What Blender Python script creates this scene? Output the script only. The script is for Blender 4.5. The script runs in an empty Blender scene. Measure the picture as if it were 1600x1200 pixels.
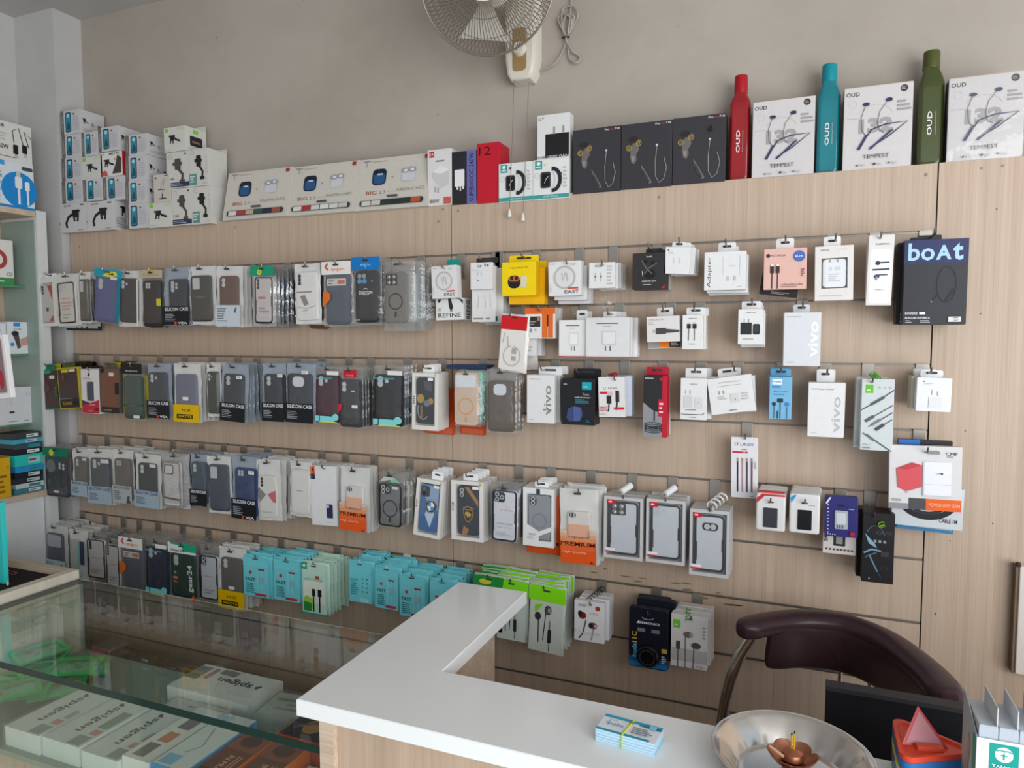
import bpy, bmesh, math, random
from mathutils import Matrix, Vector, Euler
random.seed(7)
SC = bpy.context.scene
COL = SC.collection
# ------------------------------------------------------------------ camera, light, exposure
CAM = Vector((0.945, -1.858, 1.55))
RX = Vector((0.927, 0.376, 0.000)); RY = Vector((0.024, -0.060, -0.998)); RZ = Vector((-0.375, 0.925, -0.065))
RZ.normalize(); RX = (RX - RZ * RX.dot(RZ)).normalized(); RY = RZ.cross(RX).normalized()
FPX = 1094.5
cam = bpy.data.cameras.new('camera'); cam.sensor_width = 36; cam.lens = FPX / 1600 * 36; cam.clip_start = 0.02
co = bpy.data.objects.new('camera', cam); COL.objects.link(co)
M = Matrix.Identity(4)
for i in range(3):
    M[i][0] = RX[i]; M[i][1] = -RY[i]; M[i][2] = -RZ[i]; M[i][3] = CAM[i]
co.matrix_world = M
SC.camera = co
SC.view_settings.view_transform = 'Standard'; SC.view_settings.look = 'None'
SC.view_settings.gamma = 1.0; SC.view_settings.use_curve_mapping = False
SC.view_settings.exposure = 0.22
SC.cycles.transparent_max_bounces = 32
SC.cycles.max_bounces = 8; SC.cycles.diffuse_bounces = 4
SC.cycles.caustics_reflective = False; SC.cycles.caustics_refractive = False
wd = bpy.data.worlds.new('daylight'); SC.world = wd; wd.use_nodes = True
wd.node_tree.nodes['Background'].inputs['Color'].default_value = (0.82, 0.91, 1.0, 1)
wd.node_tree.nodes['Background'].inputs['Strength'].default_value = 0.62
def area(name, loc, rot, sx, sy, e, col=(1, 1, 1)):
    l = bpy.data.lights.new(name, 'AREA'); l.shape = 'RECTANGLE'; l.size = sx; l.size_y = sy; l.energy = e; l.color = col
    o = bpy.data.objects.new(name, l); COL.objects.link(o); o.location = loc; o.rotation_euler = rot
    return o
# daylight entering through the open shop front, to the side of and behind the camera
v_ = Vector((-0.76, 0.65, 0.0)); area('shopfront_daylight', (3.05, -3.0, 1.45), v_.to_track_quat('-Z', 'Z').to_euler(), 4.2, 2.4, 152, (0.95, 0.98, 1.0))
# ------------------------------------------------------------------ pixel rays -> places in the shop (metres)
def ray(u, v):
    a = (u - 800) / FPX; b = (v - 600) / FPX
    return RX * a + RY * b + RZ
def at_y(u, v, y=0.0):
    r = ray(u, v); return CAM + r * ((y - CAM.y) / r.y)
def at_x(u, v, x):
    r = ray(u, v); return CAM + r * ((x - CAM.x) / r.x)
def at_z(u, v, z):
    r = ray(u, v); return CAM + r * ((z - CAM.z) / r.z)
H = 1.946; PITCH = 0.1524
def fit(box, y):
    L, T, R, B = box; cx = (L + R) / 2; cy = (T + B) / 2
    w = at_y(R, cy, y).x - at_y(L, cy, y).x; t = at_y(cx, T, y).z; b = at_y(cx, B, y).z
    return at_y(cx, cy, y).x, b, w, t - b
# ------------------------------------------------------------------ materials
def lin(c):
    c = c / 255.0
    return c / 12.92 if c <= 0.04045 else ((c + 0.055) / 1.055) ** 2.4
def hexc(h):
    h = h.lstrip('#')
    if len(h) == 3: h = ''.join(q * 2 for q in h)
    return tuple(lin(int(h[i:i + 2], 16)) for i in (0, 2, 4)) + (1,)
MC = {}
def newmat(name):
    m = bpy.data.materials.new(name); m.use_nodes = True
    nt = m.node_tree; b = nt.nodes['Principled BSDF']
    return m, nt, b
def mat(h, rough=0.45, metal=0.0, var=0.05, scale=60):
    """coloured card, print or plastic with slight tonal mottling"""
    k = (h, rough, metal)
    if k in MC: return MC[k]
    m, nt, b = newmat('surface_' + h.lstrip('#'))
    c = hexc(h)
    tc = nt.nodes.new('ShaderNodeTexCoord'); nz = nt.nodes.new('ShaderNodeTexNoise'); nz.inputs['Scale'].default_value = scale
    mx = nt.nodes.new('ShaderNodeMixRGB'); mx.blend_type = 'MIX'
    mx.inputs[1].default_value = tuple(q * (1 - var) for q in c[:3]) + (1,); mx.inputs[2].default_value = tuple(min(1, q * (1 + var)) for q in c[:3]) + (1,)
    nt.links.new(tc.outputs['Object'], nz.inputs['Vector']); nt.links.new(nz.outputs[0], mx.inputs[0]); nt.links.new(mx.outputs[0], b.inputs['Base Color'])
    b.inputs['Roughness'].default_value = rough; b.inputs['Metallic'].default_value = metal; b.inputs['Specular IOR Level'].default_value = 0.32
    MC[k] = m; return m
def grain(name, c0, c1, sx, sy, sz, rough=0.5, bump=0.15):
    m, nt, b = newmat(name)
    g = nt.nodes.new('ShaderNodeNewGeometry'); mp = nt.nodes.new('ShaderNodeMapping'); mp.inputs['Scale'].default_value = (sx, sy, sz)
    n1 = nt.nodes.new('ShaderNodeTexNoise'); n1.inputs['Scale'].default_value = 1.0; n1.inputs['Detail'].default_value = 4
    n2 = nt.nodes.new('ShaderNodeTexNoise'); n2.inputs['Scale'].default_value = 0.13; n2.inputs['Detail'].default_value = 2
    ad = nt.nodes.new('ShaderNodeMath'); ad.operation = 'MULTIPLY_ADD'; ad.inputs[1].default_value = 0.55
    ml = nt.nodes.new('ShaderNodeMath'); ml.operation = 'MULTIPLY'; ml.inputs[1].default_value = 0.45
    rp = nt.nodes.new('ShaderNodeValToRGB'); rp.color_ramp.elements[0].position = 0.32; rp.color_ramp.elements[1].position = 0.68
    rp.color_ramp.elements[0].color = hexc(c0); rp.color_ramp.elements[1].color = hexc(c1)
    nt.links.new(g.outputs['Position'], mp.inputs['Vector']); nt.links.new(mp.outputs[0], n1.inputs['Vector']); nt.links.new(mp.outputs[0], n2.inputs['Vector'])
    nt.links.new(n2.outputs[0], ml.inputs[0]); nt.links.new(n1.outputs[0], ad.inputs[0]); nt.links.new(ml.outputs[0], ad.inputs[2])
    nt.links.new(ad.outputs[0], rp.inputs[0]); nt.links.new(rp.outputs[0], b.inputs['Base Color'])
    bp = nt.nodes.new('ShaderNodeBump'); bp.inputs['Strength'].default_value = bump; bp.inputs['Distance'].default_value = 0.0006
    nt.links.new(n1.outputs[0], bp.inputs['Height']); nt.links.new(bp.outputs[0], b.inputs['Normal'])
    b.inputs['Roughness'].default_value = rough
    return m
WOOD = grain('laminate_vertical_grain', '#ae9682', '#c6b09b', 420, 420, 4.0)
WOODH = grain('laminate_flat_grain', '#b49a83', '#d6c4b0', 3.0, 200, 200)
def plaster(name, c0, c1, stain):
    m, nt, b = newmat(name)
    g = nt.nodes.new('ShaderNodeNewGeometry')
    n1 = nt.nodes.new('ShaderNodeTexNoise'); n1.inputs['Scale'].default_value = 1.7; n1.inputs['Detail'].default_value = 7; n1.inputs['Roughness'].default_value = 0.62
    n2 = nt.nodes.new('ShaderNodeTexNoise'); n2.inputs['Scale'].default_value = 38; n2.inputs['Detail'].default_value = 5
    rp = nt.nodes.new('ShaderNodeValToRGB'); rp.color_ramp.elements[0].position = 0.3; rp.color_ramp.elements[1].position = 0.62
    rp.color_ramp.elements[0].color = hexc(c0); rp.color_ramp.elements[1].color = hexc(c1)
    sp = nt.nodes.new('ShaderNodeTexVoronoi'); sp.inputs['Scale'].default_value = 9.0
    lt = nt.nodes.new('ShaderNodeMath'); lt.operation = 'LESS_THAN'; lt.inputs[1].default_value = 0.035
    mx = nt.nodes.new('ShaderNodeMixRGB'); mx.inputs[2].default_value = hexc(stain)
    ml = nt.nodes.new('ShaderNodeMath'); ml.operation = 'MULTIPLY'; ml.inputs[1].default_value = 0.6
    for n in (n1, n2, sp): nt.links.new(g.outputs['Position'], n.inputs['Vector'])
    nt.links.new(n1.outputs[0], rp.inputs[0]); nt.links.new(rp.outputs[0], mx.inputs[1]); nt.links.new(sp.outputs['Distance'], lt.inputs[0]); nt.links.new(lt.outputs[0], ml.inputs[0]); nt.links.new(ml.outputs[0], mx.inputs[0])
    nt.links.new(mx.outputs[0], b.inputs['Base Color'])
    bp = nt.nodes.new('ShaderNodeBump'); bp.inputs['Strength'].default_value = 0.12; bp.inputs['Distance'].default_value = 0.002
    nt.links.new(n2.outputs[0], bp.inputs['Height']); nt.links.new(bp.outputs[0], b.inputs['Normal']); b.inputs['Roughness'].default_value = 0.75
    return m
PLASTER = plaster('painted_plaster', '#a0968b', '#b0a79c', '#786f65')
PLASTERW = plaster('white_painted_plaster', '#b6b3b0', '#c5c3c1', '#9f9b96')
def fresnel(nt, ior):
    g = nt.nodes.new('ShaderNodeNewGeometry'); r = nt.nodes.new('ShaderNodeMapRange'); r.inputs[3].default_value = ior; r.inputs[4].default_value = 1 / ior
    f = nt.nodes.new('ShaderNodeFresnel'); nt.links.new(g.outputs['Backfacing'], r.inputs[0]); nt.links.new(r.outputs[0], f.inputs['IOR'])
    return f
def filmmat(name, haze, gloss, tint='#ffffff', rough=0.12, bump=0.55):
    """clear or frosted packaging film"""
    m = bpy.data.materials.new(name); m.use_nodes = True; nt = m.node_tree
    for n in list(nt.nodes):
        if n.type != 'OUTPUT_MATERIAL': nt.nodes.remove(n)
    out = [n for n in nt.nodes if n.type == 'OUTPUT_MATERIAL'][0]
    tr = nt.nodes.new('ShaderNodeBsdfTransparent'); df = nt.nodes.new('ShaderNodeBsdfDiffuse'); gl = nt.nodes.new('ShaderNodeBsdfGlossy')
    df.inputs['Color'].default_value = hexc(tint); gl.inputs['Roughness'].default_value = rough
    tc = nt.nodes.new('ShaderNodeTexCoord'); nz = nt.nodes.new('ShaderNodeTexNoise'); nz.inputs['Scale'].default_value = 28; nz.inputs['Detail'].default_value = 3
    bp = nt.nodes.new('ShaderNodeBump'); bp.inputs['Strength'].default_value = bump; bp.inputs['Distance'].default_value = 0.004 if bump < 0.6 else 0.009
    nt.links.new(tc.outputs['Object'], nz.inputs['Vector']); nt.links.new(nz.outputs[0], bp.inputs['Height']); nt.links.new(bp.outputs[0], gl.inputs['Normal'])
    m1 = nt.nodes.new('ShaderNodeMixShader'); m1.inputs[0].default_value = haze
    nt.links.new(tr.outputs[0], m1.inputs[1]); nt.links.new(df.outputs[0], m1.inputs[2])
    lw = fresnel(nt, 1.5); nt.links.new(bp.outputs[0], lw.inputs['Normal'])
    ad = nt.nodes.new('ShaderNodeMath'); ad.operation = 'MULTIPLY_ADD'; ad.inputs[1].default_value = 0.6; ad.inputs[2].default_value = gloss; ad.use_clamp = True
    nt.links.new(lw.outputs[0], ad.inputs[0])
    m2 = nt.nodes.new('ShaderNodeMixShader'); nt.links.new(ad.outputs[0], m2.inputs[0])
    nt.links.new(m1.outputs[0], m2.inputs[1]); nt.links.new(gl.outputs[0], m2.inputs[2]); nt.links.new(m2.outputs[0], out.inputs[0])
    return m
FILM = {'clear': filmmat('clear_film', 0.02, 0.03, bump=1.0), 'white': filmmat('frosted_film', 0.06, 0.0, '#f4f1ea', 0.25),
        'blue': filmmat('bluish_film', 0.05, 0.02, '#c3ccd8', bump=0.9), 'foil': filmmat('foil_film', 0.05, 0.12, '#eeeeee', 0.08, bump=1.0),
        'teal': filmmat('teal_film', 0.5, 0.06, '#3fc3d2'), 'thick': filmmat('box_window_film', 0.05, 0.01, '#e6e8ea', 0.1)}
BACK = {'clear': filmmat('clear_bag_back', 0.26, 0.03, '#b5b1aa', 0.3), 'white': mat('#dad9d5', 0.4), 'blue': mat('#9aa4b0', 0.35),
        'foil': mat('#c9c9c8', 0.22, 0.6), 'teal': mat('#58bdc9', 0.35), 'thick': mat('#d5d6d6', 0.4)}
CHROME = mat('#d2d2d2', 0.12, 1.0, 0.02); STEEL = mat('#d9d6d2', 0.2, 1.0, 0.06, 20); HOOKM = mat('#9a958e', 0.3, 0.9, 0.04)
def glassmat(name, tint, ior=1.5):
    m = bpy.data.materials.new(name); m.use_nodes = True; nt = m.node_tree
    for n in list(nt.nodes):
        if n.type != 'OUTPUT_MATERIAL': nt.nodes.remove(n)
    out = [n for n in nt.nodes if n.type == 'OUTPUT_MATERIAL'][0]
    tr = nt.nodes.new('ShaderNodeBsdfTransparent'); tr.inputs[0].default_value = hexc(tint); gl = nt.nodes.new('ShaderNodeBsdfGlossy'); gl.inputs['Roughness'].default_value = 0.01
    tc = nt.nodes.new('ShaderNodeTexCoord'); nz = nt.nodes.new('ShaderNodeTexNoise'); nz.inputs['Scale'].default_value = 140
    rp = nt.nodes.new('ShaderNodeMapRange'); rp.inputs[3].default_value = 0.004; rp.inputs[4].default_value = 0.03
    nt.links.new(tc.outputs['Object'], nz.inputs['Vector']); nt.links.new(nz.outputs[0], rp.inputs[0]); nt.links.new(rp.outputs[0], gl.inputs['Roughness'])
    fr = fresnel(nt, ior)
    mx = nt.nodes.new('ShaderNodeMixShader'); nt.links.new(fr.outputs[0], mx.inputs[0]); nt.links.new(tr.outputs[0], mx.inputs[1]); nt.links.new(gl.outputs[0], mx.inputs[2]); nt.links.new(mx.outputs[0], out.inputs[0])
    return m
GLASS = glassmat('pale_green_glass', '#f8fcf9'); GLASSEDGE = mat('#15302a', 0.1, 0.0, 0.15)
# ------------------------------------------------------------------ mesh builder
TXT = {}
def textgeo(s, bold):
    k = (s, bold)
    if k not in TXT:
        cu = bpy.data.curves.new('lettering', 'FONT'); cu.body = s; cu.resolution_u = 2; cu.offset = 0.018 * bold
        ob = bpy.data.objects.new('lettering', cu); me = bpy.data.meshes.new_from_object(ob)
        vs = [tuple(v.co[:2]) for v in me.vertices]; fs = [tuple(p.vertices) for p in me.polygons]
        bpy.data.objects.remove(ob); bpy.data.curves.remove(cu); bpy.data.meshes.remove(me)
        x0 = min(v[0] for v in vs); x1 = max(v[0] for v in vs); y0 = min(v[1] for v in vs); y1 = max(v[1] for v in vs)
        TXT[k] = ([((v[0] - (x0 + x1) / 2) / (y1 - y0), (v[1] - (y0 + y1) / 2) / (y1 - y0)) for v in vs], fs, (x1 - x0) / (y1 - y0))
    return TXT[k]
class MB:
    def __init__(s): s.v = []; s.f = []; s.mi = []; s.ms = []
    def m(s, material):
        if material not in s.ms: s.ms.append(material)
        return s.ms.index(material)
    def add(s, vs, fs, material):
        o = len(s.v); s.v += [tuple(q) for q in vs]; i = s.m(material)
        for f in fs: s.f.append(tuple(o + q for q in f)); s.mi.append(i)
        return s
    def box(s, x0, x1, y0, y1, z0, z1, material):
        vs = [(x, y, z) for x in (x0, x1) for y in (y0, y1) for z in (z0, z1)]
        return s.add(vs, [(0, 1, 3, 2), (4, 6, 7, 5), (0, 4, 5, 1), (2, 3, 7, 6), (0, 2, 6, 4), (1, 5, 7, 3)], material)
    def prism(s, pts, y0, y1, material, bev=0.0):
        """outline in x-z (counter-clockwise seen from the front), from front y0 to back y1, front edge rounded"""
        n = len(pts); cx = sum(p[0] for p in pts) / n; cz = sum(p[1] for p in pts) / n
        rings = [(y1, 1.0)]
        if bev > 0:
            ext = max(max(abs(p[0] - cx) for p in pts), 1e-4); e2 = max(max(abs(p[1] - cz) for p in pts), 1e-4)
            rings += [(y0 + bev, (1, 1)), (y0 + 0.3 * bev, (1 - 0.3 * bev / ext, 1 - 0.3 * bev / e2)), (y0, (1 - bev / ext, 1 - bev / e2))]
        else: rings += [(y0, (1, 1))]
        vs = []
        for y, sc in rings:
            a, b = sc if isinstance(sc, tuple) else (sc, sc)
            vs += [(cx + (p[0] - cx) * a, y, cz + (p[1] - cz) * b) for p in pts]
        fs = []
        for r in range(len(rings) - 1):
            for i in range(n):
                j = (i + 1) % n; fs.append((r * n + i, (r + 1) * n + i, (r + 1) * n + j, r * n + j))
        fs.append(tuple((len(rings) - 1) * n + i for i in range(n))); fs.append(tuple(reversed(range(n))))
        return s.add(vs, fs, material)
    def flat(s, pts, y, material):
        return s.add([(p[0], y, p[1]) for p in pts], [tuple(range(len(pts)))], material)
    def ring(s, x, z, r, t, y, material, n=24):
        vs = []; fs = []
        for i in range(n):
            a = 2 * math.pi * i / n; c, d = math.cos(a), math.sin(a)
            vs += [(x + c * r, y, z + d * r), (x + c * (r - t), y, z + d * (r - t))]
            j = (i + 1) % n; fs.append((2 * i, 2 * j, 2 * j + 1, 2 * i + 1))
        return s.add(vs, fs, material)
    def tube(s, pts, r, material, n=7, closed=False):
        P = [Vector(p) for p in pts]; L = len(P); vs = []; fs = []; up = Vector((0.13, 0.21, 0.97))
        prev = None
        for i, p in enumerate(P):
            t = (P[(i + 1) % L] - P[i - 1]) if closed else (P[min(i + 1, L - 1)] - P[max(i - 1, 0)])
            t.normalize()
            a = (prev - t * prev.dot(t)) if prev is not None else t.cross(up)
            if a.length < 1e-5: a = t.cross(Vector((1, 0, 0)))
            a.normalize(); prev = a; b = t.cross(a)
            rr = r[i] if isinstance(r, (list, tuple)) else r
            vs += [p + a * (rr * math.cos(2 * math.pi * k / n)) + b * (rr * math.sin(2 * math.pi * k / n)) for k in range(n)]
        for i in range(L if closed else L - 1):
            for k in range(n):
                j = (i + 1) % L; fs.append((i * n + k, i * n + (k + 1) % n, j * n + (k + 1) % n, j * n + k))
        if not closed: fs.append(tuple(reversed(range(n)))); fs.append(tuple((L - 1) * n + k for k in range(n)))
        return s.add(vs, fs, material)
    def lathe(s, prof, material, n=28, c=(0, 0), sq=2.0, cap=True):
        vs = []; fs = []
        for r, z in prof:
            for k in range(n):
                a = 2 * math.pi * k / n; ca, sa = math.cos(a), math.sin(a)
                q = (abs(ca) ** sq + abs(sa) ** sq) ** (-1 / sq) if sq != 2.0 else 1.0
                vs.append((c[0] + r * q * ca, c[1] + r * q * sa, z))
        for i in range(len(prof) - 1):
            for k in range(n): fs.append((i * n + k, i * n + (k + 1) % n, (i + 1) * n + (k + 1) % n, (i + 1) * n + k))
        if cap: fs.append(tuple(reversed(range(n)))); fs.append(tuple((len(prof) - 1) * n + k for k in range(n)))
        return s.add(vs, fs, material)
    def text(s, t, x, z, h, y, material, rot=0, w=None, bold=0):
        vs, fs, asp = textgeo(t, bold); sx = (w / asp) if w else h
        a = math.radians(rot); c, d = math.cos(a), math.sin(a)
        return s.add([(x + (p[0] * sx) * c - (p[1] * h) * d, y, z + (p[0] * sx) * d + (p[1] * h) * c) for p in vs], fs, material)
    def xf(s, mtx, start=0):
        for i in range(start, len(s.v)): s.v[i] = tuple(mtx @ Vector(s.v[i]))
        return s
    def mesh(s, name, smooth=False):
        me = bpy.data.meshes.new(name); me.from_pydata(s.v, [], s.f)
        for m_ in s.ms: me.materials.append(m_)
        me.polygons.foreach_set('material_index', s.mi)
        if smooth:
            me.polygons.foreach_set('use_smooth', [True] * len(s.f)); me.set_sharp_from_angle(angle=math.radians(38))
        me.update(); return me
    def build(s, name, parent=None, smooth=False):
        return put(name, s.mesh(name, smooth), parent)
def put(name, me, parent=None):
    o = bpy.data.objects.new(name, me); COL.objects.link(o)
    if parent is not None: o.parent = parent
    return o
LABELS = {}
def tag(o, label, cat, group=None):
    o['label'] = label; o['category'] = cat
    if group: o['group'] = group
    LABELS.setdefault(label, []).append(group)
    return o
def thing(name, label, cat, loc, tilt=0, rz=0, rx=0, group=None):
    """an Empty at the thing's base"""
    o = bpy.data.objects.new(name, None); COL.objects.link(o); o.empty_display_size = 0.02
    o.matrix_world = Matrix.Translation(loc) @ Matrix.Rotation(math.radians(rz), 4, 'Z') @ Matrix.Rotation(math.radians(rx), 4, 'X') @ Matrix.Rotation(math.radians(tilt), 4, 'Y')
    return tag(o, label, cat, group)
def struct(o): o['kind'] = 'structure'; return o
def rrect(x0, z0, x1, z1, r, n=4):
    r = min(r, (x1 - x0) / 2 - 1e-4, (z1 - z0) / 2 - 1e-4); pts = []
    for cx, cz, a0 in ((x1 - r, z0 + r, -90), (x1 - r, z1 - r, 0), (x0 + r, z1 - r, 90), (x0 + r, z0 + r, 180)):
        for i in range(n + 1):
            a = math.radians(a0 + 90 * i / n); pts.append((cx + r * math.cos(a), cz + r * math.sin(a)))
    return pts
# ------------------------------------------------------------------ printing on a face (u, v run 0..1 over the face)
def prints(mb, ops, w, h, y, step=0.00022, x0=None, z0=0.0):
    x0 = -w / 2 if x0 is None else x0
    X = lambda u: x0 + u * w
    Z = lambda v: z0 + v * h
    for i, op in enumerate(ops):
        yy = y - step * (i + 1); k = op[0]; mt = mat(op[-1], 0.4) if isinstance(op[-1], str) and op[-1].startswith('#') else None
        if k == 'r': mb.flat([(X(op[1]), Z(op[2])), (X(op[3]), Z(op[2])), (X(op[3]), Z(op[4])), (X(op[1]), Z(op[4]))], yy, mt)
        elif k == 'q': mb.flat(rrect(X(op[1]), Z(op[2]), X(op[3]), Z(op[4]), op[5] * w), yy, mt)
        elif k == 'c': mb.flat([(X(op[1]) + op[3] * w * math.cos(a * math.pi / 9), Z(op[2]) + op[3] * w * math.sin(a * math.pi / 9)) for a in range(18)], yy, mt)
        elif k == 'e': mb.flat([(X(op[1]) + op[3] * w * math.cos(a * math.pi / 9), Z(op[2]) + op[4] * h * math.sin(a * math.pi / 9)) for a in range(18)], yy, mt)
        elif k == 'o': mb.ring(X(op[1]), Z(op[2]), op[3] * w, op[4] * w, yy, mt)
        elif k == 'p': mb.flat([(X(a), Z(b)) for a, b in op[1]], yy, mt)
        elif k == 'l':
            pts = [Vector((X(a), Z(b))) for a, b in op[1]]; hw = op[2] * w / 2; vs = []
            for j, p in enumerate(pts):
                t = pts[min(j + 1, len(pts) - 1)] - pts[max(j - 1, 0)]
                t = t.normalized() if t.length > 0 else Vector((1, 0)); nn = Vector((-t.y, t.x)) * hw
                vs += [(p.x + nn.x, yy, p.y + nn.y), (p.x - nn.x, yy, p.y - nn.y)]
            mb.add(vs, [(2 * j, 2 * j + 1, 2 * j + 3, 2 * j + 2) for j in range(len(pts) - 1)], mt)
        elif k == 't':
            s, u, v, hh = op[1:5]; rot = op[5]; tw = op[6]; b = op[7]
            wid = (tw * (h if rot in (90, -90, 270) else w)) if tw else None
            hg = hh * (w if rot in (90, -90, 270) else h)
            mb.text(s, X(u), Z(v), hg, yy, mt, rot, wid, b)
        elif k == 'n':
            u0, v0, u1, v1, n = op[1:6]; rr = random.Random(int(u0 * 999 + v0 * 777) + n)
            for j in range(n):
                v = v1 - (v1 - v0) * (j + 0.5) / n; e = u0 + (u1 - u0) * (0.55 + 0.45 * rr.random()); t = (v1 - v0) / n * 0.24
                mb.flat([(X(u0), Z(v - t)), (X(e), Z(v - t)), (X(e), Z(v + t)), (X(u0), Z(v + t))], yy, mt)
    return mb
def R(a, b, c, d, k): return ('r', a, b, c, d, k)
def Q(a, b, c, d, r, k): return ('q', a, b, c, d, r, k)
def C(u, v, r, k): return ('c', u, v, r, k)
def EL(u, v, r, r2, k): return ('e', u, v, r, r2, k)
def O(u, v, r, t, k): return ('o', u, v, r, t, k)
def P(p, k): return ('p', p, k)
def L(p, w, k): return ('l', p, w, k)
def T(s, u, v, h, k, rot=0, w=None, b=0): return ('t', s, u, v, h, rot, w, b, k)
def N(a, b, c, d, n, k): return ('n', a, b, c, d, n, k)
def arc(u, v, ru, rv, a0, a1, n=10): return [(u + ru * math.cos(math.radians(a0 + (a1 - a0) * i / n)), v + rv * math.sin(math.radians(a0 + (a1 - a0) * i / n))) for i in range(n + 1)]
# ------------------------------------------------------------------ the shop itself
YW = 0.085                       # painted wall behind the slatwall panels
XL = -1.84; CEIL = 2.765
def block(name, x0, x1, y0, y1, z0, z1, m, parent=None):
    return MB().box(x0, x1, y0, y1, z0, z1, m).build(name, parent)
TILE = mat('#b9b2a8', 0.3)
struct(block('floor', -1.95, 3.3, -4.4, 0.2, -0.05, 0.0, TILE))
struct(block('ceiling', -1.95, 3.3, -4.4, 0.2, CEIL, CEIL + 0.05, PLASTERW))
struct(block('wall_left', XL - 0.1, XL, -4.4, YW, 0, CEIL, PLASTERW))
wb = struct(block('wall_back', XL, 3.2, YW, YW + 0.1, 0, CEIL, PLASTER))
struct(block('wall_column', XL, -1.625, -0.025, YW, 0, CEIL, PLASTERW))
# slatwall: one board per slat and sheet, aluminium insert in each groove
sw = MB().box(-1.615, 2.9, 0.016, YW - 0.001, 0.0, H - 0.002, mat('#6f6055', 0.6)).build('wall_slatwall'); struct(sw)
SHEETS = [(-1.612, -0.0012), (0.0012, 1.2315)]
GR = 0.006
for (x0, x1) in SHEETS:
    for k in range(13):
        zt = H - PITCH * k - (GR / 2 if k else 0); zb = max(H - PITCH * (k + 1) + GR / 2, 0.0)
        if zb < 0.03: zb = 0.0
        mb = MB().box(x0, x1, 0.0, 0.016, zb, zt, WOOD)
        mb.build('slat', sw)
        if k < 12 and zb > 0.05:
            zg = H - PITCH * (k + 1)
            MB().box(x0, x1, 0.0035, 0.0158, zg - GR / 2, zg + GR / 2, mat('#8d8378', 0.35, 0.5)).box(x0, x1, -0.0012, 0.0035, zg - GR / 2, zg - GR / 2 + 0.0016, mat('#8e877f', 0.3, 0.8)).build('groove_insert', sw)
block('end_panel', 1.2345, 2.9, -0.001, 0.016, 0.0, H, WOOD, sw)
block('joint_strip', 1.2318, 1.2342, 0.004, 0.016, 0.0, H, mat('#2a2522', 0.6), sw)
block('joint_strip', -0.001, 0.001, 0.006, 0.016, 0.0, H, mat('#4a403a', 0.6), sw)
for u, v in ((692, 327), (716, 329), (685, 346), (367, 355), (1030, 308), (1447, 273), (1533, 263), (1566, 259), (124, 385)):
    p = at_y(u, v, 0); MB().lathe([(0.0038, 0), (0.003, 0.0012)], mat('#94806f', 0.5), 10).xf(Matrix.Translation((p.x, 0, p.z)) @ Matrix.Rotation(math.pi / 2, 4, 'X')).build('screw_cap', sw)
for u, v in ((1532, 490), (1508, 673), (1551, 818), (1484, 845), (1557, 327), (1462, 960), (1461, 958)):
    p = at_y(u, v, 0); MB().lathe([(0.0017, 0), (0.001, 0.0006)], mat('#5f5044', 0.6), 8).xf(Matrix.Translation((p.x, -0.001, p.z)) @ Matrix.Rotation(math.pi / 2, 4, 'X')).build('nail_hole', sw)
rr = random.Random(3)
for u, v, n in ((940, 895, 2), (990, 905, 3), (1065, 918, 3), (1105, 932, 4), (1135, 941, 3)):   # laminate chipped away along the groove
    for i in range(n):
        p = at_y(u + rr.uniform(-22, 22), v + rr.uniform(-7, 5), 0); a = rr.uniform(0.006, 0.02); b = rr.uniform(0.0012, 0.003)
        MB().flat([(p.x - a, p.z), (p.x - a * 0.3, p.z - b), (p.x + a * 0.6, p.z - b * 0.6), (p.x + a, p.z + b * 0.3), (p.x + a * 0.2, p.z + b), (p.x - a * 0.6, p.z + b * 0.7)], -0.0004, mat('#8a6c54', 0.8)).build('chipped_patch', sw)
# white board fixed to the end panel
t = thing('switch_board', 'white wall-mounted board on the plain wood end panel', 'board', (at_y(1586, 1053, -0.03).x, 0, at_y(1586, 1053, -0.03).z))
hh = at_y(1586, 884, -0.03).z - at_y(1586, 1053, -0.03).z
MB().prism(rrect(0, 0, 0.3, hh, 0.004), -0.03, -0.0012, mat('#d9d2c8', 0.4), 0.002).build('cover', t)
MB().box(-0.006, 0.0, -0.026, -0.0012, 0, hh, mat('#7c6654', 0.6)).build('edge_strip', t)
MB().lathe([(0.006, 0), (0.005, 0.004), (0.002, 0.006)], mat('#3a2c24', 0.5), 10).xf(Matrix.Translation((-0.003, -0.026, hh + 0.003)) @ Matrix.Rotation(math.pi / 2, 4, 'X')).build('screw_head', t)
# ------------------------------------------------------------------ reception counter with raised white ledge
WHITE = mat('#eef0f0', 0.16, 0, 0.015, 8)
t = thing('reception_counter', 'wood-fronted reception counter with an L-shaped glossy white ledge', 'counter', (0.2, -0.9, 0))
def blk(name, x0, x1, y0, y1, z0, z1, m, parent): return MB().box(x0 - 0.2, x1 - 0.2, y0 + 0.9, y1 + 0.9, z0, z1, m).build(name, parent)
out = [(0.187, -0.945), (2.35, -0.945), (2.35, -0.765), (0.366, -0.765), (0.366, -0.337), (0.187, -0.337)]
mb = MB(); z0, z1 = 0.922, 0.95; b_ = 0.0015
def inset(p, d):
    n = len(p); r = []
    for i in range(n):
        a = Vector(p[i]) - Vector(p[i - 1]); c = Vector(p[(i + 1) % n]) - Vector(p[i]); a.normalize(); c.normalize()
        r.append((p[i][0] + (-a.y - c.y) * d, p[i][1] + (a.x + c.x) * d))
    return r
ins = inset(out, b_); n = 6
vs = [(x - 0.2, y + 0.9, z0) for x, y in out] + [(x - 0.2, y + 0.9, z1 - b_) for x, y in out] + [(x - 0.2, y + 0.9, z1) for x, y in ins]
fs = [(i + r * n, (i + 1) % n + r * n, (i + 1) % n + (r + 1) * n, i + (r + 1) * n) for r in range(2) for i in range(n)]
fs += [(12, 13, 14, 15), (12, 15, 16, 17), (3, 2, 1, 0), (5, 4, 3, 0)]
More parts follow.
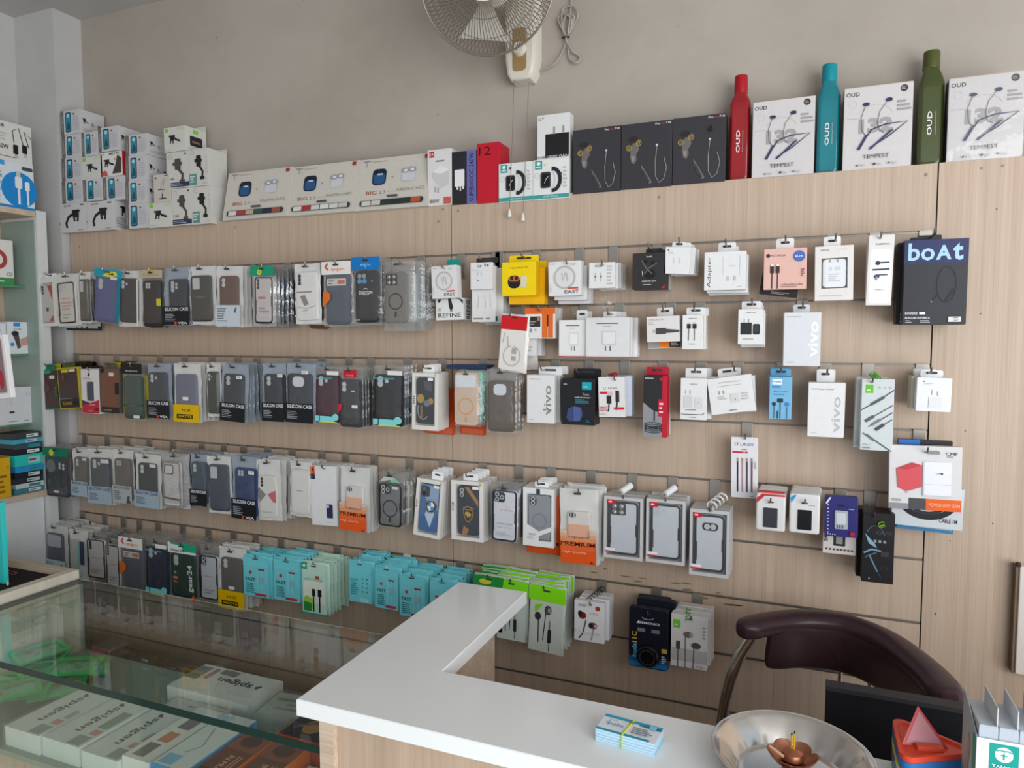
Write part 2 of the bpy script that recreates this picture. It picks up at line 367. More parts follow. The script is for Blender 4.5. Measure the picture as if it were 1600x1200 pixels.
mb.add(vs, fs, WHITE).build('countertop', t)
blk('front_panel', 0.236, 2.3, -0.9, -0.882, 0, 0.922, WOOD, t)
blk('corner_post', 0.207, 0.2355, -0.912, -0.872, 0, 0.921, WOODH, t)
blk('side_panel', 0.212, 0.23, -0.8715, -0.45, 0, 0.922, WOOD, t)
blk('support_panel', 0.314, 0.332, -0.765, -0.45, 0, 0.922, WOODH, t)
blk('end_cap', 0.2305, 0.3135, -0.468, -0.45, 0, 0.922, WOODH, t)
blk('desk_board', 0.34, 2.3, -0.8815, -0.54, 0.70, 0.722, WOODH, t)
# ------------------------------------------------------------------ glass display counter
t = thing('glass_display_counter', 'glass-topped display counter with thick green glass edge', 'counter', (-0.4, -0.7, 0))
def blg(name, x0, x1, y0, y1, z0, z1, m): return MB().box(x0 + 0.4, x1 + 0.4, y0 + 0.7, y1 + 0.7, z0, z1, m).build(name, t)
GX0, GX1, GY0, GY1 = -0.978, 0.205, -0.905, -0.474
g = MB(); x0, x1, y0, y1, z0, z1 = GX0 + 0.4, GX1 + 0.4, GY0 + 0.7, GY1 + 0.7, 0.835, 0.850
vs = [(x, y, z) for x in (x0, x1) for y in (y0, y1) for z in (z0, z1)]
g.add(vs, [(1, 5, 7, 3)], GLASS); g.add(vs, [(0, 2, 6, 4)], GLASS); g.add(vs, [(2, 3, 7, 6)], GLASS); g.add(vs, [(0, 1, 3, 2), (4, 6, 7, 5), (0, 4, 5, 1)], GLASSEDGE)
g.build('glass_top', t)
MB().tube([(x0, y1, z1 - 0.0008), (x1, y1, z1 - 0.0008)], 0.0009, mat('#a9b8a8', 0.2), 6).build('edge_highlight', t)  # thin pale line painted in as the highlight along the back glass edge
blg('front_glass', GX0, GX1, -0.897, -0.892, 0.60, 0.8345, GLASS)
SH = 0.636
blg('shelf', GX0, GX1, -0.89, -0.47, SH - 0.012, SH, mat('#8f9c8f', 0.3))
blg('plinth', GX0, GX1, -0.885, -0.48, 0.0, SH - 0.0125, WOOD)
blg('corner_bead', GX0, GX0 + 0.004, -0.478, -0.47, SH, 0.8345, mat('#c9ccca', 0.3, 0.6))
# ------------------------------------------------------------------ side counter with recessed black tray
t = thing('tray_counter', 'wood counter with a black-lined recessed tray beside the glass counter', 'counter', (-1.2, -0.9, 0))
def blt(name, x0, x1, y0, y1, z0, z1, m): return MB().box(x0 + 1.2, x1 + 1.2, y0 + 0.9, y1 + 0.9, z0, z1, m).build(name, t)
TX0, TX1, TY0, TY1 = -1.56, -0.981, -1.5, -0.474
blt('body', TX0, TX1, TY0, TY1, 0, 0.852, grain('pale_laminate', '#b9ad9b', '#d8cfbf', 240, 240, 3))
blt('rim', TX1 - 0.03, TX1, TY0, TY1, 0.8525, 0.876, grain('lit_rim', '#cfc4b3', '#e2d9ca', 240, 240, 3))  # paler than the body: light on this strip is put into its colour
blt('rim', TX0, TX1 - 0.0305, TY1 - 0.02, TY1, 0.8525, 0.876, WOODH)
blt('rim', TX0, TX0 + 0.02, TY0, TY1 - 0.021, 0.8525, 0.876, WOODH)
blt('tray_lining', TX0 + 0.021, TX1 - 0.031, TY0, TY1 - 0.021, 0.8525, 0.856, mat('#1b1416', 0.8))
p = at_z(0, 905, 0.862); q = at_z(11, 903, 0.862); r_ = at_z(12, 913, 0.862)
tag(MB().tube([p + Vector((-0.06, -0.02, 0)), p, q, r_], 0.0032, mat('#e6e6e8', 0.3), 8).build('white_cable', None, True), 'bent white cable end lying in the black-lined tray', 'cable')
p = at_z(18, 897, 0.8575)
tag(MB().tube([p + Vector((-0.05, 0.01, 0.001)), p, p + Vector((0.012, 0.004, 0)), p + Vector((0.004, 0.014, 0)), p + Vector((-0.05, 0.016, 0.001))], 0.0012, mat('#b65a50', 0.4), 6).build('thin_wire', None, True), 'thin red wire loop lying in the black-lined tray', 'wire')
# cyan carton standing in the tray
p0 = at_y(5, 786, -0.60); p1 = at_y(5, 884, -0.60)
t = thing('upright_carton', 'bright cyan carton standing upright in the black-lined tray', 'box', (p0.x - 0.071, -0.60, 0.8565))
MB().prism(rrect(-0.06, 0, 0.06, p0.z - 0.8565, 0.002), 0, 0.012, mat('#35c8c4', 0.4), 0.001).build('carton_body', t)
prints(MB(), [R(0.08, 0.55, 0.8, 0.9, '#ddf5f3'), N(0.1, 0.1, 0.8, 0.45, 5, '#1b7f80')], 0.12, p0.z - 0.8565, 0).build('panel_print', t)
# ------------------------------------------------------------------ display cabinet along the side wall
t = thing('wall_display_cabinet', 'white and wood display cabinet with glass shelves along the side wall', 'cabinet', (-1.73, -0.5, 0))
def blc(name, x0, x1, y0, y1, z0, z1, m): return MB().box(x0 + 1.73, x1 + 1.73, y0 + 0.5, y1 + 0.5, z0, z1, m).build(name, t)
FX = -1.632
ZTOP = at_x(54, 330, FX).z; ZB = at_x(70, 766, FX).z
ZS = [at_x(36, 447, -1.70).z, at_x(44, 553, -1.70).z, at_x(52, 660, -1.70).z]
blc('end_panel', XL + 0.002, FX, -0.113, -0.077, 0.4, ZTOP + 0.004, mat('#d4d5d3', 0.4))
blc('end_glass', XL + 0.003, FX - 0.012, -0.1165, -0.1135, ZB + 0.02, ZTOP - 0.03, mat('#8fa096', 0.15))
blc('back_board', XL + 0.001, XL + 0.012, -1.3, -0.117, 0.4, ZTOP - 0.02, WOOD)
blc('top_board', XL + 0.0125, FX, -1.3, -0.117, ZTOP - 0.02, ZTOP, WOODH)
blc('bottom_board', XL + 0.0125, FX, -1.3, -0.1175, ZB - 0.02, ZB, WOODH)
blc('lower_door', XL + 0.0125, FX - 0.02, -1.3, -0.1175, 0.05, ZB - 0.0205, mat('#dfe0e0', 0.35))
for z in ZS:
    o = MB().box(XL + 0.0125 + 1.73, -1.70 + 1.73, -0.8, 0.383, z - 0.006, z, GLASS); o.ms = [GLASS, mat('#4f8f6a', 0.15)]; o.mi = [0] * 6; o.mi[1] = 1; o.build('glass_shelf', t)
# ------------------------------------------------------------------ hooks and hanging goods
ORD = ['first', 'second', 'third', 'fourth', 'fifth', 'sixth', 'seventh', 'eighth']
YF = -0.11                        # front of the goods on the slatwall prongs
def hook(X, k, zp, d, yf=YF, white=False):
    zg = H - PITCH * k; m = mat('#dcdad6', 0.35) if white else HOOKM
    t = thing('display_hook', 'metal hook carrying the ' + d, 'hook', (X, 0, zp), group='prong hooks of the slatwall')
    top = zg - zp + 0.001
    MB().prism(rrect(-0.013, min(-0.02, top - 0.045), 0.013, top, 0.002), -0.0045, -0.0015, mat('#a39c93', 0.35, 0.7) if not white else m, 0.0005).box(-0.013, 0.013, -0.0045, 0.008, top, top + 0.0017, m).build('bracket', t)
    MB().tube([(0, -0.004, 0), (0, yf + 0.012, 0), (0, yf - 0.008, 0.001), (0, yf - 0.014, 0.006), (0, yf - 0.016, 0.013)], 0.0021, m, 6).build('prong', t, True)
def pillow(w, h, t, sd, nx=6, nz=9, e=0.16):
    """sheet bulging over its contents, flat in the middle and pinched at the seams"""
    r = random.Random(sd); vs = []
    for j in range(nz + 1):
        for i in range(nx + 1):
            u, v = i / nx, j / nz
            f = min(1, min(u, 1 - u) / e) * min(1, min(v, 1 - v) / (e * 0.7)); inner = 0 < i < nx and 0 < j < nz
            vs.append(((u - 0.5) * w + (0 if 0 < i < nx else r.uniform(-0.0012, 0.0012)), -t * f + (r.uniform(-0.0005, 0.0005) if inner else r.uniform(-0.0022, 0.0022)), v * h + (0 if 0 < j < nz else r.uniform(-0.001, 0.001))))
    fs = [(j * (nx + 1) + i, j * (nx + 1) + i + 1, (j + 1) * (nx + 1) + i + 1, (j + 1) * (nx + 1) + i) for j in range(nz) for i in range(nx)]
    return vs, fs
DARK = ['#2b2c30', '#1f2124', '#34373d', '#2a3446', '#3b3b3b', '#4a4540', '#26332f', '#5a5f68', '#8c8a86', '#31425f', '#472a33', '#c4c2bc']
def camops(cam, c='#b9bcbf'):
    """camera openings of the case back (fractions of the case)"""
    d = '#17181a'
    return {'d2': [C(0.24, 0.9, 0.10, c), C(0.24, 0.8, 0.10, c)],
            'd3': [C(0.22, 0.91, 0.095, c), C(0.22, 0.82, 0.095, c), C(0.44, 0.875, 0.06, c)],
            'd5': [C(0.22, 0.91, 0.09, c), C(0.22, 0.83, 0.09, c), C(0.22, 0.75, 0.09, c), C(0.42, 0.88, 0.065, c), C(0.42, 0.80, 0.065, c)],
            'd4': [C(0.22, 0.92, 0.06, c), C(0.36, 0.92, 0.06, c), C(0.22, 0.86, 0.06, c), C(0.36, 0.86, 0.06, c)],
            'win': [Q(0.10, 0.70, 0.46, 0.95, 0.04, c)],
            'wide': [Q(0.06, 0.72, 0.94, 0.95, 0.10, '#d9dde2')],
            'sq': [Q(0.22, 0.72, 0.70, 0.94, 0.14, '#cfd4da')],
            'isq': [Q(0.07, 0.76, 0.52, 0.96, 0.10, d), C(0.20, 0.91, 0.085, c), C(0.20, 0.81, 0.085, c), C(0.40, 0.86, 0.085, c), C(0.20, 0.91, 0.05, '#3a3d42'), C(0.20, 0.81, 0.05, '#3a3d42'), C(0.40, 0.86, 0.05, '#3a3d42')],
            'q4': [Q(0.07, 0.74, 0.58, 0.97, 0.07, '#2c2a28'), C(0.21, 0.91, 0.085, '#7d7a77'), C(0.44, 0.91, 0.085, '#7d7a77'), C(0.21, 0.80, 0.085, '#7d7a77'), C(0.44, 0.80, 0.085, '#7d7a77'), C(0.23, 0.915, 0.03, '#eeeeee'), C(0.46, 0.915, 0.03, '#eeeeee'), C(0.23, 0.80, 0.03, '#eeeeee'), C(0.46, 0.80, 0.03, '#eeeeee')],
            'v3': [C(0.2, 0.92, 0.075, d), C(0.2, 0.845, 0.075, d), C(0.2, 0.77, 0.075, d)],
            'i2': [Q(0.06, 0.76, 0.38, 0.97, 0.14, d), C(0.22, 0.91, 0.10, c), C(0.22, 0.82, 0.10, c), C(0.22, 0.91, 0.055, '#2b2b2b'), C(0.22, 0.82, 0.055, '#2b2b2b')],
            'h2': [Q(0.26, 0.72, 0.78, 0.86, 0.12, d), C(0.42, 0.79, 0.10, c), C(0.62, 0.79, 0.10, c)],
            'none': []}[cam]
def ringops(c, stem=True): return [O(0.5, 0.42, 0.33, 0.055, c)] + ([Q(0.45, 0.10, 0.55, 0.22, 0.04, c)] if stem else [])
def casepart(parent, w, h, c, cam, x0, z0, yf, th=0.009, ops=(), frame=None, name='phone_case', rough=0.5):
    """moulded phone case with its camera openings"""
    m = mat(c, rough) if isinstance(c, str) else c
    o = MB().prism(rrect(x0, z0, x0 + w, z0 + h, min(0.011, w * 0.16), 4), yf, yf + th, m, 0.0022).build(name, parent, True)
    if frame:
        mb = MB(); a = rrect(x0, z0, x0 + w, z0 + h, 0.011, 4); b = rrect(x0 + w * 0.075, z0 + h * 0.035, x0 + w * 0.925, z0 + h * 0.965, 0.007, 4); n = len(a)
        vs = [(p[0], yf - 0.0004, p[1]) for p in a] + [(p[0], yf - 0.0004, p[1]) for p in b]
        mb.add(vs, [(i, (i + 1) % n, n + (i + 1) % n, n + i) for i in range(n)], mat(frame, 0.4))
        for (u0, v0, u1, v1) in ((0.9, 0.36, 0.97, 0.58), (0.03, 0.2, 0.10, 0.5)): mb.flat([(x0 + u0 * w, z0 + v0 * h), (x0 + u1 * w, z0 + (v0 - 0.02) * h), (x0 + u1 * w, z0 + (v1 + 0.02) * h), (x0 + u0 * w, z0 + v1 * h)], yf - 0.0005, mat(frame, 0.4))
        mb.build('bumper_frame', o)
    cops = camops(cam)
    if cops: prints(MB(), cops, w, h, yf - 0.0004, 0.0001, x0, z0).build('camera_opening', o)
    if ops: prints(MB(), list(ops), w, h, yf - 0.0004, 0.0001, x0, z0).build('artwork_print', o)
    return o
SLOT = '#3b3733'
def copy_part(o, parent, material=None):
    c = o.copy(); COL.objects.link(c); c.parent = parent
    if material is not None and c.material_slots:
        c.material_slots[0].link = 'OBJECT'; c.material_slots[0].material = material
    return c
def clusters(ops, w, h, y, parent):
    """prints that lie apart on a pack become prints of their own"""
    items = []
    for i, op in enumerate(ops):
        q = prints(MB(), [op], w, h, y - 0.00022 * i); xs = [v[0] for v in q.v]; zs = [v[2] for v in q.v]
        b = [min(xs), max(xs), min(zs), max(zs)]; hit = [c for c in items if c[0][0] - 0.004 < b[1] and c[0][1] + 0.004 > b[0] and c[0][2] - 0.004 < b[3] and c[0][3] + 0.004 > b[2]]
        for c in hit:
            b = [min(b[0], c[0][0]), max(b[1], c[0][1]), min(b[2], c[0][2]), max(b[3], c[0][3])]; items.remove(c)
        items.append((b, sorted(sum([c[1] for c in hit], [i]))))
    for b, idx in items:
        mb = MB()
        for i in idx: prints(mb, [ops[i]], w, h, y - 0.00022 * i)
        mb.build('front_print', parent)
def bag(d, box, k, c='#2b2c30', cam='d3', film='clear', n=4, tilt=0, hd=None, bd=None, st=None, cs=(0.14, 0.06, 0.86, 0.80), cops=(), ops=(), frame=None, cat='phone case', y=YF, rough=0.5, bx=0, pal=None, white=False):
    """bagged phone case on a hook, with n more hanging behind it"""
    X, zb, w, h = fit(box, y)
    X0 = X + bx
    sd = int(box[0] * 7 + box[1])
    t = thing('bagged_phone_case', d, cat, (X, y, zb), tilt, group='bagged phone cases on the slatwall')
    vs, fs = pillow(w, h, 0.0105, sd); vb, fb = pillow(w, h, -0.003, sd + 1)
    sheet = MB().add(vb, fb, BACK[film]).build('bag_back', t, True)
    cw, ch = (cs[2] - cs[0]) * w, (cs[3] - cs[1]) * h
    cx0, cz0 = (cs[0] - 0.5) * w, cs[1] * h
    case = casepart(t, cw, ch, c, cam, cx0, cz0, -0.0072, 0.008, cops, frame, rough=rough)
    fm = MB().add(vs, fs, FILM[film]).build('bag_front', t, True)
    pw = w * 0.985
    if hd: prints(MB(), [R(0.0, 1 - hd[1], 1.0, 1.0, hd[0])] + list(hd[2]), pw, h, -0.0112).build('header_card', t)
    if bd: prints(MB(), [R(0.02, 0.012, 0.98, bd[1], bd[0])] + list(bd[2]), pw, h, -0.0112).build('bottom_band', t)
    if ops: clusters(list(ops), pw, h, -0.0124, t)
    if st: prints(MB(), [Q(st[0], st[1], st[0] + 0.22, st[1] + 0.055, 0.01, '#e9e7e2'), N(st[0] + 0.03, st[1] + 0.012, st[0] + 0.2, st[1] + 0.045, 2, '#8a8886')], pw, h, -0.0145).build('price_sticker', t)
    prints(MB(), [Q(0.40, 0.935, 0.60, 0.962, 0.03, SLOT)], pw, h, -0.0132).build('hang_slot', t)
    step = min(0.017, 0.094 / max(n, 1)); rr = random.Random(sd)
    for j in range(1, n + 1):
        s = thing('bagged_phone_case', ORD[j - 1] + ' packet behind the ' + d, cat, (X0 + rr.uniform(-0.004, 0.006), y + step * j, zb + rr.uniform(-0.003, 0.005)), rr.uniform(-1.6, 1.6), group='packets behind the ' + d)
        copy_part(sheet, s); copy_part(case, s, mat(rr.choice(pal or DARK), 0.5)); copy_part(fm, s)
    hook(X0, k, zb + h * 0.948, d, y, white)
def carton(t, w, h, dp, c, ops=(), side=None, r=0.0012, sops=(), lops=()):
    """folding carton, its print and the different colour of its flanks"""
    o = MB().prism(rrect(-w / 2, 0, w / 2, h, r, 2), 0, dp, mat(c, 0.42), 0.0006).build('carton_body', t)
    if ops: prints(MB(), [R(0.012, 0.006, 0.988, 0.994, c)] + list(ops), w, h, 0).build('front_print', t)
    for sgn, so in ((1, sops), (-1, lops)):
        if so:
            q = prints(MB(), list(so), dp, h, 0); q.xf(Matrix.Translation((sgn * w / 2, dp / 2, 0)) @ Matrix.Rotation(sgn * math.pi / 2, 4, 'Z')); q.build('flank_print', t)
    return o
def hbox(nm, d, box, k, c, ops=(), dp=0.028, tab=None, n=1, tilt=0, cat='box', y=YF, sops=(), lops=(), bc=None, tc=None, dz=0.0, bx=0.0, wh=(1, 1), jit=0.003):
    """carton hanging by a tab; tab = (left px, top px, right px)"""
    X, zb, w, h = fit(box, y); X0 = X + bx
    t = thing(nm, d, cat, (X, y, zb), tilt, group='boxed goods on the slatwall')
    body = carton(t, w, h, dp, c, ops, sops=sops, lops=lops); tb = None
    if tab:
        xl = at_y(tab[0], tab[1], y).x - X; xr = at_y(tab[2], tab[1], y).x - X; zt = at_y((tab[0] + tab[2]) / 2, tab[1], y).z - zb; xm = (xl + xr) / 2; hw = (xr - xl) / 2
        tb = MB().prism(rrect(xl, h - 0.001, xr, zt, 0.004, 3), dp - 0.0022, dp - 0.0006, mat(tc or c, 0.4)).build('hang_tab', t)
        zm = h + (zt - h) * 0.62
        MB().flat(rrect(xm - hw * 0.5, zm - 0.0028, xm + hw * 0.5, zm + 0.0028, 0.0025), dp - 0.0025, mat(SLOT)).build('hang_slot', tb)
        zp = zb + zm
    else: zp = zb + h - 0.008
    rr = random.Random(int(box[0] * 3 + box[1])); step = max(dp + 0.002, min(0.03, 0.09 / max(n, 1)))
    for j in range(1, n + 1):
        if y + step * j + dp > -0.006: break
        s = thing(nm, ORD[j - 1] + ' carton behind the ' + d, cat, (X0 + rr.uniform(-jit, jit), y + step * j, zb + dz * j + rr.uniform(-0.002, 0.002)), tilt * 0.5 + rr.uniform(-1.2, 1.2), group='cartons behind the ' + d)
        q = copy_part(body, s, mat(bc, 0.42) if bc else None); q.scale = (wh[0], 1, wh[1])
        if wh[1] != 1: q.location.z = h - h * wh[1]
        if tb: copy_part(tb, s)
    hook(X0, k, zp, d, min(y, y + dp * 0.5) if tab else y, False)
    return t
def winbox(nm, d, box, k, c='#e6e4e0', win=(0.1, 0.06, 0.9, 0.94), cc='#2a2e38', cam='i2', cops=(), ops=(), dp=0.02, n=2, tilt=0, tab=None, frame=None, inner='#c9c8c6', film='thick', y=YF, tabc='#efefef', step=None):
    """case box with a recessed window showing the case inside"""
    X, zb, w, h = fit(box, y)
    t = thing(nm, d, 'phone case', (X, y, zb), tilt, group='windowed phone case boxes on the slatwall')
    mb = MB(); m = mat(c, 0.42); x = lambda u: (u - 0.5) * w; z = lambda v: v * h
    mb.box(-w / 2, w / 2, dp - 0.004, dp, 0, h, m)
    for a in ((-w / 2, x(win[0]), 0, h), (x(win[2]), w / 2, 0, h), (x(win[0]), x(win[2]), 0, z(win[1])), (x(win[0]), x(win[2]), z(win[3]), h)): mb.box(a[0], a[1], 0, dp - 0.004, a[2], a[3], m)
    body = mb.build('carton_body', t)
    MB().flat([(x(win[0]), z(win[1])), (x(win[2]), z(win[1])), (x(win[2]), z(win[3])), (x(win[0]), z(win[3]))], dp - 0.0046, mat(inner, 0.45)).build('inner_card', t)
    cw = (win[2] - win[0]) * w * 0.9; chh = (win[3] - win[1]) * h * 0.94
    casepart(t, cw, chh, cc, cam, x((win[0] + win[2]) / 2) - cw / 2, z((win[1] + win[3]) / 2) - chh / 2, 0.003, dp - 0.009, cops, frame)
    MB().flat([(x(win[0]), z(win[1])), (x(win[2]), z(win[1])), (x(win[2]), z(win[3])), (x(win[0]), z(win[3]))], 0.0012, FILM[film]).build('window_film', t)
    if ops: clusters(list(ops), w, h, -0.0001, t)
    zp = zb + h - 0.006; tb = None
    if tab:
        zt = at_y((tab[0] + tab[2]) / 2, tab[1], y).z - zb; xl = at_y(tab[0], tab[1], y).x - X; xr = at_y(tab[2], tab[1], y).x - X
        tb = MB().prism(rrect(xl, h - 0.001, xr, zt, 0.004, 3), dp - 0.003, dp - 0.001, mat(tabc, 0.4)).build('hang_tab', t)
        zm = h + (zt - h) * 0.6; MB().flat(rrect((xl + xr) / 2 - 0.009, zm - 0.0025, (xl + xr) / 2 + 0.009, zm + 0.0025, 0.0024), dp - 0.0033, mat(SLOT)).build('hang_slot', tb)
        zp = zb + zm
    rr = random.Random(int(box[0])); st = step or dp + 0.002
    for j in range(1, n + 1):
        if y + st * j + dp > -0.004: break
        s = thing(nm, ORD[j - 1] + ' case box behind the ' + d, 'phone case', (X + rr.uniform(-0.002, 0.003), y + st * j, zb + rr.uniform(-0.001, 0.003)), tilt * 0.4 + rr.uniform(-0.8, 0.8), group='case boxes behind the ' + d)
        copy_part(body, s)
        if tb: copy_part(tb, s)
    hook(X, k, zp, d, y + dp * 0.4)
    return t
def zipbag(nm, d, box, k, c, top, ops, n=4, tilt=0, cat='cable', film=None, white=False, topc=None, y=YF, topn=None):
    """printed zip pouch; several share a hook"""
    X, zb, w, h = fit(box, y); sd = int(box[0] * 5)
    t = thing(nm, d, cat, (X, y, zb), tilt, group='zip pouches on the slatwall')
    vs, fs = pillow(w, h, 0.010, sd); vb, fb = pillow(w, h, -0.003, sd + 1)
    m = BACK[film] if film else mat(c, 0.3)
    body = MB().add(vs, fs, m).add(vb, fb, m).build('pouch', t, True)
    hdr = None
    if topc:
        q = MB(); a, f = pillow(w * 1.01, h * top, 0.002, sd + 5, 4, 2); q.add([(p[0], p[1] * 0.4 - 0.0118, p[2] + h * (1 - top)) for p in a], f, mat(topc, 0.3)); hdr = q.build('header_strip', t, True)
    prints(MB(), [Q(0.05, 0.03, 0.95, (1 - top) if topc else 0.97, 0.03, c)] + list(ops) + [Q(0.40, 0.93, 0.60, 0.955, 0.03, SLOT)], w * 0.98, h, -0.0122).build('label_print', t)
    rr = random.Random(sd); step = 0.09 / max(n, 1)
    for j in range(1, n + 1):
        s = thing(nm, ORD[j - 1] + ' pouch behind the ' + d, cat, (X + rr.uniform(-0.005, 0.006), y + step * j, zb + rr.uniform(-0.004, 0.006)), rr.uniform(-2.5, 2.5), group='pouches behind the ' + d)
        copy_part(body, s)
        if hdr: copy_part(hdr, s)
        for u in (0.06, 0.94): MB().flat(rrect((u - 0.5) * w - 0.002, h * 0.95, (u - 0.5) * w + 0.002, h * 0.985, 0.0015), -0.0035, mat('#16393c')).build('corner_notch', s)
    hook(X, k, zb + h * 0.942, d, y, white)
def coil(name, d, px, y, c, r=0.007, turns=4, ln=0.03, dirv=(0.25, -1, -0.35), clear=False):
    """spiral price-security coil threaded on a prong tip"""
    p = at_y(px[0], px[1], y); dv = Vector(dirv).normalized(); a = dv.cross(Vector((0, 0, 1))).normalized(); b = dv.cross(a)
    n = turns * 12; pts = [p + dv * (ln * i / n) + a * (r * math.cos(2 * math.pi * i / 12)) + b * (r * math.sin(2 * math.pi * i / 12)) for i in range(n + 1)]
    tag(MB().tube(pts, 0.0013, mat(c, 0.25), 6).build(name, None, True), d, 'coil')
# ------------------------------------------------------------------ cartons standing along the top of the slatwall
def tbox(nm, d, box, c, ops, dp=0.06, y=-0.005, sops=(), lops=(), lean=0, cat='box', group=None, zb=None, flap=None, tilt=0):
    X, z, w, h = fit(box, y)
    if zb is not None: h += z - zb; z = zb
    t = thing(nm, d, cat, (X, y, z), tilt, 0, -lean, group)
    carton(t, w, h, dp, c, ops, sops=sops, lops=lops)
    if flap:
        mb = MB().box(-w * 0.5, w * 0.5, dp - 0.001, dp, h, h + flap, mat(c, 0.45)); mb.build('open_flap', t)
    return t
BK = '#1d1c1e'; WH = '#dedcd8'; W2 = '#e8e7e5'; G5 = '#8f8d8a'; G7 = '#bdbbb8'
def mount(u, v, s, c, a=1.0):
    return [R(u - 0.30 * s, v, u + 0.06 * s, v + 0.42 * s * a, c), R(u - 0.42 * s, v + 0.30 * s * a, u + 0.14 * s, v + 0.44 * s * a, c), L([(u - 0.24 * s, v + 0.05), (u - 0.28 * s, v - 0.22 * s * a)], 0.10 * s, c), L([(u - 0.02 * s, v + 0.05), (u - 0.04 * s, v - 0.24 * s * a)], 0.10 * s, c),
            L([(u, v + 0.3 * s * a), (u + 0.25 * s, v + 0.05 * s * a), (u + 0.62 * s, v - 0.08 * s * a)], 0.13 * s, c)]
def gooseneck(u, v, s, c):
    return [R(u - 0.05 * s, v, u + 0.32 * s, v + 0.42 * s, c), R(u - 0.10 * s, v + 0.28 * s, u + 0.38 * s, v + 0.40 * s, c), L([(u + 0.02 * s, v + 0.02 * s), (u + 0.06 * s, v - 0.22 * s)], 0.11 * s, c), L([(u + 0.26 * s, v + 0.02 * s), (u + 0.24 * s, v - 0.24 * s)], 0.11 * s, c),
            L([(u, v + 0.22 * s), (u - 0.32 * s, v + 0.02 * s), (u - 0.46 * s, v - 0.3 * s), (u - 0.40 * s, v - 0.55 * s)], 0.12 * s, c)]
def tallmount(u, v, s, c): return [Q(u - 0.2 * s, v, u + 0.22 * s, v + 0.5 * s, 0.05, c), R(u - 0.34 * s, v + 0.2 * s, u + 0.3 * s, v + 0.34 * s, c), L([(u + 0.05 * s, v + 0.05 * s), (u + 0.35 * s, v - 0.22 * s), (u + 0.3 * s, v - 0.5 * s)], 0.16 * s, c), Q(u + 0.12 * s, v - 0.58 * s, u + 0.5 * s, v - 0.44 * s, 0.02, c)]
A_OPS = [R(0, 0, 0.16, 1, '#6d6a66'), T('MAGNETIC', 0.08, 0.5, 0.06, '#b9b6b0', 90, 0.6), Q(0.25, 0.10, 0.54, 0.92, 0.06, '#122a35'), Q(0.28, 0.14, 0.51, 0.88, 0.05, '#2f8aa4'), C(0.40, 0.78, 0.07, '#9fdbe6'), P([(0.30, 0.2), (0.49, 0.2), (0.47, 0.42), (0.40, 0.55), (0.33, 0.36)], '#145063'), C(0.69, 0.82, 0.035, '#4a4848'), N(0.62, 0.14, 0.95, 0.74, 6, '#bbbac0')]
A_S = mount(0.2, 0.5, 0.22, BK, 1.5) + mount(0.5, 0.42, 0.16, G5, 1.5) + mount(0.78, 0.36, 0.2, '#444', 1.5) + [N(0.08, 0.1, 0.9, 0.26, 3, G7)]
AD = 'grey-spined carton with teal phone picture, '
AT = ['topmost beside the painted column', 'second from the top beside the column', 'dull cream one between two white ones', 'with top flap raised over the red carton', 'beside the lone green-logo carton', 'on the carton by the column', 'cream one on the gooseneck cartons', 'directly under the red-flanked carton', 'topmost of the inner pile', 'second of the inner pile', 'third of the inner pile', 'lowest of the inner pile']
GA = 'car mount cartons stacked on the slatwall top'
YA = -0.022
for b, e in zip([(95, 172, 125, 210), (97.5, 210, 126.5, 246), (128, 206, 153.5, 244), (153.5, 198, 185, 236.5), (97, 246, 128, 282), (97.5, 282, 129, 317), (130, 279.5, 160.5, 314), (161, 275.5, 195.5, 313), (196, 210, 230, 243), (196, 243, 229, 282.5), (196, 282.5, 229, 318), (196, 318, 231, 357)], AT):
    tbox('car_mount_carton', AD + e, b, '#c9c6c7', A_OPS, 0.098, YA, A_S, cat='box', group=GA)
B_OPS = [R(0.05, 0.80, 0.2, 0.96, '#86c440'), T('HOLDER', 0.8, 0.9, 0.08, '#a6cc7a', 0, 0.3)] + mount(0.45, 0.45, 0.5, BK) + [N(0.06, 0.06, 0.4, 0.12, 1, G7)]
for b, e in (((128, 244, 160, 280), 'under the grey-spined cartons'), ((232, 316, 270, 355), 'at the foot of the stack'), ((256, 198, 290, 237), 'topmost with a street photo on its flank')):
    tbox('car_mount_carton', 'white car-mount carton with green square logo ' + e, b, '#cfcfc6', B_OPS, 0.09, YA, [Q(0.2, 0.25, 0.8, 0.65, 0.04, '#2a2530'), R(0.3, 0.38, 0.7, 0.46, '#8a6a60'), R(0.35, 0.76, 0.6, 0.92, '#86c440')], cat='box', group=GA, flap=0.02 if 'topmost' in e else None)
tbox('metal_mount_carton', 'white and red carton lettered METAL with a black holder picture', (157, 237, 191, 275.5), '#dedbd7', [T('METAL', 0.66, 0.92, 0.09, '#3a3634', 0, 0.5, 1), T('HF', 0.12, 0.92, 0.06, '#c23a36', 0, 0.14)] + mount(0.35, 0.5, 0.45, BK) + [P([(0.55, 0.1), (0.95, 0.1), (0.98, 0.7), (0.8, 0.85), (0.72, 0.5)], '#3e3d3c'), P([(0.06, 0.03), (0.34, 0.03), (0.3, 0.2), (0.2, 0.26), (0.08, 0.18)], '#c4544e'), T('8', 0.68, 0.68, 0.1, '#c23a36', 0, None, 1)], 0.09, YA, [R(0, 0, 1, 1, '#b81f2b')], cat='box', group=GA)
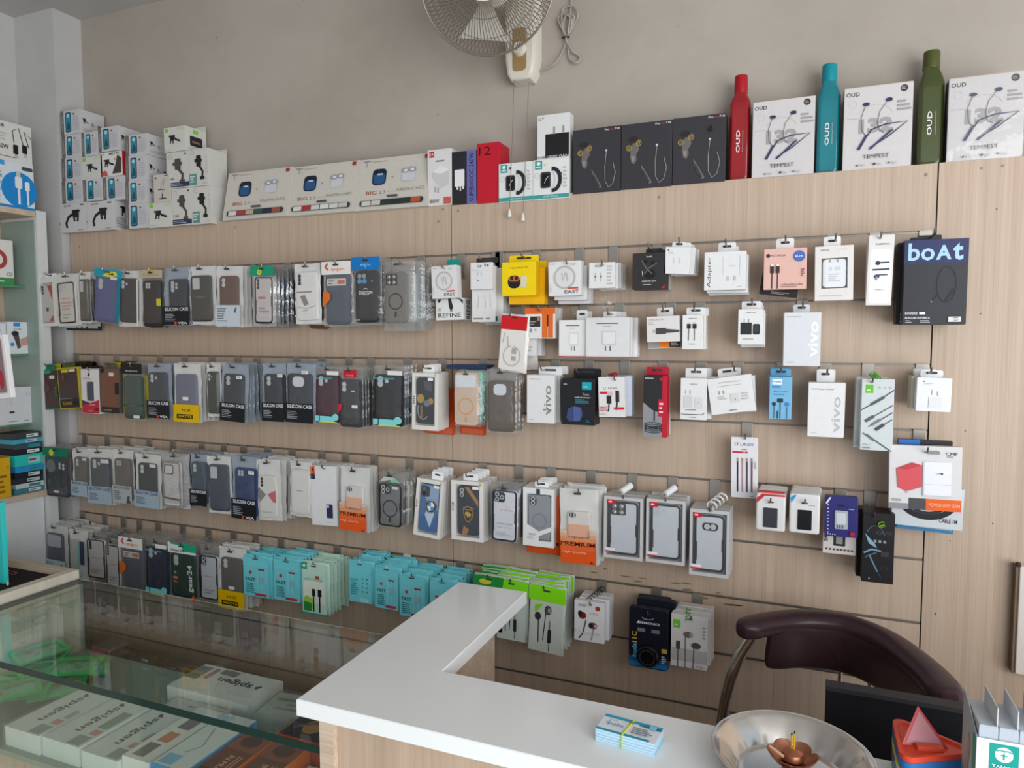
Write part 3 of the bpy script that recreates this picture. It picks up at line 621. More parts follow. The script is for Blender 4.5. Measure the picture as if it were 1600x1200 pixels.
for b, e in (((93, 317, 134, 363), 'beside the painted column'), ((135, 314, 177, 360), 'with text on its flank')):
    tbox('gooseneck_mount_carton', 'white carton with black gooseneck holder picture ' + e, b, '#cbc8c6', [T('BOOST', 0.33, 0.91, 0.06, '#4a4744', 0, 0.28, 1), R(0.8, 0.9, 0.94, 0.94, '#3b3836')] + gooseneck(0.55, 0.5, 0.62, BK) + [R(0.7, 0.05, 0.9, 0.075, G5), R(0.02, 0.28, 0.05, 0.36, G5)], 0.10, YA - 0.004, mount(0.5, 0.62, 0.5, BK) + [N(0.1, 0.08, 0.9, 0.45, 7, '#8a8c96')], cat='box', group=GA)
tbox('selfie_stand_carton', 'small open-topped cream carton with a phone stand drawing', (240, 272, 265.5, 316), '#c9c2b8', [L([(0.55, 0.2), (0.55, 0.45), (0.7, 0.85)], 0.03, G5), L([(0.4, 0.45), (0.62, 0.85)], 0.025, G5), EL(0.55, 0.13, 0.25, 0.03, '#55504c'), R(0.5, 0.15, 0.58, 0.3, '#55504c'), R(0.1, 0.84, 0.2, 0.9, '#55504c'), R(0.7, 0.92, 0.9, 0.95, '#3a3634'), L([(0.3, 0.45), (0.72, 0.45)], 0.04, '#55504c')], 0.05, YA - 0.004, cat='box', group=GA, flap=0.012)
E_OPS1 = [O(0.18, 0.88, 0.08, 0.015, G5), T('CAR', 0.2, 0.26, 0.07, '#55565c', 0, 0.3, 1), R(0.02, 0.03, 0.98, 0.16, '#2b3450'), N(0.06, 0.05, 0.9, 0.14, 2, '#9fa6ba')] + tallmount(0.5, 0.5, 0.62, '#4d4744') + [R(0.82, 0.9, 0.88, 0.94, BK)]
E_OPS2 = [O(0.2, 0.9, 0.09, 0.015, G5), R(0.02, 0.04, 0.4, 0.34, '#64908c'), N(0.06, 0.1, 0.36, 0.3, 3, '#cfdedb')] + tallmount(0.52, 0.52, 0.6, BK) + [N(0.9, 0.3, 0.98, 0.8, 5, G7), R(0.72, 0.05, 0.95, 0.08, G7)]
ES = [N(0.4, 0.3, 0.62, 0.7, 5, '#d0cec9')]
for b, o, e in (((260, 237, 296, 294), E_OPS1, 'dark blue strip, upper of two'), ((295, 232, 325, 291), E_OPS2, 'grey-green panel, upper of two'), ((269, 294, 300, 352), E_OPS1, 'dark blue strip, lower of two'), ((300, 291, 330, 350), E_OPS2, 'grey-green panel, lower of two')):
    tbox('car_holder_carton', 'tall pale carton with car phone holder picture, ' + e, b, '#cfccc5', o, 0.085, YA, ES, cat='box', group=GA, flap=0.014 if b[1] == 232 else None)
def bigops(win):
    return [T('BIG', 0.21, 0.33, 0.072, '#a3503a', 0, 0.15, 1), T('2.3', 0.36, 0.33, 0.062, '#77736f', 0, 0.09), N(0.43, 0.31, 0.55, 0.35, 1, G7), T('EARPHONES', 0.75, 0.35, 0.06, '#8f8b87', 0, 0.37), L([(0.07, 0.95), (0.11, 0.95), (0.11, 0.84)], 0.008, '#8b8784'), L([(0.06, 0.95), (0.16, 0.95)], 0.012, '#8b8784'), T('TWS BIG LOUT', 0.28, 0.93, 0.022, '#8b8784', 0, 0.22), Q(0.9, 0.9, 0.955, 0.975, 0.01, '#a3372f'),
            Q(0.21, 0.47, 0.40, 0.78, 0.05, '#1d2435'), Q(0.23, 0.49, 0.385, 0.69, 0.035, '#2d5684'), R(0.28, 0.66, 0.35, 0.69, '#c7d2de'), T('+', 0.49, 0.6, 0.05, G5), Q(0.62, 0.5, 0.79, 0.68, 0.02, '#cbcad0'), EL(0.66, 0.70, 0.055, 0.05, '#9c9ba2'), EL(0.75, 0.71, 0.055, 0.05, '#9c9ba2'), EL(0.665, 0.7, 0.025, 0.025, '#e2e2e2'), EL(0.755, 0.71, 0.025, 0.025, '#e2e2e2'),
            Q(0.44, 0.215, 0.59, 0.26, 0.02, '#5a5450'), Q(0.07, 0.07, 0.94, 0.18, 0.05, '#3a3a3c')] + [R(0.1 + 0.135 * i, 0.08, 0.1 + 0.135 * i + 0.125, 0.17, cc) for i, cc in enumerate(win)]
for b, wn, e in (((345, 260, 447, 341), ['#d8d5d0', '#a8423e', '#c6a48f', '#35544f', '#2a3142', '#9c5248'], 'many dark coloured swatches'), ((446, 250, 552, 334), ['#d8d5d0', '#b0323a', '#cfccc8', '#dedcd8', '#d4d2ce', '#c2c0bc'], 'one red and pale swatches'), ((552, 238, 667, 326), ['#d0ccc4', '#c8c4bc', '#2f3a3a', '#2a3333', '#2f3a3a', '#c2512c'], 'dark and one orange swatch')):
    tbox('earphone_display_carton', 'wide cream earphone carton leaning on the wall, ' + e, b, '#cbc5bb', bigops(wn), 0.022, -0.014, lean=12, cat='box', group='wide earphone cartons on the slatwall top')
tbox('charger_carton', 'slim white charger carton with red logo square at its corner', (668, 233, 705.5, 321), '#d9d6d4', [R(0.08, 0.86, 0.28, 0.97, '#c0342f'), T('1+', 0.18, 0.915, 0.06, '#eeeeee', 0, 0.14, 1), N(0.35, 0.76, 0.85, 0.82, 1, '#8d8a88'), P([(0.2, 0.6), (0.55, 0.72), (0.9, 0.62), (0.88, 0.36), (0.55, 0.3), (0.22, 0.5)], '#c9c6c5'), P([(0.2, 0.6), (0.55, 0.72), (0.9, 0.62), (0.56, 0.56)], '#e4e2e2'), R(0.3, 0.24, 0.36, 0.34, '#aaa8a6'), R(0.42, 0.22, 0.48, 0.32, '#aaa8a6'), T('80W', 0.3, 0.08, 0.07, '#77736f', 0, 0.4, 1), R(0.68, 0.02, 0.98, 0.14, '#c75a55')], 0.06, -0.004)
tbox('charger_carton', 'black charger carton with purple strip and vertical lettering', (706, 236, 744, 319), '#27272b', [R(0.62, 0, 1, 1, '#6c6aa6'), T('SUPERVOOC 240W', 0.81, 0.5, 0.2, '#2f2c52', 90, 0.92, 1), Q(0.12, 0.34, 0.52, 0.66, 0.03, '#e6e4e4'), R(0.2, 0.28, 0.27, 0.36, '#e6e4e4'), R(0.33, 0.25, 0.38, 0.36, '#e6e4e4'), R(0.44, 0.28, 0.5, 0.36, '#e6e4e4')], 0.05, -0.003)
tbox('phone_carton', 'tall red phone carton marked with a large 12', (745, 223, 780, 318), '#c0182c', [T('12', 0.36, 0.87, 0.14, '#2a1214', 0, 0.52)], 0.075, 0.0, group=None)
for b, e in (((779, 254, 832, 315), 'beside the red phone carton'), ((832.5, 248, 889, 311), 'beside the black headset cartons')):
    tbox('watch_carton', 'white smartwatch carton with teal bottom band ' + e, b, '#dfe0de', [R(0, 0.02, 1, 0.12, '#3f9a95'), T('SMART WATCH', 0.5, 0.07, 0.04, '#d8efec', 0, 0.4), R(0.06, 0.76, 0.26, 0.97, '#3f9a95'), C(0.16, 0.9, 0.05, '#dff0ee'), N(0.09, 0.79, 0.24, 0.84, 1, '#dff0ee'), O(0.12, 0.6, 0.07, 0.01, G7),
        L(arc(0.56, 0.48, 0.2, 0.27, -100, 100), 0.1, '#27272b'), L(arc(0.54, 0.48, 0.08, 0.2, -100, 100), 0.03, '#c9c9cb'), Q(0.22, 0.28, 0.5, 0.68, 0.06, '#34343a'), Q(0.26, 0.33, 0.46, 0.63, 0.04, '#101014'), L([(0.36, 0.48), (0.43, 0.56)], 0.015, '#d8d8d8'), L([(0.36, 0.48), (0.33, 0.4)], 0.012, '#d8d8d8'), C(0.8, 0.62, 0.02, '#444'), N(0.86, 0.25, 0.96, 0.8, 6, G7), C(0.36, 0.86, 0.03, '#26262a' if 'red' in e else '#e8d89a')], 0.05, -0.006)
zz = at_y(860, 248, -0.006).z
tbox('power_adapter_carton', 'white carton with black plug picture standing on a watch carton', (839, 178, 890, 248), '#dcdad9', [T('CMF', 0.13, 0.93, 0.035, '#3c3a3a', 0, 0.2), N(0.04, 0.87, 0.2, 0.9, 1, G5), R(0.26, 0.03, 0.98, 0.56, '#1d1c1f'), Q(0.50, 0.55, 0.56, 0.72, 0.02, '#9d9a98'), Q(0.78, 0.55, 0.84, 0.72, 0.02, '#9d9a98'), T('POWER', 0.15, 0.05, 0.055, '#4e4c4c', 0, 0.3), T('100W GAN', 0.64, 0.05, 0.06, '#e2e0e0', 0, 0.66)], 0.035, 0.0, zb=zz + 0.0005)
FACE = '#6b6664'
def headset(flag):
    return [P([(0.25, 0.72), (0.3, 0.78), (0.4, 0.74), (0.38, 0.68)], '#55504e'), P([(0.19, 0.62), (0.24, 0.70), (0.33, 0.70), (0.36, 0.6), (0.3, 0.52), (0.31, 0.44), (0.27, 0.38), (0.21, 0.4), (0.18, 0.5)], FACE), P([(0.2, 0.5), (0.27, 0.5), (0.26, 0.42), (0.22, 0.42)], '#8b8683'), EL(0.24, 0.755, 0.1, 0.05, '#2b2827'),
            O(0.155, 0.63, 0.055, 0.012, '#b79b45'), O(0.155, 0.63, 0.025, 0.008, '#b79b45'), O(0.35, 0.69, 0.055, 0.012, '#b79b45'), O(0.35, 0.69, 0.025, 0.008, '#b79b45'),
            P([(0.39, 0.37), (0.45, 0.31), (0.62, 0.08), (0.58, 0.05), (0.46, 0.17)], '#6b6869'), P([(0.43, 0.31), (0.58, 0.09), (0.55, 0.08), (0.44, 0.2)], '#39383b'), L([(0.71, 0.62), (0.68, 0.38), (0.69, 0.16), (0.76, 0.06), (0.85, 0.12), (0.90, 0.28), (0.85, 0.44)], 0.012, '#9a9898'), C(0.71, 0.635, 0.022, '#c9c7c7'), T('Pro', 0.72, 0.955, 0.032, '#d8d4d4', 0, 0.09, 1), T('music', 0.82, 0.955, 0.03, '#b8464e', 0, 0.1), T('718', 0.93, 0.955, 0.032, '#d8d4d4', 0, 0.1, 1)] + ([P([(0.66, 0.78), (0.74, 0.85), (0.76, 0.76), (0.7, 0.74)], '#1b1a1a')] if flag else [])
for b, e, fl in (((895, 200, 969, 300.5), 'with lifted top edge', 0), ((970, 191, 1049.5, 293.5), 'between two alike', 0), ((1050.5, 181, 1133, 286), 'beside the red bottle', 1)):
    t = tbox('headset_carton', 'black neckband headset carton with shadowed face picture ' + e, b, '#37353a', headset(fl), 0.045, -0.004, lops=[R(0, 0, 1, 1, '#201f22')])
    if not fl and b[0] == 895:
        X, z, w, h = fit(b, -0.004); MB().tube([(0.02, 0.02, h), (0.025, 0.02, h + 0.006), (w / 2 - 0.002, 0.02, h + 0.004)], 0.0012, mat('#26242a'), 6).build('open_flap', t)
TEMP = [T('OUD', 0.13, 0.915, 0.05, '#2a282a', 0, 0.2, 1), C(0.87, 0.93, 0.055, '#3b3636'), N(0.83, 0.91, 0.91, 0.95, 2, '#a89f9b'), T('132', 0.48, 0.52, 0.18, '#a19c9b', 0, 0.5, 3), L(arc(0.47, 0.6, 0.26, 0.17, 20, 150), 0.004, '#bcb8b8'), L([(0.04, 0.62), (0.22, 0.62)], 0.004, '#9f9b9b'), O(0.14, 0.79, 0.06, 0.004, '#cfcbcb'), N(0.78, 0.66, 0.98, 0.8, 3, '#9a9696'),
        L([(0.32, 0.765), (0.26, 0.62), (0.28, 0.46), (0.33, 0.41)], 0.009, '#6e6a78'), L([(0.64, 0.80), (0.53, 0.68), (0.50, 0.55), (0.53, 0.46), (0.6, 0.42)], 0.009, '#6e6a78'), EL(0.33, 0.78, 0.05, 0.022, '#322f55'), EL(0.66, 0.81, 0.05, 0.024, '#322f55'),
        L([(0.24, 0.26), (0.42, 0.47), (0.62, 0.52), (0.93, 0.53), (0.66, 0.37), (0.40, 0.25)], 0.02, '#3a3660'), P([(0.21, 0.24), (0.25, 0.23), (0.38, 0.42), (0.33, 0.41)], '#3a3660'), P([(0.38, 0.23), (0.42, 0.23), (0.74, 0.45), (0.68, 0.44)], '#3a3660'), T('TEMPEST', 0.49, 0.145, 0.048, '#3b3838', 0, 0.38), C(0.22, 0.045, 0.015, '#55'+'5555'), N(0.26, 0.03, 0.36, 0.06, 2, G7), C(0.47, 0.05, 0.02, '#3b3838'), N(0.51, 0.03, 0.6, 0.06, 2, G7), C(0.68, 0.05, 0.015, '#555555'), N(0.72, 0.03, 0.83, 0.06, 2, G7)]
for b, e, top in (((1175, 155, 1272, 275.5), 'between the red and the teal bottle', '#a9773f'), ((1317, 133, 1424.5, 262.5), 'between the teal and the green bottle', '#cfa257'), ((1480, 117, 1599, 248.5), 'beyond the green bottle, wrapped in glossy film', '#d39a4a')):
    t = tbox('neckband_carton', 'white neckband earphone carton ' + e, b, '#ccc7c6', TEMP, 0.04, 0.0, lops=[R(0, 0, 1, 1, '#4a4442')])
    X, z, w, h = fit(b, 0.0)
    MB().box(-w / 2 + 0.002, w / 2 - 0.002, 0.002, 0.038, h, h + 0.0012, mat(top, 0.5)).build('top_panel', t)
    if 'film' in e:
        vs, fs = pillow(w * 1.02, h * 1.02, 0.002, 5, 9, 9); MB().add([(p[0], p[1] * 1.5 - 0.0035, p[2] - h * 0.01) for p in vs], fs, FILM['thick']).build('shrink_film', t, True)
def bottle(px, c, c2, d):
    L_, T_, R_, B_, cl, cr, cb, sh = px; yb = 0.038
    X, z, w, h = fit((L_, T_, R_, B_), 0.005); cw = at_y(cr, T_, 0.02).x - at_y(cl, T_, 0.02).x
    z = H; h = at_y((L_ + R_) / 2, T_, 0.03).z - H; zc = at_y(cl, cb, 0.03).z - H; zs = at_y(cl, sh, 0.03).z - H; r = w / 2 * 0.94; rc = cw / 2
    m, nt, b = newmat('tinted_bottle_' + c.lstrip('#')); tc = nt.nodes.new('ShaderNodeTexCoord'); nz = nt.nodes.new('ShaderNodeTexNoise'); nz.inputs['Scale'].default_value = 20
    mx = nt.nodes.new('ShaderNodeMixRGB'); mx.inputs[1].default_value = hexc(c); mx.inputs[2].default_value = hexc(c2); nt.links.new(tc.outputs['Object'], nz.inputs['Vector']); nt.links.new(nz.outputs[0], mx.inputs[0]); nt.links.new(mx.outputs[0], b.inputs['Base Color'])
    b.inputs['Roughness'].default_value = 0.12; b.inputs['Transmission Weight'].default_value = 0.35; b.inputs['Coat Weight'].default_value = 0.3
    t = thing('water_bottle', d, 'bottle', (X, yb, H), 0, 0, 0, 'square plastic bottles on the slatwall top')
    MB().lathe([(r * 0.55, 0.003), (r * 0.86, 0.0), (r * 0.93, 0.006), (r * 0.93, zs * 0.985), (r * 0.90, zs), (r * 0.8, zs + (zc - zs) * 0.35), (rc * 1.02, zs + (zc - zs) * 0.8), (rc * 0.92, zc), (rc * 0.92, zc + 0.004)], m, 40, sq=6.0).build('bottle_body', t, True)
    MB().lathe([(rc * 1.02, zc + 0.002), (rc * 1.04, zc + 0.006), (rc * 1.0, h * 0.985), (rc * 0.94, h), (rc * 0.5, h + 0.0005)], mat(c2, 0.3), 28).build('screw_cap', t, True)
    prints(MB(), [T('OUD', 0.42, 0.5, 0.24, '#e6dede', 90, 0.32, 1), T('INNOVATIVE', 0.72, 0.5, 0.05, '#d8c8c8', 90, 0.30), O(0.42, 0.345, 0.05, 0.02, c)], r * 1.4, zs * 0.9, -r * 0.95, x0=-r * 0.7, z0=zs * 0.05).build('logo_print', t)
    MB().prism(rrect(-r * 0.66, zs * 0.03, r * 0.66, zs * 0.94, 0.006), -r * 0.945, -r * 0.92, m, 0.001).build('flat_panel', t, True)
bottle((1136, 118, 1174, 281, 1147, 1168, 148, 164), '#c0202c', '#a5141f', 'red square-sided bottle with white logo on the slatwall top')
bottle((1274, 100, 1316, 270, 1286, 1310, 131, 152), '#159aa8', '#0f8793', 'teal square-sided bottle with white logo on the slatwall top')
bottle((1433, 79, 1480, 257, 1445, 1472, 110, 132), '#4a5c1e', '#4b5024', 'olive green square-sided bottle with white logo on the slatwall top')
# ------------------------------------------------------------------ wall fan
fc = at_y(815, 85, YW - 0.04)
t = thing('wall_fan', 'cream wall-mounted fan with gold control plate and wire grille', 'fan', (fc.x, YW, fc.z))
CREAM = mat('#d9d2c4', 0.3); GOLD = mat('#b0905f', 0.35, 0.3)
hw = 0.047; zb_ = at_y(815, 124, YW - 0.05).z - fc.z; zt_ = 0.22
MB().prism([(-hw * 0.62, zb_), (hw * 0.62, zb_), (hw * 0.86, zb_ + 0.018), (hw, zb_ + 0.06), (hw, zt_), (-hw, zt_), (-hw, zb_ + 0.06), (-hw * 0.86, zb_ + 0.018)], -0.055, -0.001, CREAM, 0.01).build('housing', t, True)
MB().flat(rrect(-0.022, zb_ + 0.022, 0.020, zb_ + 0.14, 0.012), -0.0556, GOLD).build('control_plate', t)
k_ = MB(); k_.lathe([(0.021, 0), (0.020, 0.004), (0.016, 0.010), (0.015, 0.014)], CREAM, 24).xf(Matrix.Translation((0, -0.0556, zb_ + 0.082)) @ Matrix.Rotation(math.pi / 2, 4, 'X')); kn = k_.build('speed_dial', t, True)
MB().text('I', 0, zb_ + 0.082, 0.02, -0.0705, mat('#77716a'), -30, 0.004, 1).build('dial_mark', kn)
fcen = Vector((0.185, -0.16, 2.466)) - Vector((fc.x, YW, fc.z)); fr = 0.175
ang = Matrix.Translation(fcen) @ Matrix.Rotation(math.radians(14), 4, 'Z') @ Matrix.Rotation(math.radians(90 + 22), 4, 'X')
WIRE = mat('#8d8377', 0.35, 0.5)
gm = MB()
for i in range(96):
    a = 2 * math.pi * i / 96; tw = 0.10; pts = []
    for q in range(7):
        f = q / 6; r = 0.05 + (fr - 0.05) * f; zz_ = 0.055 * (1 - f ** 2.2); aa = a + tw * f
        pts.append((r * math.cos(aa), r * math.sin(aa), zz_))
    gm.tube(pts, 0.0009, WIRE, 4)
gm.xf(ang).build('front_grille', t)
gb = MB()
for i in range(96):
    a = 2 * math.pi * i / 96; pts = []
    for q in range(6):
        f = q / 5; r = 0.06 + (fr - 0.06) * f; zz_ = -0.075 * (1 - f ** 4); aa = a - 0.16 * f
        pts.append((r * math.cos(aa), r * math.sin(aa), zz_))
    gb.tube(pts, 0.0009, WIRE, 4)
gb.xf(ang).build('rear_grille', t)
MB().tube([(fr * math.cos(2 * math.pi * i / 64), fr * math.sin(2 * math.pi * i / 64), 0) for i in range(64)], 0.0032, WIRE, 7, True).xf(ang).build('rim_ring', t, True)
for rr_, zq in ((0.09, 0.044), (0.135, 0.026), (0.155, 0.015)):
    MB().tube([(rr_ * math.cos(2 * math.pi * i / 48), rr_ * math.sin(2 * math.pi * i / 48), zq) for i in range(48)], 0.0011, WIRE, 5, True).xf(ang).build('grille_ring', t)
for i in range(3):
    a = 2 * math.pi * i / 3 + 0.4; vs = []
    for q in range(6):
        r = 0.03 + 0.125 * q / 5; s_ = 0.32 + 0.16 * q / 5
        for e_ in (-1, 1): vs.append((r * math.cos(a + e_ * s_), r * math.sin(a + e_ * s_), e_ * 0.014 - 0.012))
    MB().add(vs, [(2 * q, 2 * q + 1, 2 * q + 3, 2 * q + 2) for q in range(5)], mat('#cfcabf', 0.3)).xf(ang).build('blade', t, True)
MB().lathe([(0.052, 0.05), (0.05, 0.06), (0.02, 0.066)], CREAM, 24).xf(ang).build('centre_cap', t, True)
MB().lathe([(0.06, -0.16), (0.066, -0.15), (0.062, -0.08), (0.035, -0.06)], CREAM, 24).xf(ang).build('motor', t, True)
MB().tube([fcen + Vector((0.02, 0.12, 0.03)), Vector((0.01, -0.07, 0.26)), Vector((0, -0.03, 0.2))], 0.024, CREAM, 12).build('arm', t, True)
for (u0, v0, u1, v1) in ((803, 126, 796, 330), (826, 128, 817, 336)):
    a = at_y(u0, v0, -0.012) - Vector((fc.x, YW, fc.z)); b = at_y(u1, v1, -0.02) - Vector((fc.x, YW, fc.z))
    s = MB().tube([a + Vector((0, 0.04, 0.004)), a, (a + b) / 2 + Vector((0.001, 0, 0)), b], 0.0009, mat('#7d756c', 0.6), 5).build('pull_cord', t)
    MB().lathe([(0.0015, 0.006), (0.0035, 0.0), (0.006, -0.012), (0.0055, -0.016)], mat('#d9d6cf', 0.4), 12).xf(Matrix.Translation(b)).build('cord_knob', s, True)
cp = [(826, 122), (846, 110), (866, 100), (880, 78), (884, 58), (876, 40), (872, 30), (880, 22), (893, 30), (890, 50), (884, 60), (893, 78), (903, 86), (906, 94), (898, 98), (890, 92), (888, 74), (884, 58), (880, 40), (885, 24), (897, 26), (892, 44), (884, 58), (878, 36), (880, 14), (896, 10), (903, 24), (896, 40), (888, 52), (890, 34), (892, 10), (894, -30)]
pts = [at_y(u, v, YW - 0.008 - 0.004 * (i % 3)) for i, (u, v) in enumerate(cp)]
sm = []
for i in range(len(pts) - 1):
    p0, p1, p2, p3 = pts[max(i - 1, 0)], pts[i], pts[i + 1], pts[min(i + 2, len(pts) - 1)]
    for q in range(5):
        f = q / 5; sm.append(0.5 * ((2 * p1) + (p2 - p0) * f + (2 * p0 - 5 * p1 + 4 * p2 - p3) * f * f + (3 * p1 - p0 - 3 * p2 + p3) * f ** 3))
t = thing('power_cable', 'looped grey power cable tied up on the wall beside the fan', 'cable', tuple(pts[0]))
MB().tube([p - pts[0] for p in sm], 0.0027, mat('#a59d94', 0.4), 7).build('cable', t, True)
p = at_y(884, 58, YW - 0.012) - pts[0]; MB().tube([p + Vector((0.010 * math.cos(a), 0.009 * math.sin(a), 0.002 * math.sin(a))) for a in [2 * math.pi * i / 16 for i in range(16)]], 0.0018, mat('#37312c'), 6, True).build('cable_tie', t)
# ------------------------------------------------------------------ first hook row: bagged cases
SIL = lambda dark=True, vea=True: ('#15181d' if dark else '#9fb0be', 0.33, [T('SILICON CASE', 0.52, 0.285, 0.058, '#dfe3e6' if dark else '#26384d', 0, 0.86, 1), N(0.1, 0.07, 0.5, 0.21, 5, '#8c9299' if dark else '#55687c')] + ([C(0.48, 0.045, 0.05, '#c8452a'), T('VEA', 0.74, 0.045, 0.04, '#e6e6e6', 0, 0.34, 1)] if vea else []))
winbox('boxed_phone_case', 'white case box with red-splashed grey phone picture beside the column', (60, 434, 90, 510), 1, '#dcd8d3', (0.1, 0.07, 0.8, 0.9), '#c3bfbb', 'v3', [P([(0.55, 0.97), (0.95, 0.97), (0.95, 0.55), (0.8, 0.72)], '#b3352f'), P([(0.03, 0.7), (0.12, 0.97), (0.06, 0.97)], '#1c1a1a'), P([(0.6, 0.02), (0.95, 0.02), (0.95, 0.18)], '#b3352f'), Q(0.4, 0.28, 0.6, 0.38, 0.03, '#3b3635')], [], 0.016, 4, -2, (66, 427, 84))
bag('white bag with black-framed clear case and lens holes', (90, 428, 127, 509), 1, '#cfcac4', 'd3', 'white', 4, -2, cs=(0.13, 0.05, 0.84, 0.84), frame='#2b2725', cops=[T('PRIVACY', 0.5, 0.6, 0.03, '#6b6460', 0, 0.5), N(0.2, 0.3, 0.8, 0.54, 3, '#c79c94'), N(0.25, 0.1, 0.75, 0.24, 2, '#a5a09b')])
bag('olive smoke-tinted case with ring in a white bag', (126, 425, 143, 505), 1, '#55524a', 'win', 'white', 2, 0, cs=(0.05, 0.04, 0.95, 0.86), cops=[O(0.5, 0.42, 0.28, 0.05, '#3f3d38')])
bag('slate-blue case in a teal bag with yellow speech mark', (146, 421, 189, 505), 1, '#5b618a', 'd2', 'clear', 2, 7, hd=('#179ab4', 0.15, [P([(0.3, 0.87), (0.5, 0.96), (0.8, 0.97), (0.86, 0.9), (0.6, 0.86)], '#e3d53a'), P([(0.48, 0.91), (0.7, 0.94), (0.72, 0.9)], '#2a2a2a')]), cs=(0.03, 0.02, 0.86, 0.84), ops=[R(0.88, 0.02, 1.0, 0.86, '#147d96'), Q(0.62, 0.82, 0.86, 0.87, 0.01, '#d9dad6')], pal=['#1487a3', '#23607a', '#2b2c30'])
bag('plain black case in a white bag with folded edge', (184, 423, 222, 510), 1, '#2b2b2e', 'd3', 'white', 4, 2, cs=(0.12, 0.07, 0.82, 0.86), ops=[R(0.88, 0.0, 0.94, 0.84, '#e4e0d8')])
bag('black case with small yellow tag and yellow crown print', (222, 422, 258, 512), 1, '#2a2829', 'd4', 'clear', 4, 1, hd=('#b9ac93', 0.14, [P([(0.35, 0.94), (0.42, 0.99), (0.65, 0.99), (0.72, 0.94)], '#c8ac35'), T('kaaiyaaa', 0.5, 0.91, 0.03, '#a38b2d', 0, 0.7)]), cs=(0.1, 0.01, 0.92, 0.82), ops=[Q(0.74, 0.38, 0.93, 0.5, 0.02, '#d2c32f')])
bag('black five-lens case in a pale blue bag with black band', (257, 418, 300, 509), 1, '#32353a', 'd5', 'blue', 4, 0, bd=SIL(), cs=(0.22, 0.06, 0.92, 0.8))
bag('dark olive rugged case with square window in white bag', (295, 416, 338, 507), 1, '#37342f', 'win', 'white', 4, 0, cs=(0.14, 0.05, 0.86, 0.84), cops=[T('ROBOT', 0.5, 0.53, 0.035, '#8a877f', 0, 0.45), L([(0.9, 0.4), (0.9, 0.62)], 0.03, '#1d1c1a')])
bag('chocolate brown case over a pale printed band', (338, 416, 379, 511), 1, '#5d4238', 'd2', 'white', 4, 1, bd=('#c4cdd3', 0.36, [N(0.1, 0.08, 0.5, 0.32, 6, '#77828a'), P([(0.74, 0.24), (0.82, 0.33), (0.86, 0.32), (0.82, 0.25), (0.88, 0.24)], '#17695e')]), cs=(0.17, 0.1, 0.86, 0.84))
bag('silver foil bag with green header and yellow dot, row one', (394, 416, 431, 510), 1, '#cfc6c2', 'v3', 'foil', 6, 1, hd=('#17936f', 0.16, [C(0.4, 0.9, 0.10, '#d9cc2a'), T('5.0', 0.4, 0.9, 0.03, '#33300c', 0, 0.12)]), cs=(0.16, 0.05, 0.92, 0.82), frame='#232325', cops=[N(0.2, 0.5, 0.85, 0.6, 1, '#c06a60'), N(0.2, 0.22, 0.8, 0.36, 2, '#9a9592')], bx=0.006)
bag('white printed back cover with tilted grey phone drawing', (462, 412, 502, 506), 1, '#dddad8', 'v3', 'white', 4, -1, cs=(0.08, 0.06, 0.92, 0.86), cops=[R(0.05, 0.575, 0.75, 0.60, '#8d6f84'), P([(0.2, 0.5), (0.42, 0.53), (0.6, 0.33), (0.38, 0.3)], '#807d7c'), L([(0.1, 0.28), (0.5, 0.24), (0.9, 0.3)], 0.02, '#7c6f8c'), T('COVER', 0.4, 0.2, 0.025, '#666', 0, 0.25), C(0.45, 0.14, 0.03, G7)], rough=0.3)
KR = lambda d, box, k, n=5: bag(d, box, k, '#565c66', 'none', 'clear', n, 0, hd=('#e3e0dd', 0.2, [P([(0.1, 0.92), (0.2, 0.99), (0.24, 0.96), (0.18, 0.92), (0.26, 0.88), (0.2, 0.86)], '#cf5a2c'), T('spigen', 0.56, 0.875, 0.06, '#d88a66', 0, 0.46, 1)]), cs=(0.12, 0.03, 0.93, 0.80), cops=[Q(0.05, 0.78, 0.85, 0.92, 0.02, '#c9c4c2'), N(0.1, 0.8, 0.4, 0.9, 2, '#a05a4a'), R(0.5, 0.81, 0.8, 0.89, '#c56a4c')] + [L([(0.1 + 0.1 * i, 0.05), (0.1 + 0.1 * i, 0.7)], 0.012, '#4a5059') for i in range(9)], ops=[P([(0.03, 0.3), (0.1, 0.32), (0.3, 0.42), (0.3, 0.5), (0.18, 0.55), (0.05, 0.54)], '#dd6a22')])
KR('ribbed slate case under white header with orange badge, upper row', (506, 409, 552, 510), 1)
bag('black lettered case under a bright blue header card', (553, 402, 597, 508), 1, '#2c2a2a', 'none', 'clear', 5, 0, hd=('#0f73bd', 0.19, [T('ROBOT-A', 0.5, 0.885, 0.03, '#bfe0f5', 0, 0.35), P([(0.48, 0.86), (0.52, 0.86), (0.5, 0.84)], '#bfe0f5')]), cs=(0.1, 0.04, 0.9, 0.8), cops=[C(0.2, 0.9, 0.09, '#8f9496'), C(0.4, 0.9, 0.09, '#8f9496'), EL(0.2, 0.8, 0.1, 0.05, '#4a8fc0'), EL(0.42, 0.8, 0.1, 0.05, '#4a8fc0'), C(0.75, 0.8, 0.04, '#4a8fc0'), T('ZARTON', 0.46, 0.58, 0.06, '#e8e8e8', 0, 0.6, 1), L(arc(0.46, 0.63, 0.09, 0.03, 10, 170), 0.015, '#e8e8e8'), L([(0.3, 0.54), (0.62, 0.54)], 0.02, '#e8e8e8'), T('LITE', 0.12, 0.05, 0.03, '#d8d8d8', 0, 0.18)], pal=['#1d1d20', '#2d5f8a', '#32343a'])
bag('warm grey case with four lenses and dark magnetic ring', (600, 408, 648, 517), 1, '#77726c', 'q4', 'clear', 6, 0, cs=(0.06, 0.12, 0.78, 0.84), cops=ringops('#35322f'), pal=['#9fb4cc', '#2b2f3a', '#48a094', '#c2c2be', '#3a3d42'], bx=0.012)
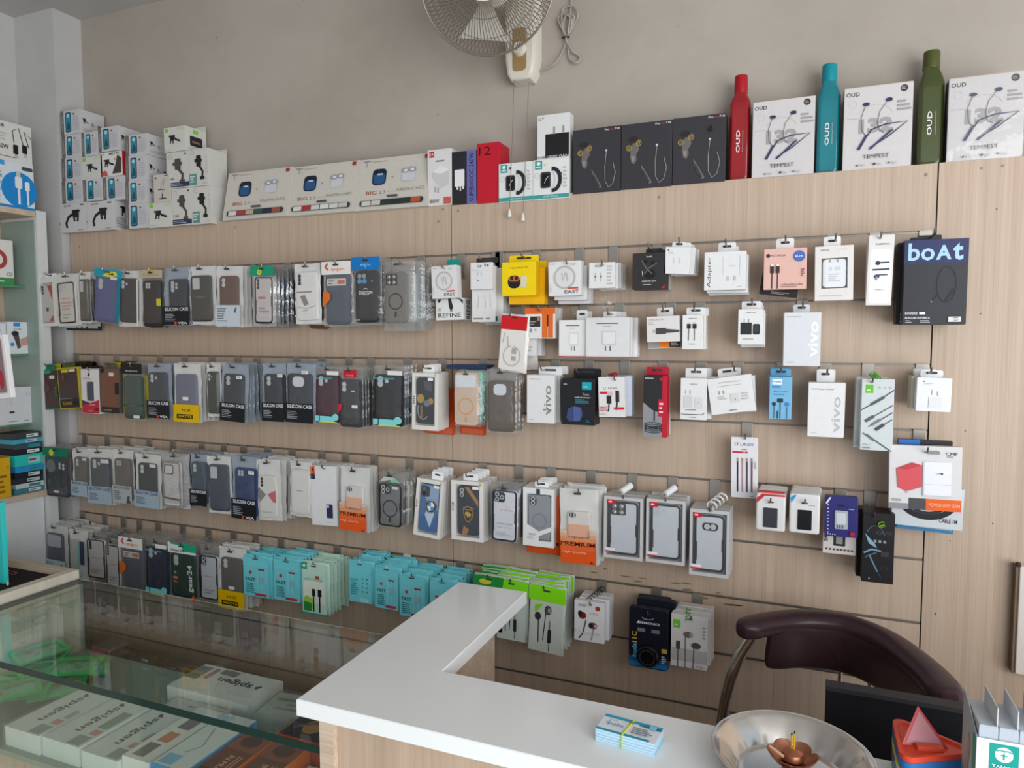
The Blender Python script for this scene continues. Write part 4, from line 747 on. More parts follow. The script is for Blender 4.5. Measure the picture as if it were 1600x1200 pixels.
# first hook row: boxes on the second sheet
CABLE = [C(0.5, 0.53, 0.36, '#d9d6d6'), O(0.5, 0.53, 0.34, 0.06, '#b9b3b0'), L([(0.42, 0.66), (0.46, 0.42), (0.52, 0.66)], 0.04, '#b9b3b0'), L([(0.56, 0.66), (0.6, 0.42)], 0.04, '#b9b3b0'), T('EAST', 0.72, 0.11, 0.10, '#6d6a6a', 0, 0.44, 1), R(0.6, 0.19, 0.92, 0.235, '#d2522c'), T('9 UNIX', 0.14, 0.93, 0.03, '#a07a70', 0, 0.2), N(0.7, 0.86, 0.9, 0.93, 2, G7), N(0.05, 0.1, 0.1, 0.36, 5, G7)]
hbox('cable_box', 'white ring-cable box above a box lettered REFINE', (675, 415, 714, 466), 1, '#dcdad9', CABLE, 0.03, None, 0, -2, cat='box')
X, zb, w, h = fit((681, 466, 724, 500), -0.076)
t = thing('cable_box', 'white cable box lettered REFINE with black plug pictures', 'box', (X, -0.076, zb), -1)
carton(t, w, h, 0.06, '#e0dfde', [T('REFINE', 0.5, 0.22, 0.2, '#45443f', 0, 0.82, 1), P([(0.46, 0.98), (0.56, 0.98), (0.64, 0.6), (0.6, 0.45), (0.52, 0.48), (0.48, 0.66)], '#2b2a2a'), R(0.52, 0.38, 0.62, 0.46, '#9a9896'), P([(0.1, 0.98), (0.24, 0.98), (0.14, 0.8), (0.08, 0.84)], '#2b2a2a'), P([(0.72, 0.98), (0.84, 0.98), (1, 0.72), (1, 0.9)], '#2b2a2a'), R(0.1, 0.42, 0.2, 0.56, '#c9a8a0')], sops=[T('REFINE', 0.5, 0.5, 0.4, '#2b2a2a', 90, 0.9, 1)])
MB().prism(rrect(-0.006, h, 0.006, h + 0.10, 0.002), 0.05, 0.052, mat('#d5d3d0')).build('hang_strip', t)
p = at_y(709, 410, -0.05); t = thing('hook_clip', 'teal plastic tag on the hook above the ring-cable box', 'tag', tuple(p))
MB().prism([(-0.022, -0.008), (0.022, -0.009), (0.018, 0.009), (-0.02, 0.008)], -0.001, 0.001, mat('#149a86')).build('tag', t)
hbox('cable_box', 'tall white cable box behind a small logo box', (737, 416, 774, 503), 1, '#dddbda', [L([(0.3, 0.5), (0.26, 0.25)], 0.03, G7), L([(0.55, 0.5), (0.6, 0.25)], 0.03, G7), L([(0.78, 0.5), (0.8, 0.25)], 0.03, G7), N(0.08, 0.03, 0.5, 0.09, 1, G5), N(0.6, 0.03, 0.92, 0.09, 1, G5)], 0.014, None, 4, 0, dz=-0.002, bx=0.012, y=-0.088, sops=[R(0, 0.02, 1, 0.1, '#333a44')])
hbox('earphone_box', 'small white earphone box with black logo, above tall white cartons', (735, 410, 769, 452), 1, '#dfdddd', [T('OUD', 0.42, 0.86, 0.09, '#2a2828', 0, 0.2, 1), C(0.8, 0.88, 0.05, '#8a6a55'), L([(0.36, 0.68), (0.34, 0.5)], 0.03, G7), L([(0.5, 0.68), (0.52, 0.5)], 0.03, G7), P([(0.28, 0.38), (0.38, 0.33), (0.42, 0.36), (0.36, 0.3)], '#55504e'), N(0.08, 0.7, 0.5, 0.74, 1, G7)], 0.012, (742, 402, 776), 0, 0, y=-0.103, tc='#2a2828')
YEL = '#f0cf00'
hbox('earbud_box', 'bright yellow earbud box with black charging case picture', (784, 409, 837, 462), 1, YEL, [T('realme Buds T01', 0.5, 0.83, 0.055, '#4a3d0c', 0, 0.55), Q(0.18, 0.22, 0.55, 0.6, 0.15, '#1b1a1c'), EL(0.37, 0.5, 0.17, 0.08, '#b8622e'), C(0.3, 0.52, 0.05, '#2a2422'), C(0.44, 0.52, 0.05, '#2a2422'), R(0.18, 0.40, 0.55, 0.425, '#3a3a3e'), P([(0.56, 0.25), (0.72, 0.22), (0.76, 0.5), (0.7, 0.6), (0.57, 0.58)], '#d9cfb5')], 0.03, (790, 397, 836), 1, 0, bc='#f2b800', dz=-0.012, bx=0.012, wh=(1.05, 1.1), sops=[R(0, 0, 1, 1, '#e0ae00')])
hbox('cable_box', 'white ring-cable box beside the bright yellow box', (857, 408, 908, 462), 1, '#dfdddd', CABLE, 0.028, None, 2, -1, dz=-0.01, bx=0.008)
hbox('cable_box', 'small white twin-cable box with black logo beside the ring cable', (920, 410, 960, 450), 1, '#e0dfde', [T('OUD', 0.38, 0.86, 0.09, '#2a2828', 0, 0.3, 1), L([(0.26, 0.6), (0.26, 0.25)], 0.03, '#a9a7a7'), L([(0.48, 0.6), (0.48, 0.25)], 0.03, '#a9a7a7'), R(0.23, 0.42, 0.29, 0.48, '#55'+'5555'), R(0.45, 0.42, 0.51, 0.48, '#555555'), N(0.72, 0.1, 0.95, 0.9, 6, G7)], 0.014, None, 4, 0, bx=0.004)
hbox('neckband_box', 'black earphone box with red corner and white lines', (988, 395, 1040, 452), 1, '#302d2e', [T('boult', 0.5, 0.9, 0.05, '#cfcaca', 0, 0.16, 1), EL(0.52, 0.42, 0.17, 0.14, '#171516'), L([(0.28, 0.8), (0.42, 0.58), (0.6, 0.42)], 0.03, '#6b6766'), L([(0.74, 0.72), (0.5, 0.58), (0.36, 0.42)], 0.03, '#6b6766'), C(0.4, 0.76, 0.06, '#171516'), C(0.62, 0.72, 0.06, '#171516'), L([(0.3, 0.5), (0.32, 0.38)], 0.02, '#d9d5d5'), T('AIRBASS Q10', 0.5, 0.22, 0.045, '#e8e4e4', 0, 0.42, 1), N(0.32, 0.11, 0.66, 0.15, 1, '#b5afaf'), P([(0.86, 0.02), (0.98, 0.02), (0.98, 0.12)], '#b8232f')], 0.045, (1004, 385, 1031), 1, 0, bc='#b9b2ad')
hbox('earbud_box', 'stack of white square earbud boxes hung aslant, top one', (1037, 386, 1076, 428), 1, '#e2e1e1', [C(0.12, 0.88, 0.03, BK), N(0.12, 0.74, 0.45, 0.82, 2, G7), L([(0.36, 0.6), (0.38, 0.4)], 0.05, '#d0cfcf'), L([(0.6, 0.6), (0.62, 0.4)], 0.05, '#d0cfcf')], 0.014, (1046, 377, 1068), 4, 4, bx=0.008, jit=0.006)
hbox('adapter_box', 'white charger box with vertical word Adapter', (1100, 393, 1165, 453), 1, '#e1e0e0', [T('Adapter', 0.13, 0.48, 0.12, '#3a3636', 90, 0.82), L([(0.46, 0.88), (0.46, 0.38)], 0.012, '#cfcdcd'), L([(0.86, 0.88), (0.86, 0.38)], 0.012, '#cfcdcd'), EL(0.68, 0.62, 0.09, 0.02, '#d3d1d1'), R(0.56, 0.24, 0.61, 0.36, '#c4c2c2'), R(0.72, 0.24, 0.77, 0.36, '#c4c2c2'), N(0.8, 0.07, 0.92, 0.1, 1, G7)], 0.026, (1121, 377, 1149), 2, 0, dz=-0.004, bx=0.002)
hbox('cable_box', 'pink cable box with blue round badge over a black box', (1193, 388, 1260, 452), 1, '#dfb3a6', [C(0.1, 0.83, 0.05, '#3a2a4a'), T('MOTOROLA', 0.34, 0.83, 0.05, '#6b4a52', 0, 0.34), C(0.82, 0.8, 0.14, '#4a6ab4'), T('65 cm', 0.82, 0.8, 0.06, '#e8ecf5', 0, 0.17, 1), L([(0.2, 0.02), (0.2, 0.42)], 0.025, '#3a2f33'), L([(0.33, 0.02), (0.33, 0.42)], 0.025, '#3a2f33'), R(0.155, 0.4, 0.245, 0.57, '#33292e'), R(0.285, 0.4, 0.375, 0.57, '#33292e'), R(0.17, 0.57, 0.23, 0.62, '#efe6e0'), R(0.30, 0.57, 0.36, 0.62, '#efe6e0'), T('in Essential Cable', 0.68, 0.12, 0.05, '#6b4a4a', 0, 0.5), N(0.42, 0.05, 0.8, 0.085, 1, '#a3807a'), N(0.88, 0.3, 0.96, 0.5, 4, '#6b4a4a')], 0.02, (1213, 371, 1241), 0, 0, tc='#e4e2e2')
X, zb, w, h = fit((1186, 400, 1246, 462), -0.085)
t = thing('cable_box', 'black cable box hanging aslant behind the pink box', 'box', (X, -0.085, zb), 8)
carton(t, w, h, 0.02, '#1f1c1e', [T('TURBO', 0.1, 0.4, 0.08, '#c9c5c5', 90, 0.3, 1), N(0.3, 0.03, 0.9, 0.1, 2, '#8f8a8a')])
winbox('adapter_box', 'white charger box with window onto a white adapter', (1274, 384, 1334, 469), 1, '#dfdad6', (0.17, 0.22, 0.85, 0.78), '#e6e8ec', 'none', [Q(0.1, 0.02, 0.9, 0.88, 0.05, '#e9ebef'), N(0.25, 0.2, 0.75, 0.5, 4, '#c2c5ca'), R(0.26, 0.6, 0.4, 0.72, '#d3d6da'), R(0.52, 0.6, 0.76, 0.72, '#d3d6da'), R(0.28, 0.88, 0.36, 0.99, '#a9a6a2'), R(0.6, 0.88, 0.68, 0.99, '#a9a6a2')], [T('vivo', 0.25, 0.93, 0.035, '#77757a', 0, 0.24, 1), N(0.6, 0.92, 0.92, 0.94, 1, G7), N(0.1, 0.07, 0.85, 0.1, 1, G7)], 0.03, 1, -1, (1290, 367, 1317), tabc='#ecebea')
hbox('earphone_box', 'narrow white rounded earphone pack with three dark plugs', (1354, 367, 1394, 477), 1, '#dedbd8', [Q(0.1, 0.03, 0.94, 0.8, 0.12, '#eceae8'), T('SAMSUNG', 0.55, 0.87, 0.022, '#3f3c44', 0, 0.55, 1), EL(0.4, 0.60, 0.1, 0.03, '#2d2d4f'), L([(0.36, 0.605), (0.85, 0.61)], 0.06, '#2d2d4f'), L([(0.2, 0.505), (0.86, 0.515)], 0.07, '#33333f'), EL(0.38, 0.41, 0.11, 0.025, '#2d2d4f'), L([(0.34, 0.43), (0.8, 0.435)], 0.05, '#2d2d4f'), L([(0.38, 0.41), (0.36, 0.36)], 0.08, '#8f90b8'), T('TYPE-C', 0.5, 0.22, 0.018, G5, 0, 0.35)], 0.02, None, 1, 1)
hbox('neckband_box', 'large black headset box with big pale blue lettering', (1411, 374, 1511, 507), 1, '#2b2b31', [R(0, 0.72, 1, 1, '#262c5a'), T('bo', 0.27, 0.86, 0.21, '#a9cfe6', 0, 0.42, 1), T('A', 0.62, 0.845, 0.17, '#a9cfe6', 0, 0.24, 2), T('t', 0.84, 0.85, 0.2, '#a9cfe6', 0, 0.16, 2), L(arc(0.68, 0.47, 0.15, 0.21, 20, 380, 24), 0.018, '#1a1a1f'), L([(0.55, 0.36), (0.46, 0.27)], 0.02, '#17171b'), L([(0.66, 0.26), (0.8, 0.42)], 0.03, '#17171b'), C(0.45, 0.27, 0.012, '#b9a878'), T('ROCKERZ', 0.14, 0.135, 0.028, '#e6e6ea', 0, 0.2, 1), Q(0.265, 0.12, 0.36, 0.15, 0.01, '#e6e6ea'), T('60 HOURS PLAYBACK', 0.24, 0.08, 0.024, '#e6e6ea', 0, 0.4, 1), N(0.05, 0.02, 0.16, 0.055, 2, '#a9a9b0'), N(0.28, 0.02, 0.46, 0.055, 2, '#a9a9b0'), R(0.72, 0.03, 0.92, 0.09, '#d9d9d4'), N(0.8, 0.035, 0.91, 0.085, 3, '#6b6b70')], 0.045, (1438, 363, 1478), 1, 0, bx=-0.006, lops=[R(0, 0, 1, 1, '#222128'), N(0.3, 0.02, 0.6, 0.15, 3, '#c9c9c9')])
# ------------------------------------------------------------------ second groove, right sheet
PL = '#e3e1e0'
t = zipbag('cable_pouch', 'white cable pouch with red top hanging askew', (778, 491, 822, 581), 2, '#dfdad4', 0.28, [R(0.03, 0.73, 0.97, 0.97, '#c9161f'), L(arc(0.5, 0.28, 0.3, 0.17, 100, 440, 20), 0.04, '#b9b2ab'), L([(0.3, 0.62), (0.36, 0.42)], 0.05, '#b9b2ab'), R(0.5, 0.2, 0.66, 0.28, '#a9a29b'), R(0.5, 0.32, 0.66, 0.42, '#a9a29b'), L([(0.16, 0.5), (0.2, 0.68)], 0.02, '#a9a29b')], 1, 5)
hbox('cable_box', 'orange and white cable box with dark grey label', (820, 481, 867, 529), 2, '#e0dedd', [R(0, 0.8, 1, 1, '#e0631a'), R(0.02, 0.38, 0.52, 0.72, '#2d2a2b'), N(0.06, 0.42, 0.42, 0.6, 2, '#8f8a88'), R(0.42, 0.58, 0.5, 0.7, '#d9702b'), R(0.58, 0.03, 0.76, 0.8, '#dd6a1e'), R(0.78, 0.03, 0.94, 0.8, '#dd6a1e'), R(0.74, 0.4, 0.79, 0.78, '#5a1d12'), R(0.18, 0.2, 0.24, 0.32, G5), C(0.37, 0.28, 0.03, '#8a8888')], 0.03, None, 1, 0, sops=[R(0, 0, 1, 1, '#c9c2bb')])
hbox('cable_carton', 'plain white slim cartons below the orange cable box', (820, 529, 838, 556), 2, '#dedcda', [N(0.1, 0.2, 0.9, 0.6, 2, G7)], 0.018, (823, 486, 833), 2, 0, y=-0.09)
OP = lambda: [N(0.25, 0.82, 0.9, 0.88, 1, '#6b6868'), N(0.4, 0.76, 0.7, 0.79, 1, G5), Q(0.38, 0.3, 0.72, 0.66, 0.04, '#d3d0ce'), Q(0.41, 0.34, 0.69, 0.63, 0.03, '#e9e7e6'), L([(0.47, 0.28), (0.47, 0.16)], 0.025, '#55'+'5555'), L([(0.58, 0.28), (0.58, 0.16)], 0.025, '#555555'), R(0, 0, 1, 0.015, '#c2343c')]
hbox('adapter_box', 'white adapter box with thin red base line, unwrapped', (873, 500, 916, 557), 2, PL, OP(), 0.03, (896, 484, 914), 1, 0)
t = hbox('adapter_box', 'white adapter box wrapped in crumpled clear plastic', (915, 496, 982, 558), 2, PL, OP(), 0.028, (939, 486, 960), 2, 0, y=-0.118, bx=0.004, jit=0.008)
X, zb, w, h = fit((915, 496, 982, 558), -0.118)
rr = random.Random(9); vs = []; nx, nz = 9, 12
for j in range(nz + 1):
    for i in range(nx + 1):
        u, v = i / nx, j / nz; wob = 0.002 if v < 0.6 else 0.011
        vs.append(((u - 0.5) * w * (1.06 if v < 0.62 else 1.06 - 0.25 * (v - 0.62) / 0.38), -0.004 + rr.uniform(-wob, wob) * (1 if v > 0.6 else 0.5) - (0.0 if v < 0.6 else 0.008), v * h * 1.52 + rr.uniform(-0.002, 0.002)))
MB().add(vs, [(j * (nx + 1) + i, j * (nx + 1) + i + 1, (j + 1) * (nx + 1) + i + 1, (j + 1) * (nx + 1) + i) for j in range(nz) for i in range(nx)], FILM['clear']).build('plastic_wrap', t, True)
hbox('cable_box', 'grey-white cable box with dark plug over an orange strip', (1011, 494, 1062, 534), 2, '#dcd8d5', [T('UltraDart 3A', 0.3, 0.88, 0.07, '#8a8786', 0, 0.46), N(0.06, 0.66, 0.25, 0.8, 2, '#a9a6a5'), Q(0.28, 0.3, 0.6, 0.54, 0.03, '#4a4546'), P([(0.6, 0.5), (1, 0.44), (1, 0.36), (0.6, 0.34)], '#4a4546'), R(0.2, 0.36, 0.28, 0.48, '#b9b6b6')], 0.03, (1025, 480, 1051), 0, -2)
X, zb, w, h = fit((1013, 500, 1064, 544), -0.075)
t = thing('cable_box', 'orange and black striped box showing below the dark-plug cable box', 'box', (X, -0.075, zb), -3)
carton(t, w, h, 0.03, '#d5cfca', [R(0.0, 0.02, 0.34, 0.24, '#9a9693'), R(0.34, 0.02, 0.66, 0.24, '#e07a1c'), R(0.66, 0.02, 1, 0.24, '#2c292b'), N(0.7, 0.06, 0.98, 0.2, 2, '#b9b6b5')])
SM = [T('SAMSUNG', 0.5, 0.9, 0.025, '#4a4848', 0, 0.4, 1)]
hbox('cable_box', 'narrow white box with two black cable plugs', (1066, 492, 1098, 546), 2, PL, SM + [R(0.22, 0.6, 0.42, 0.74, '#2a282a'), R(0.5, 0.6, 0.7, 0.74, '#2a282a'), R(0.26, 0.74, 0.38, 0.79, '#c9c7c7'), R(0.54, 0.74, 0.66, 0.79, '#c9c7c7'), L([(0.32, 0.6), (0.31, 0.26)], 0.035, '#2a282a'), L([(0.6, 0.6), (0.6, 0.26)], 0.035, '#2a282a'), N(0.35, 0.14, 0.65, 0.18, 1, G5)], 0.02, (1071, 480, 1101), 3, 0, bx=0.004)
hbox('adapter_box', 'narrow white box picturing a black plug and cable', (1153, 483, 1192, 538), 2, PL, SM + [Q(0.1, 0.28, 0.56, 0.62, 0.03, '#2a2a2d'), Q(0.6, 0.28, 0.88, 0.58, 0.06, '#2a2a2d'), L([(0.25, 0.62), (0.25, 0.72)], 0.03, G5), L([(0.43, 0.62), (0.43, 0.72)], 0.03, G5), N(0.2, 0.13, 0.8, 0.17, 1, G5), Q(0.66, 0.34, 0.82, 0.54, 0.04, '#3a3a3e')], 0.026, (1158, 470, 1189), 2, 0, dz=-0.003, bx=0.003)
VIVO = lambda c: [T('vivo', 0.8, 0.5, 0.27, c, 90, 0.66, 1), N(0.08, 0.9, 0.7, 0.94, 1, G7), N(0.1, 0.05, 0.45, 0.09, 1, G7)]
hbox('charger_box', 'plain white charger box with raised white vertical logo', (1224, 488, 1282, 572), 2, '#d8dade', VIVO('#f6f6f4'), 0.03, (1240, 475, 1266), 1, 0)
# ------------------------------------------------------------------ second hook row (third groove)
def flatcase(d, box, edge, face, ops, n=3, tilt=0, k=3, nm='flip_case_pack', ec=None):
    X, zb, w, h = fit(box, YF); t = thing(nm, d, 'phone case', (X, YF, zb), tilt, group='flip cases in stiff packs')
    body = MB().prism(rrect(-w / 2, 0, w / 2, h, 0.003, 2), 0, 0.014, mat(edge, 0.35), 0.001).build('pack', t)
    prints(MB(), [Q(0.08, 0.03, 0.94, 0.96, 0.03, face)] + ops, w, h, 0).build('front_print', t)
    tb = MB().prism(rrect(-w * 0.28, h - 0.001, w * 0.28, h + 0.018, 0.004, 3), 0.008, 0.0095, mat(ec or edge, 0.35)).build('hang_tab', t)
    rr = random.Random(int(box[0])); pal = ['#1d8a6d', '#16181c', '#c9b92a', '#3c2a24', '#0f6f5a', '#27303c']
    for j in range(1, n + 1):
        s = thing(nm, ORD[j - 1] + ' stiff pack behind the ' + d, 'phone case', (X + 0.003 * j, YF + 0.0175 * j, zb + rr.uniform(-0.003, 0.004)), tilt * 0.4 + rr.uniform(-1, 1), group='stiff packs behind the ' + d)
        c_ = mat(rr.choice(pal), 0.35); copy_part(body, s, c_); copy_part(tb, s, c_)
    hook(X, k, zb + h + 0.011, d, YF)
flatcase('maroon flip case in a green-edged pack', (63, 577, 93, 640), '#1f7a60', '#4a3532', [EL(0.4, 0.93, 0.3, 0.04, '#1d9a86'), Q(0.58, 0.76, 0.84, 0.84, 0.02, '#dcd8d4'), C(0.86, 0.52, 0.05, '#1f7a60'), C(0.86, 0.44, 0.05, '#1f7a60'), C(0.86, 0.36, 0.05, '#1f7a60'), P([(0.2, 0.6), (0.5, 0.68), (0.6, 0.5), (0.3, 0.4)], '#5a3f3b')], 4, -4)
flatcase('brown flip case in a yellow-edged pack lettered CASE', (91, 574, 126, 639), '#b9a51f', '#4b3937', [R(0.08, 0.03, 0.94, 0.27, '#2a2727'), T('CASE', 0.4, 0.14, 0.07, '#c4a02c', 0, 0.4, 1), R(0.25, 0.88, 0.55, 0.95, '#d6c12a'), Q(0.58, 0.89, 0.86, 0.95, 0.01, '#dedad4'), Q(0.7, 0.1, 0.88, 0.18, 0.03, '#15'+'1314'), N(0.1, 0.24, 0.8, 0.27, 1, '#8a8482'), C(0.3, 0.76, 0.09, '#5d4946')], 4, -4, ec='#4d5a2a')
winbox('boxed_phone_case', 'white and red box with small blue phone window', (127, 577, 155, 646), 3, '#dedbd9', (0.24, 0.28, 0.7, 0.72), '#2d3454', 'none', [], [P([(0.02, 0.30), (0.5, 0.24), (0.98, 0.32), (0.98, 0.01), (0.02, 0.01)], '#bd2c3e'), P([(0.02, 0.30), (0.02, 0.17), (0.42, 0.24)], '#3b3b48'), P([(0.38, 0.86), (0.48, 0.94), (0.52, 0.88), (0.46, 0.84), (0.5, 0.82)], '#2a2626'), N(0.14, 0.76, 0.6, 0.81, 2, '#c78a8a'), R(0.76, 0.07, 0.94, 0.14, '#7d1524'), T('SLIM', 0.62, 0.2, 0.04, '#eed5d5', 0, 0.3), T('COVER', 0.48, 0.06, 0.025, '#eed5d5', 0, 0.25)], 0.018, 3, 0)
flatcase('tan leather flip case with strap in a clear pack', (155, 575, 186, 645), '#5a544f', '#7a5140', [R(0.1, 0.0, 0.98, 0.13, '#2a2828'), N(0.2, 0.03, 0.9, 0.09, 1, '#77706c'), Q(0.78, 0.42, 0.98, 0.68, 0.03, '#26201e'), Q(0.5, 0.82, 0.74, 0.90, 0.02, '#d6d2cd'), C(0.17, 0.94, 0.09, '#1e1a18')], 4, 1)
bag('dark green clear case in a bag with black header', (194, 568, 227, 656), 3, '#3c4f4a', 'none', 'clear', 4, 0, hd=('#1a1d1f', 0.18, [T('Ampere', 0.5, 0.87, 0.035, '#c9d0d0', 0, 0.6, 1)]), cs=(0.06, 0.02, 0.96, 0.78), cops=[R(0.0, 0.30, 1.0, 0.34, '#20302c'), T('Perfine', 0.5, 0.32, 0.02, '#a9b5b0', 0, 0.4)], ops=[Q(0.55, 0.04, 0.85, 0.09, 0.01, '#e0ded8')], rough=0.2, pal=['#2f4440', '#23302e', '#1a1d1f', '#b7a82b'])
bag('black case in grey-blue bag with black band, by yellow-footed bag', (232, 568, 269, 654), 3, '#3d4046', 'd3', 'blue', 5, 0, bd=SIL(), cs=(0.08, 0.05, 0.84, 0.84))
YCK = [T('YCK', 0.5, 0.21, 0.045, '#4a3d0a', 0, 0.4, 1), R(0.15, 0.07, 0.75, 0.145, '#2a250a'), T('MATTE', 0.47, 0.107, 0.04, '#d9b10e', 0, 0.5, 1)]
bag('grey-blue case in frosted bag with yellow foot, upper one', (273, 568, 315, 660), 3, '#66697e', 'none', 'white', 5, 0, bd=('#e0b400', 0.31, YCK), cs=(0.1, 0.2, 0.86, 0.82), ops=[Q(0.4, 0.38, 0.62, 0.44, 0.01, '#e2e0da')])
bag('dark green case in a white-edged bag beside yellow-footed one', (324, 569, 346, 651), 3, '#27322c', 'd3', 'white', 4, 0, cs=(0.12, 0.06, 0.9, 0.86))
bag('black two-lens case in grey bag with price sticker', (345, 569, 386, 659), 3, '#35373b', 'd2', 'blue', 5, 3, bd=SIL(True, False), cs=(0.12, 0.05, 0.86, 0.83), st=(0.66, 0.76))
bag('black two-lens case in deep blue tinted bag', (411, 568, 448, 659), 3, '#2b2c2f', 'd2', 'blue', 5, 0, bd=SIL(True, False), cs=(0.12, 0.05, 0.98, 0.82), st=(0.75, 0.77))
bag('black square-window case in grey bag with black band', (447, 568, 493, 661), 3, '#35363a', 'sq', 'blue', 5, 1, bd=SIL(True, False), cs=(0.08, 0.05, 0.9, 0.83), cops=[O(0.46, 0.45, 0.22, 0.02, '#4a4b50')], st=(0.62, 0.83))
HP = lambda d, box, c, n=5, k=3: bag(d, box, k, c, 'd3', 'clear', n, 1, cs=(0.05, 0.03, 0.95, 0.86), ops=[T('honeypart', 0.4, 0.80, 0.045, '#4fc4cc', 0, 0.62, 1), R(0.05, 0.05, 0.78, 0.14, '#7fd6da'), EL(0.82, 0.13, 0.12, 0.06, '#7fd6da'), R(0.22, 0.03, 0.88, 0.05, '#d3d95a'), R(0.2, 0.05, 0.24, 0.14, '#2a5f86'), Q(0.5, 0.86, 0.95, 0.93, 0.01, '#e4e2de')])
HP('maroon case with teal lettering and teal foot tab', (493, 573, 535, 662), '#43222e')
bag('dark grey case with red heart tag and red header', (530, 574, 568, 669), 3, '#38393d', 'd2', 'clear', 5, 0, cs=(0.06, 0.02, 0.96, 0.80), ops=[R(0.3, 0.84, 0.82, 0.96, '#c51828'), T('CASE', 0.55, 0.87, 0.025, '#f0c0c0', 0, 0.3), P([(0.02, 0.24), (0.2, 0.33), (0.22, 0.40), (0.12, 0.41), (0.03, 0.38)], '#c5283a'), Q(0.62, 0.34, 0.86, 0.39, 0.01, '#dedcd8'), Q(0.6, 0.60, 0.75, 0.63, 0.01, '#b9b9b9')])
HP('black case with teal lettering and teal foot tab', (583, 572, 634, 668), '#1f2023', 4)
winbox('boxed_phone_case', 'white box with ornate gold and black case, row two', (643, 583, 684, 672), 3, '#e2ddd6', (0.1, 0.08, 0.86, 0.94), '#24262e', 'none', [EL(0.25, 0.55, 0.2, 0.1, '#b08a3c'), EL(0.82, 0.5, 0.14, 0.07, '#a8843a'), P([(0.4, 0.95), (0.9, 0.9), (0.85, 0.7), (0.5, 0.75)], '#4a4a56'), L(arc(0.4, 0.3, 0.3, 0.2, 150, 320), 0.05, '#8f97a8'), R(0.25, 0.1, 0.36, 0.4, '#8a6b30'), EL(0.6, 0.45, 0.18, 0.07, '#6d7280')], [R(0.02, 0.42, 0.16, 0.64, '#dad6d0'), N(0.03, 0.45, 0.14, 0.6, 4, '#55'+'5555'), Q(0.6, 0.87, 0.8, 0.92, 0.01, '#eeeeee'), P([(0.86, 0.95), (0.92, 0.95), (0.92, 0.98), (0.86, 0.98)], '#c9a52a')], 0.02, 2, 1, (655, 571, 673))
bag('beige clear case with orange magnetic ring over mint case', (710, 580, 752, 666), 3, '#cbb5a0', 'wide', 'clear', 3, 0, cs=(0.04, 0.02, 0.9, 0.98), cops=[O(0.5, 0.36, 0.34, 0.06, '#d99a66'), R(0.46, 0.06, 0.54, 0.16, '#d99a66')], pal=['#8fd0bd', '#9fd6c6', '#c8532a'])
bag('brown translucent case with square lens window', (760, 577, 808, 677), 3, '#5f554c', 'sq', 'clear', 3, 0, cs=(0.08, 0.03, 0.94, 0.82), rough=0.15, pal=['#77706a', '#22201f', '#c8532a'])
p = at_y(735, 573, -0.05); t = thing('flat_pack', 'dark navy flat pack lying across hooks above the mint case', 'pack', tuple(p))
MB().prism(rrect(-0.062, -0.006, 0.062, 0.006, 0.003), -0.03, 0.03, mat('#27375c'), 0.001).build('pack', t)
hbox('charger_box', 'white charger box with grey-green vertical logo', (823, 586, 866, 661), 3, '#e0dfde', [T('vivo', 0.76, 0.48, 0.26, '#8a9086', 90, 0.62, 1), N(0.1, 0.9, 0.6, 0.93, 1, G5), T('80W', 0.76, 0.28, 0.05, '#55'+'5555', 0, 0.3), N(0.1, 0.05, 0.35, 0.08, 1, G7)], 0.022, (838, 574, 875), 3, 0, bx=0.006, jit=0.005)
hbox('charger_box', 'black charger box with teal square and blue plug picture', (877, 591, 929, 664), 3, '#1c1c20', [R(0.62, 0.76, 0.9, 0.92, '#1aa3ae'), N(0.66, 0.8, 0.86, 0.84, 1, '#bfe8ea'), T('Tank', 0.74, 0.66, 0.05, '#a8aab0', 0, 0.2), T('wallbolt charger', 0.64, 0.59, 0.035, '#d8d9dc', 0, 0.48, 1), N(0.42, 0.46, 0.86, 0.56, 3, '#3f7f95'), P([(0.16, 0.14), (0.2, 0.34), (0.36, 0.4), (0.6, 0.38), (0.66, 0.22), (0.56, 0.08), (0.26, 0.07)], '#3a4878'), P([(0.36, 0.4), (0.6, 0.38), (0.58, 0.1), (0.36, 0.08)], '#4d5b90'), L([(0.36, 0.4), (0.36, 0.08)], 0.02, '#232c50'), EL(0.12, 0.87, 0.06, 0.015, '#9a9a9e'), N(0.74, 0.06, 0.9, 0.12, 2, '#2a6f84')], 0.05, (888, 577, 932), 0, 0, tc='#1c1c20')
hbox('cable_box', 'white cable box with two black plugs and red words', (936, 589, 977, 652), 3, '#e1dedd', [T('UNIX', 0.56, 0.72, 0.05, '#4a4444', 0, 0.36), T('U', 0.24, 0.72, 0.06, '#c5283a', 0, 0.1, 1), R(0.06, 0.58, 0.34, 0.64, '#c5283a'), R(0.36, 0.54, 0.56, 0.64, '#d8b8b8'), R(0.32, 0.34, 0.5, 0.54, '#2a2729'), R(0.66, 0.38, 0.8, 0.66, '#2a2729'), L([(0.41, 0.34), (0.38, 0.14)], 0.05, '#2a2729'), L([(0.72, 0.38), (0.68, 0.18)], 0.05, '#2a2729'), R(0.6, 0.19, 0.98, 0.25, '#c5283a'), T('SMART', 0.2, 0.24, 0.05, '#c5283a', 0, 0.3, 1), T('WATCH', 0.2, 0.17, 0.05, '#c5283a', 0, 0.3, 1), N(0.06, 0.05, 0.4, 0.11, 2, G7)], 0.026, None, 2, -2, bx=0.008, bc='#c9cfe0')
coil('spiral_coil', 'red spiral coil on the hook of the red-worded cable box', (952, 588), -0.06, '#b02026', 0.006, 5, 0.045, (0.6, -0.8, 0.15))
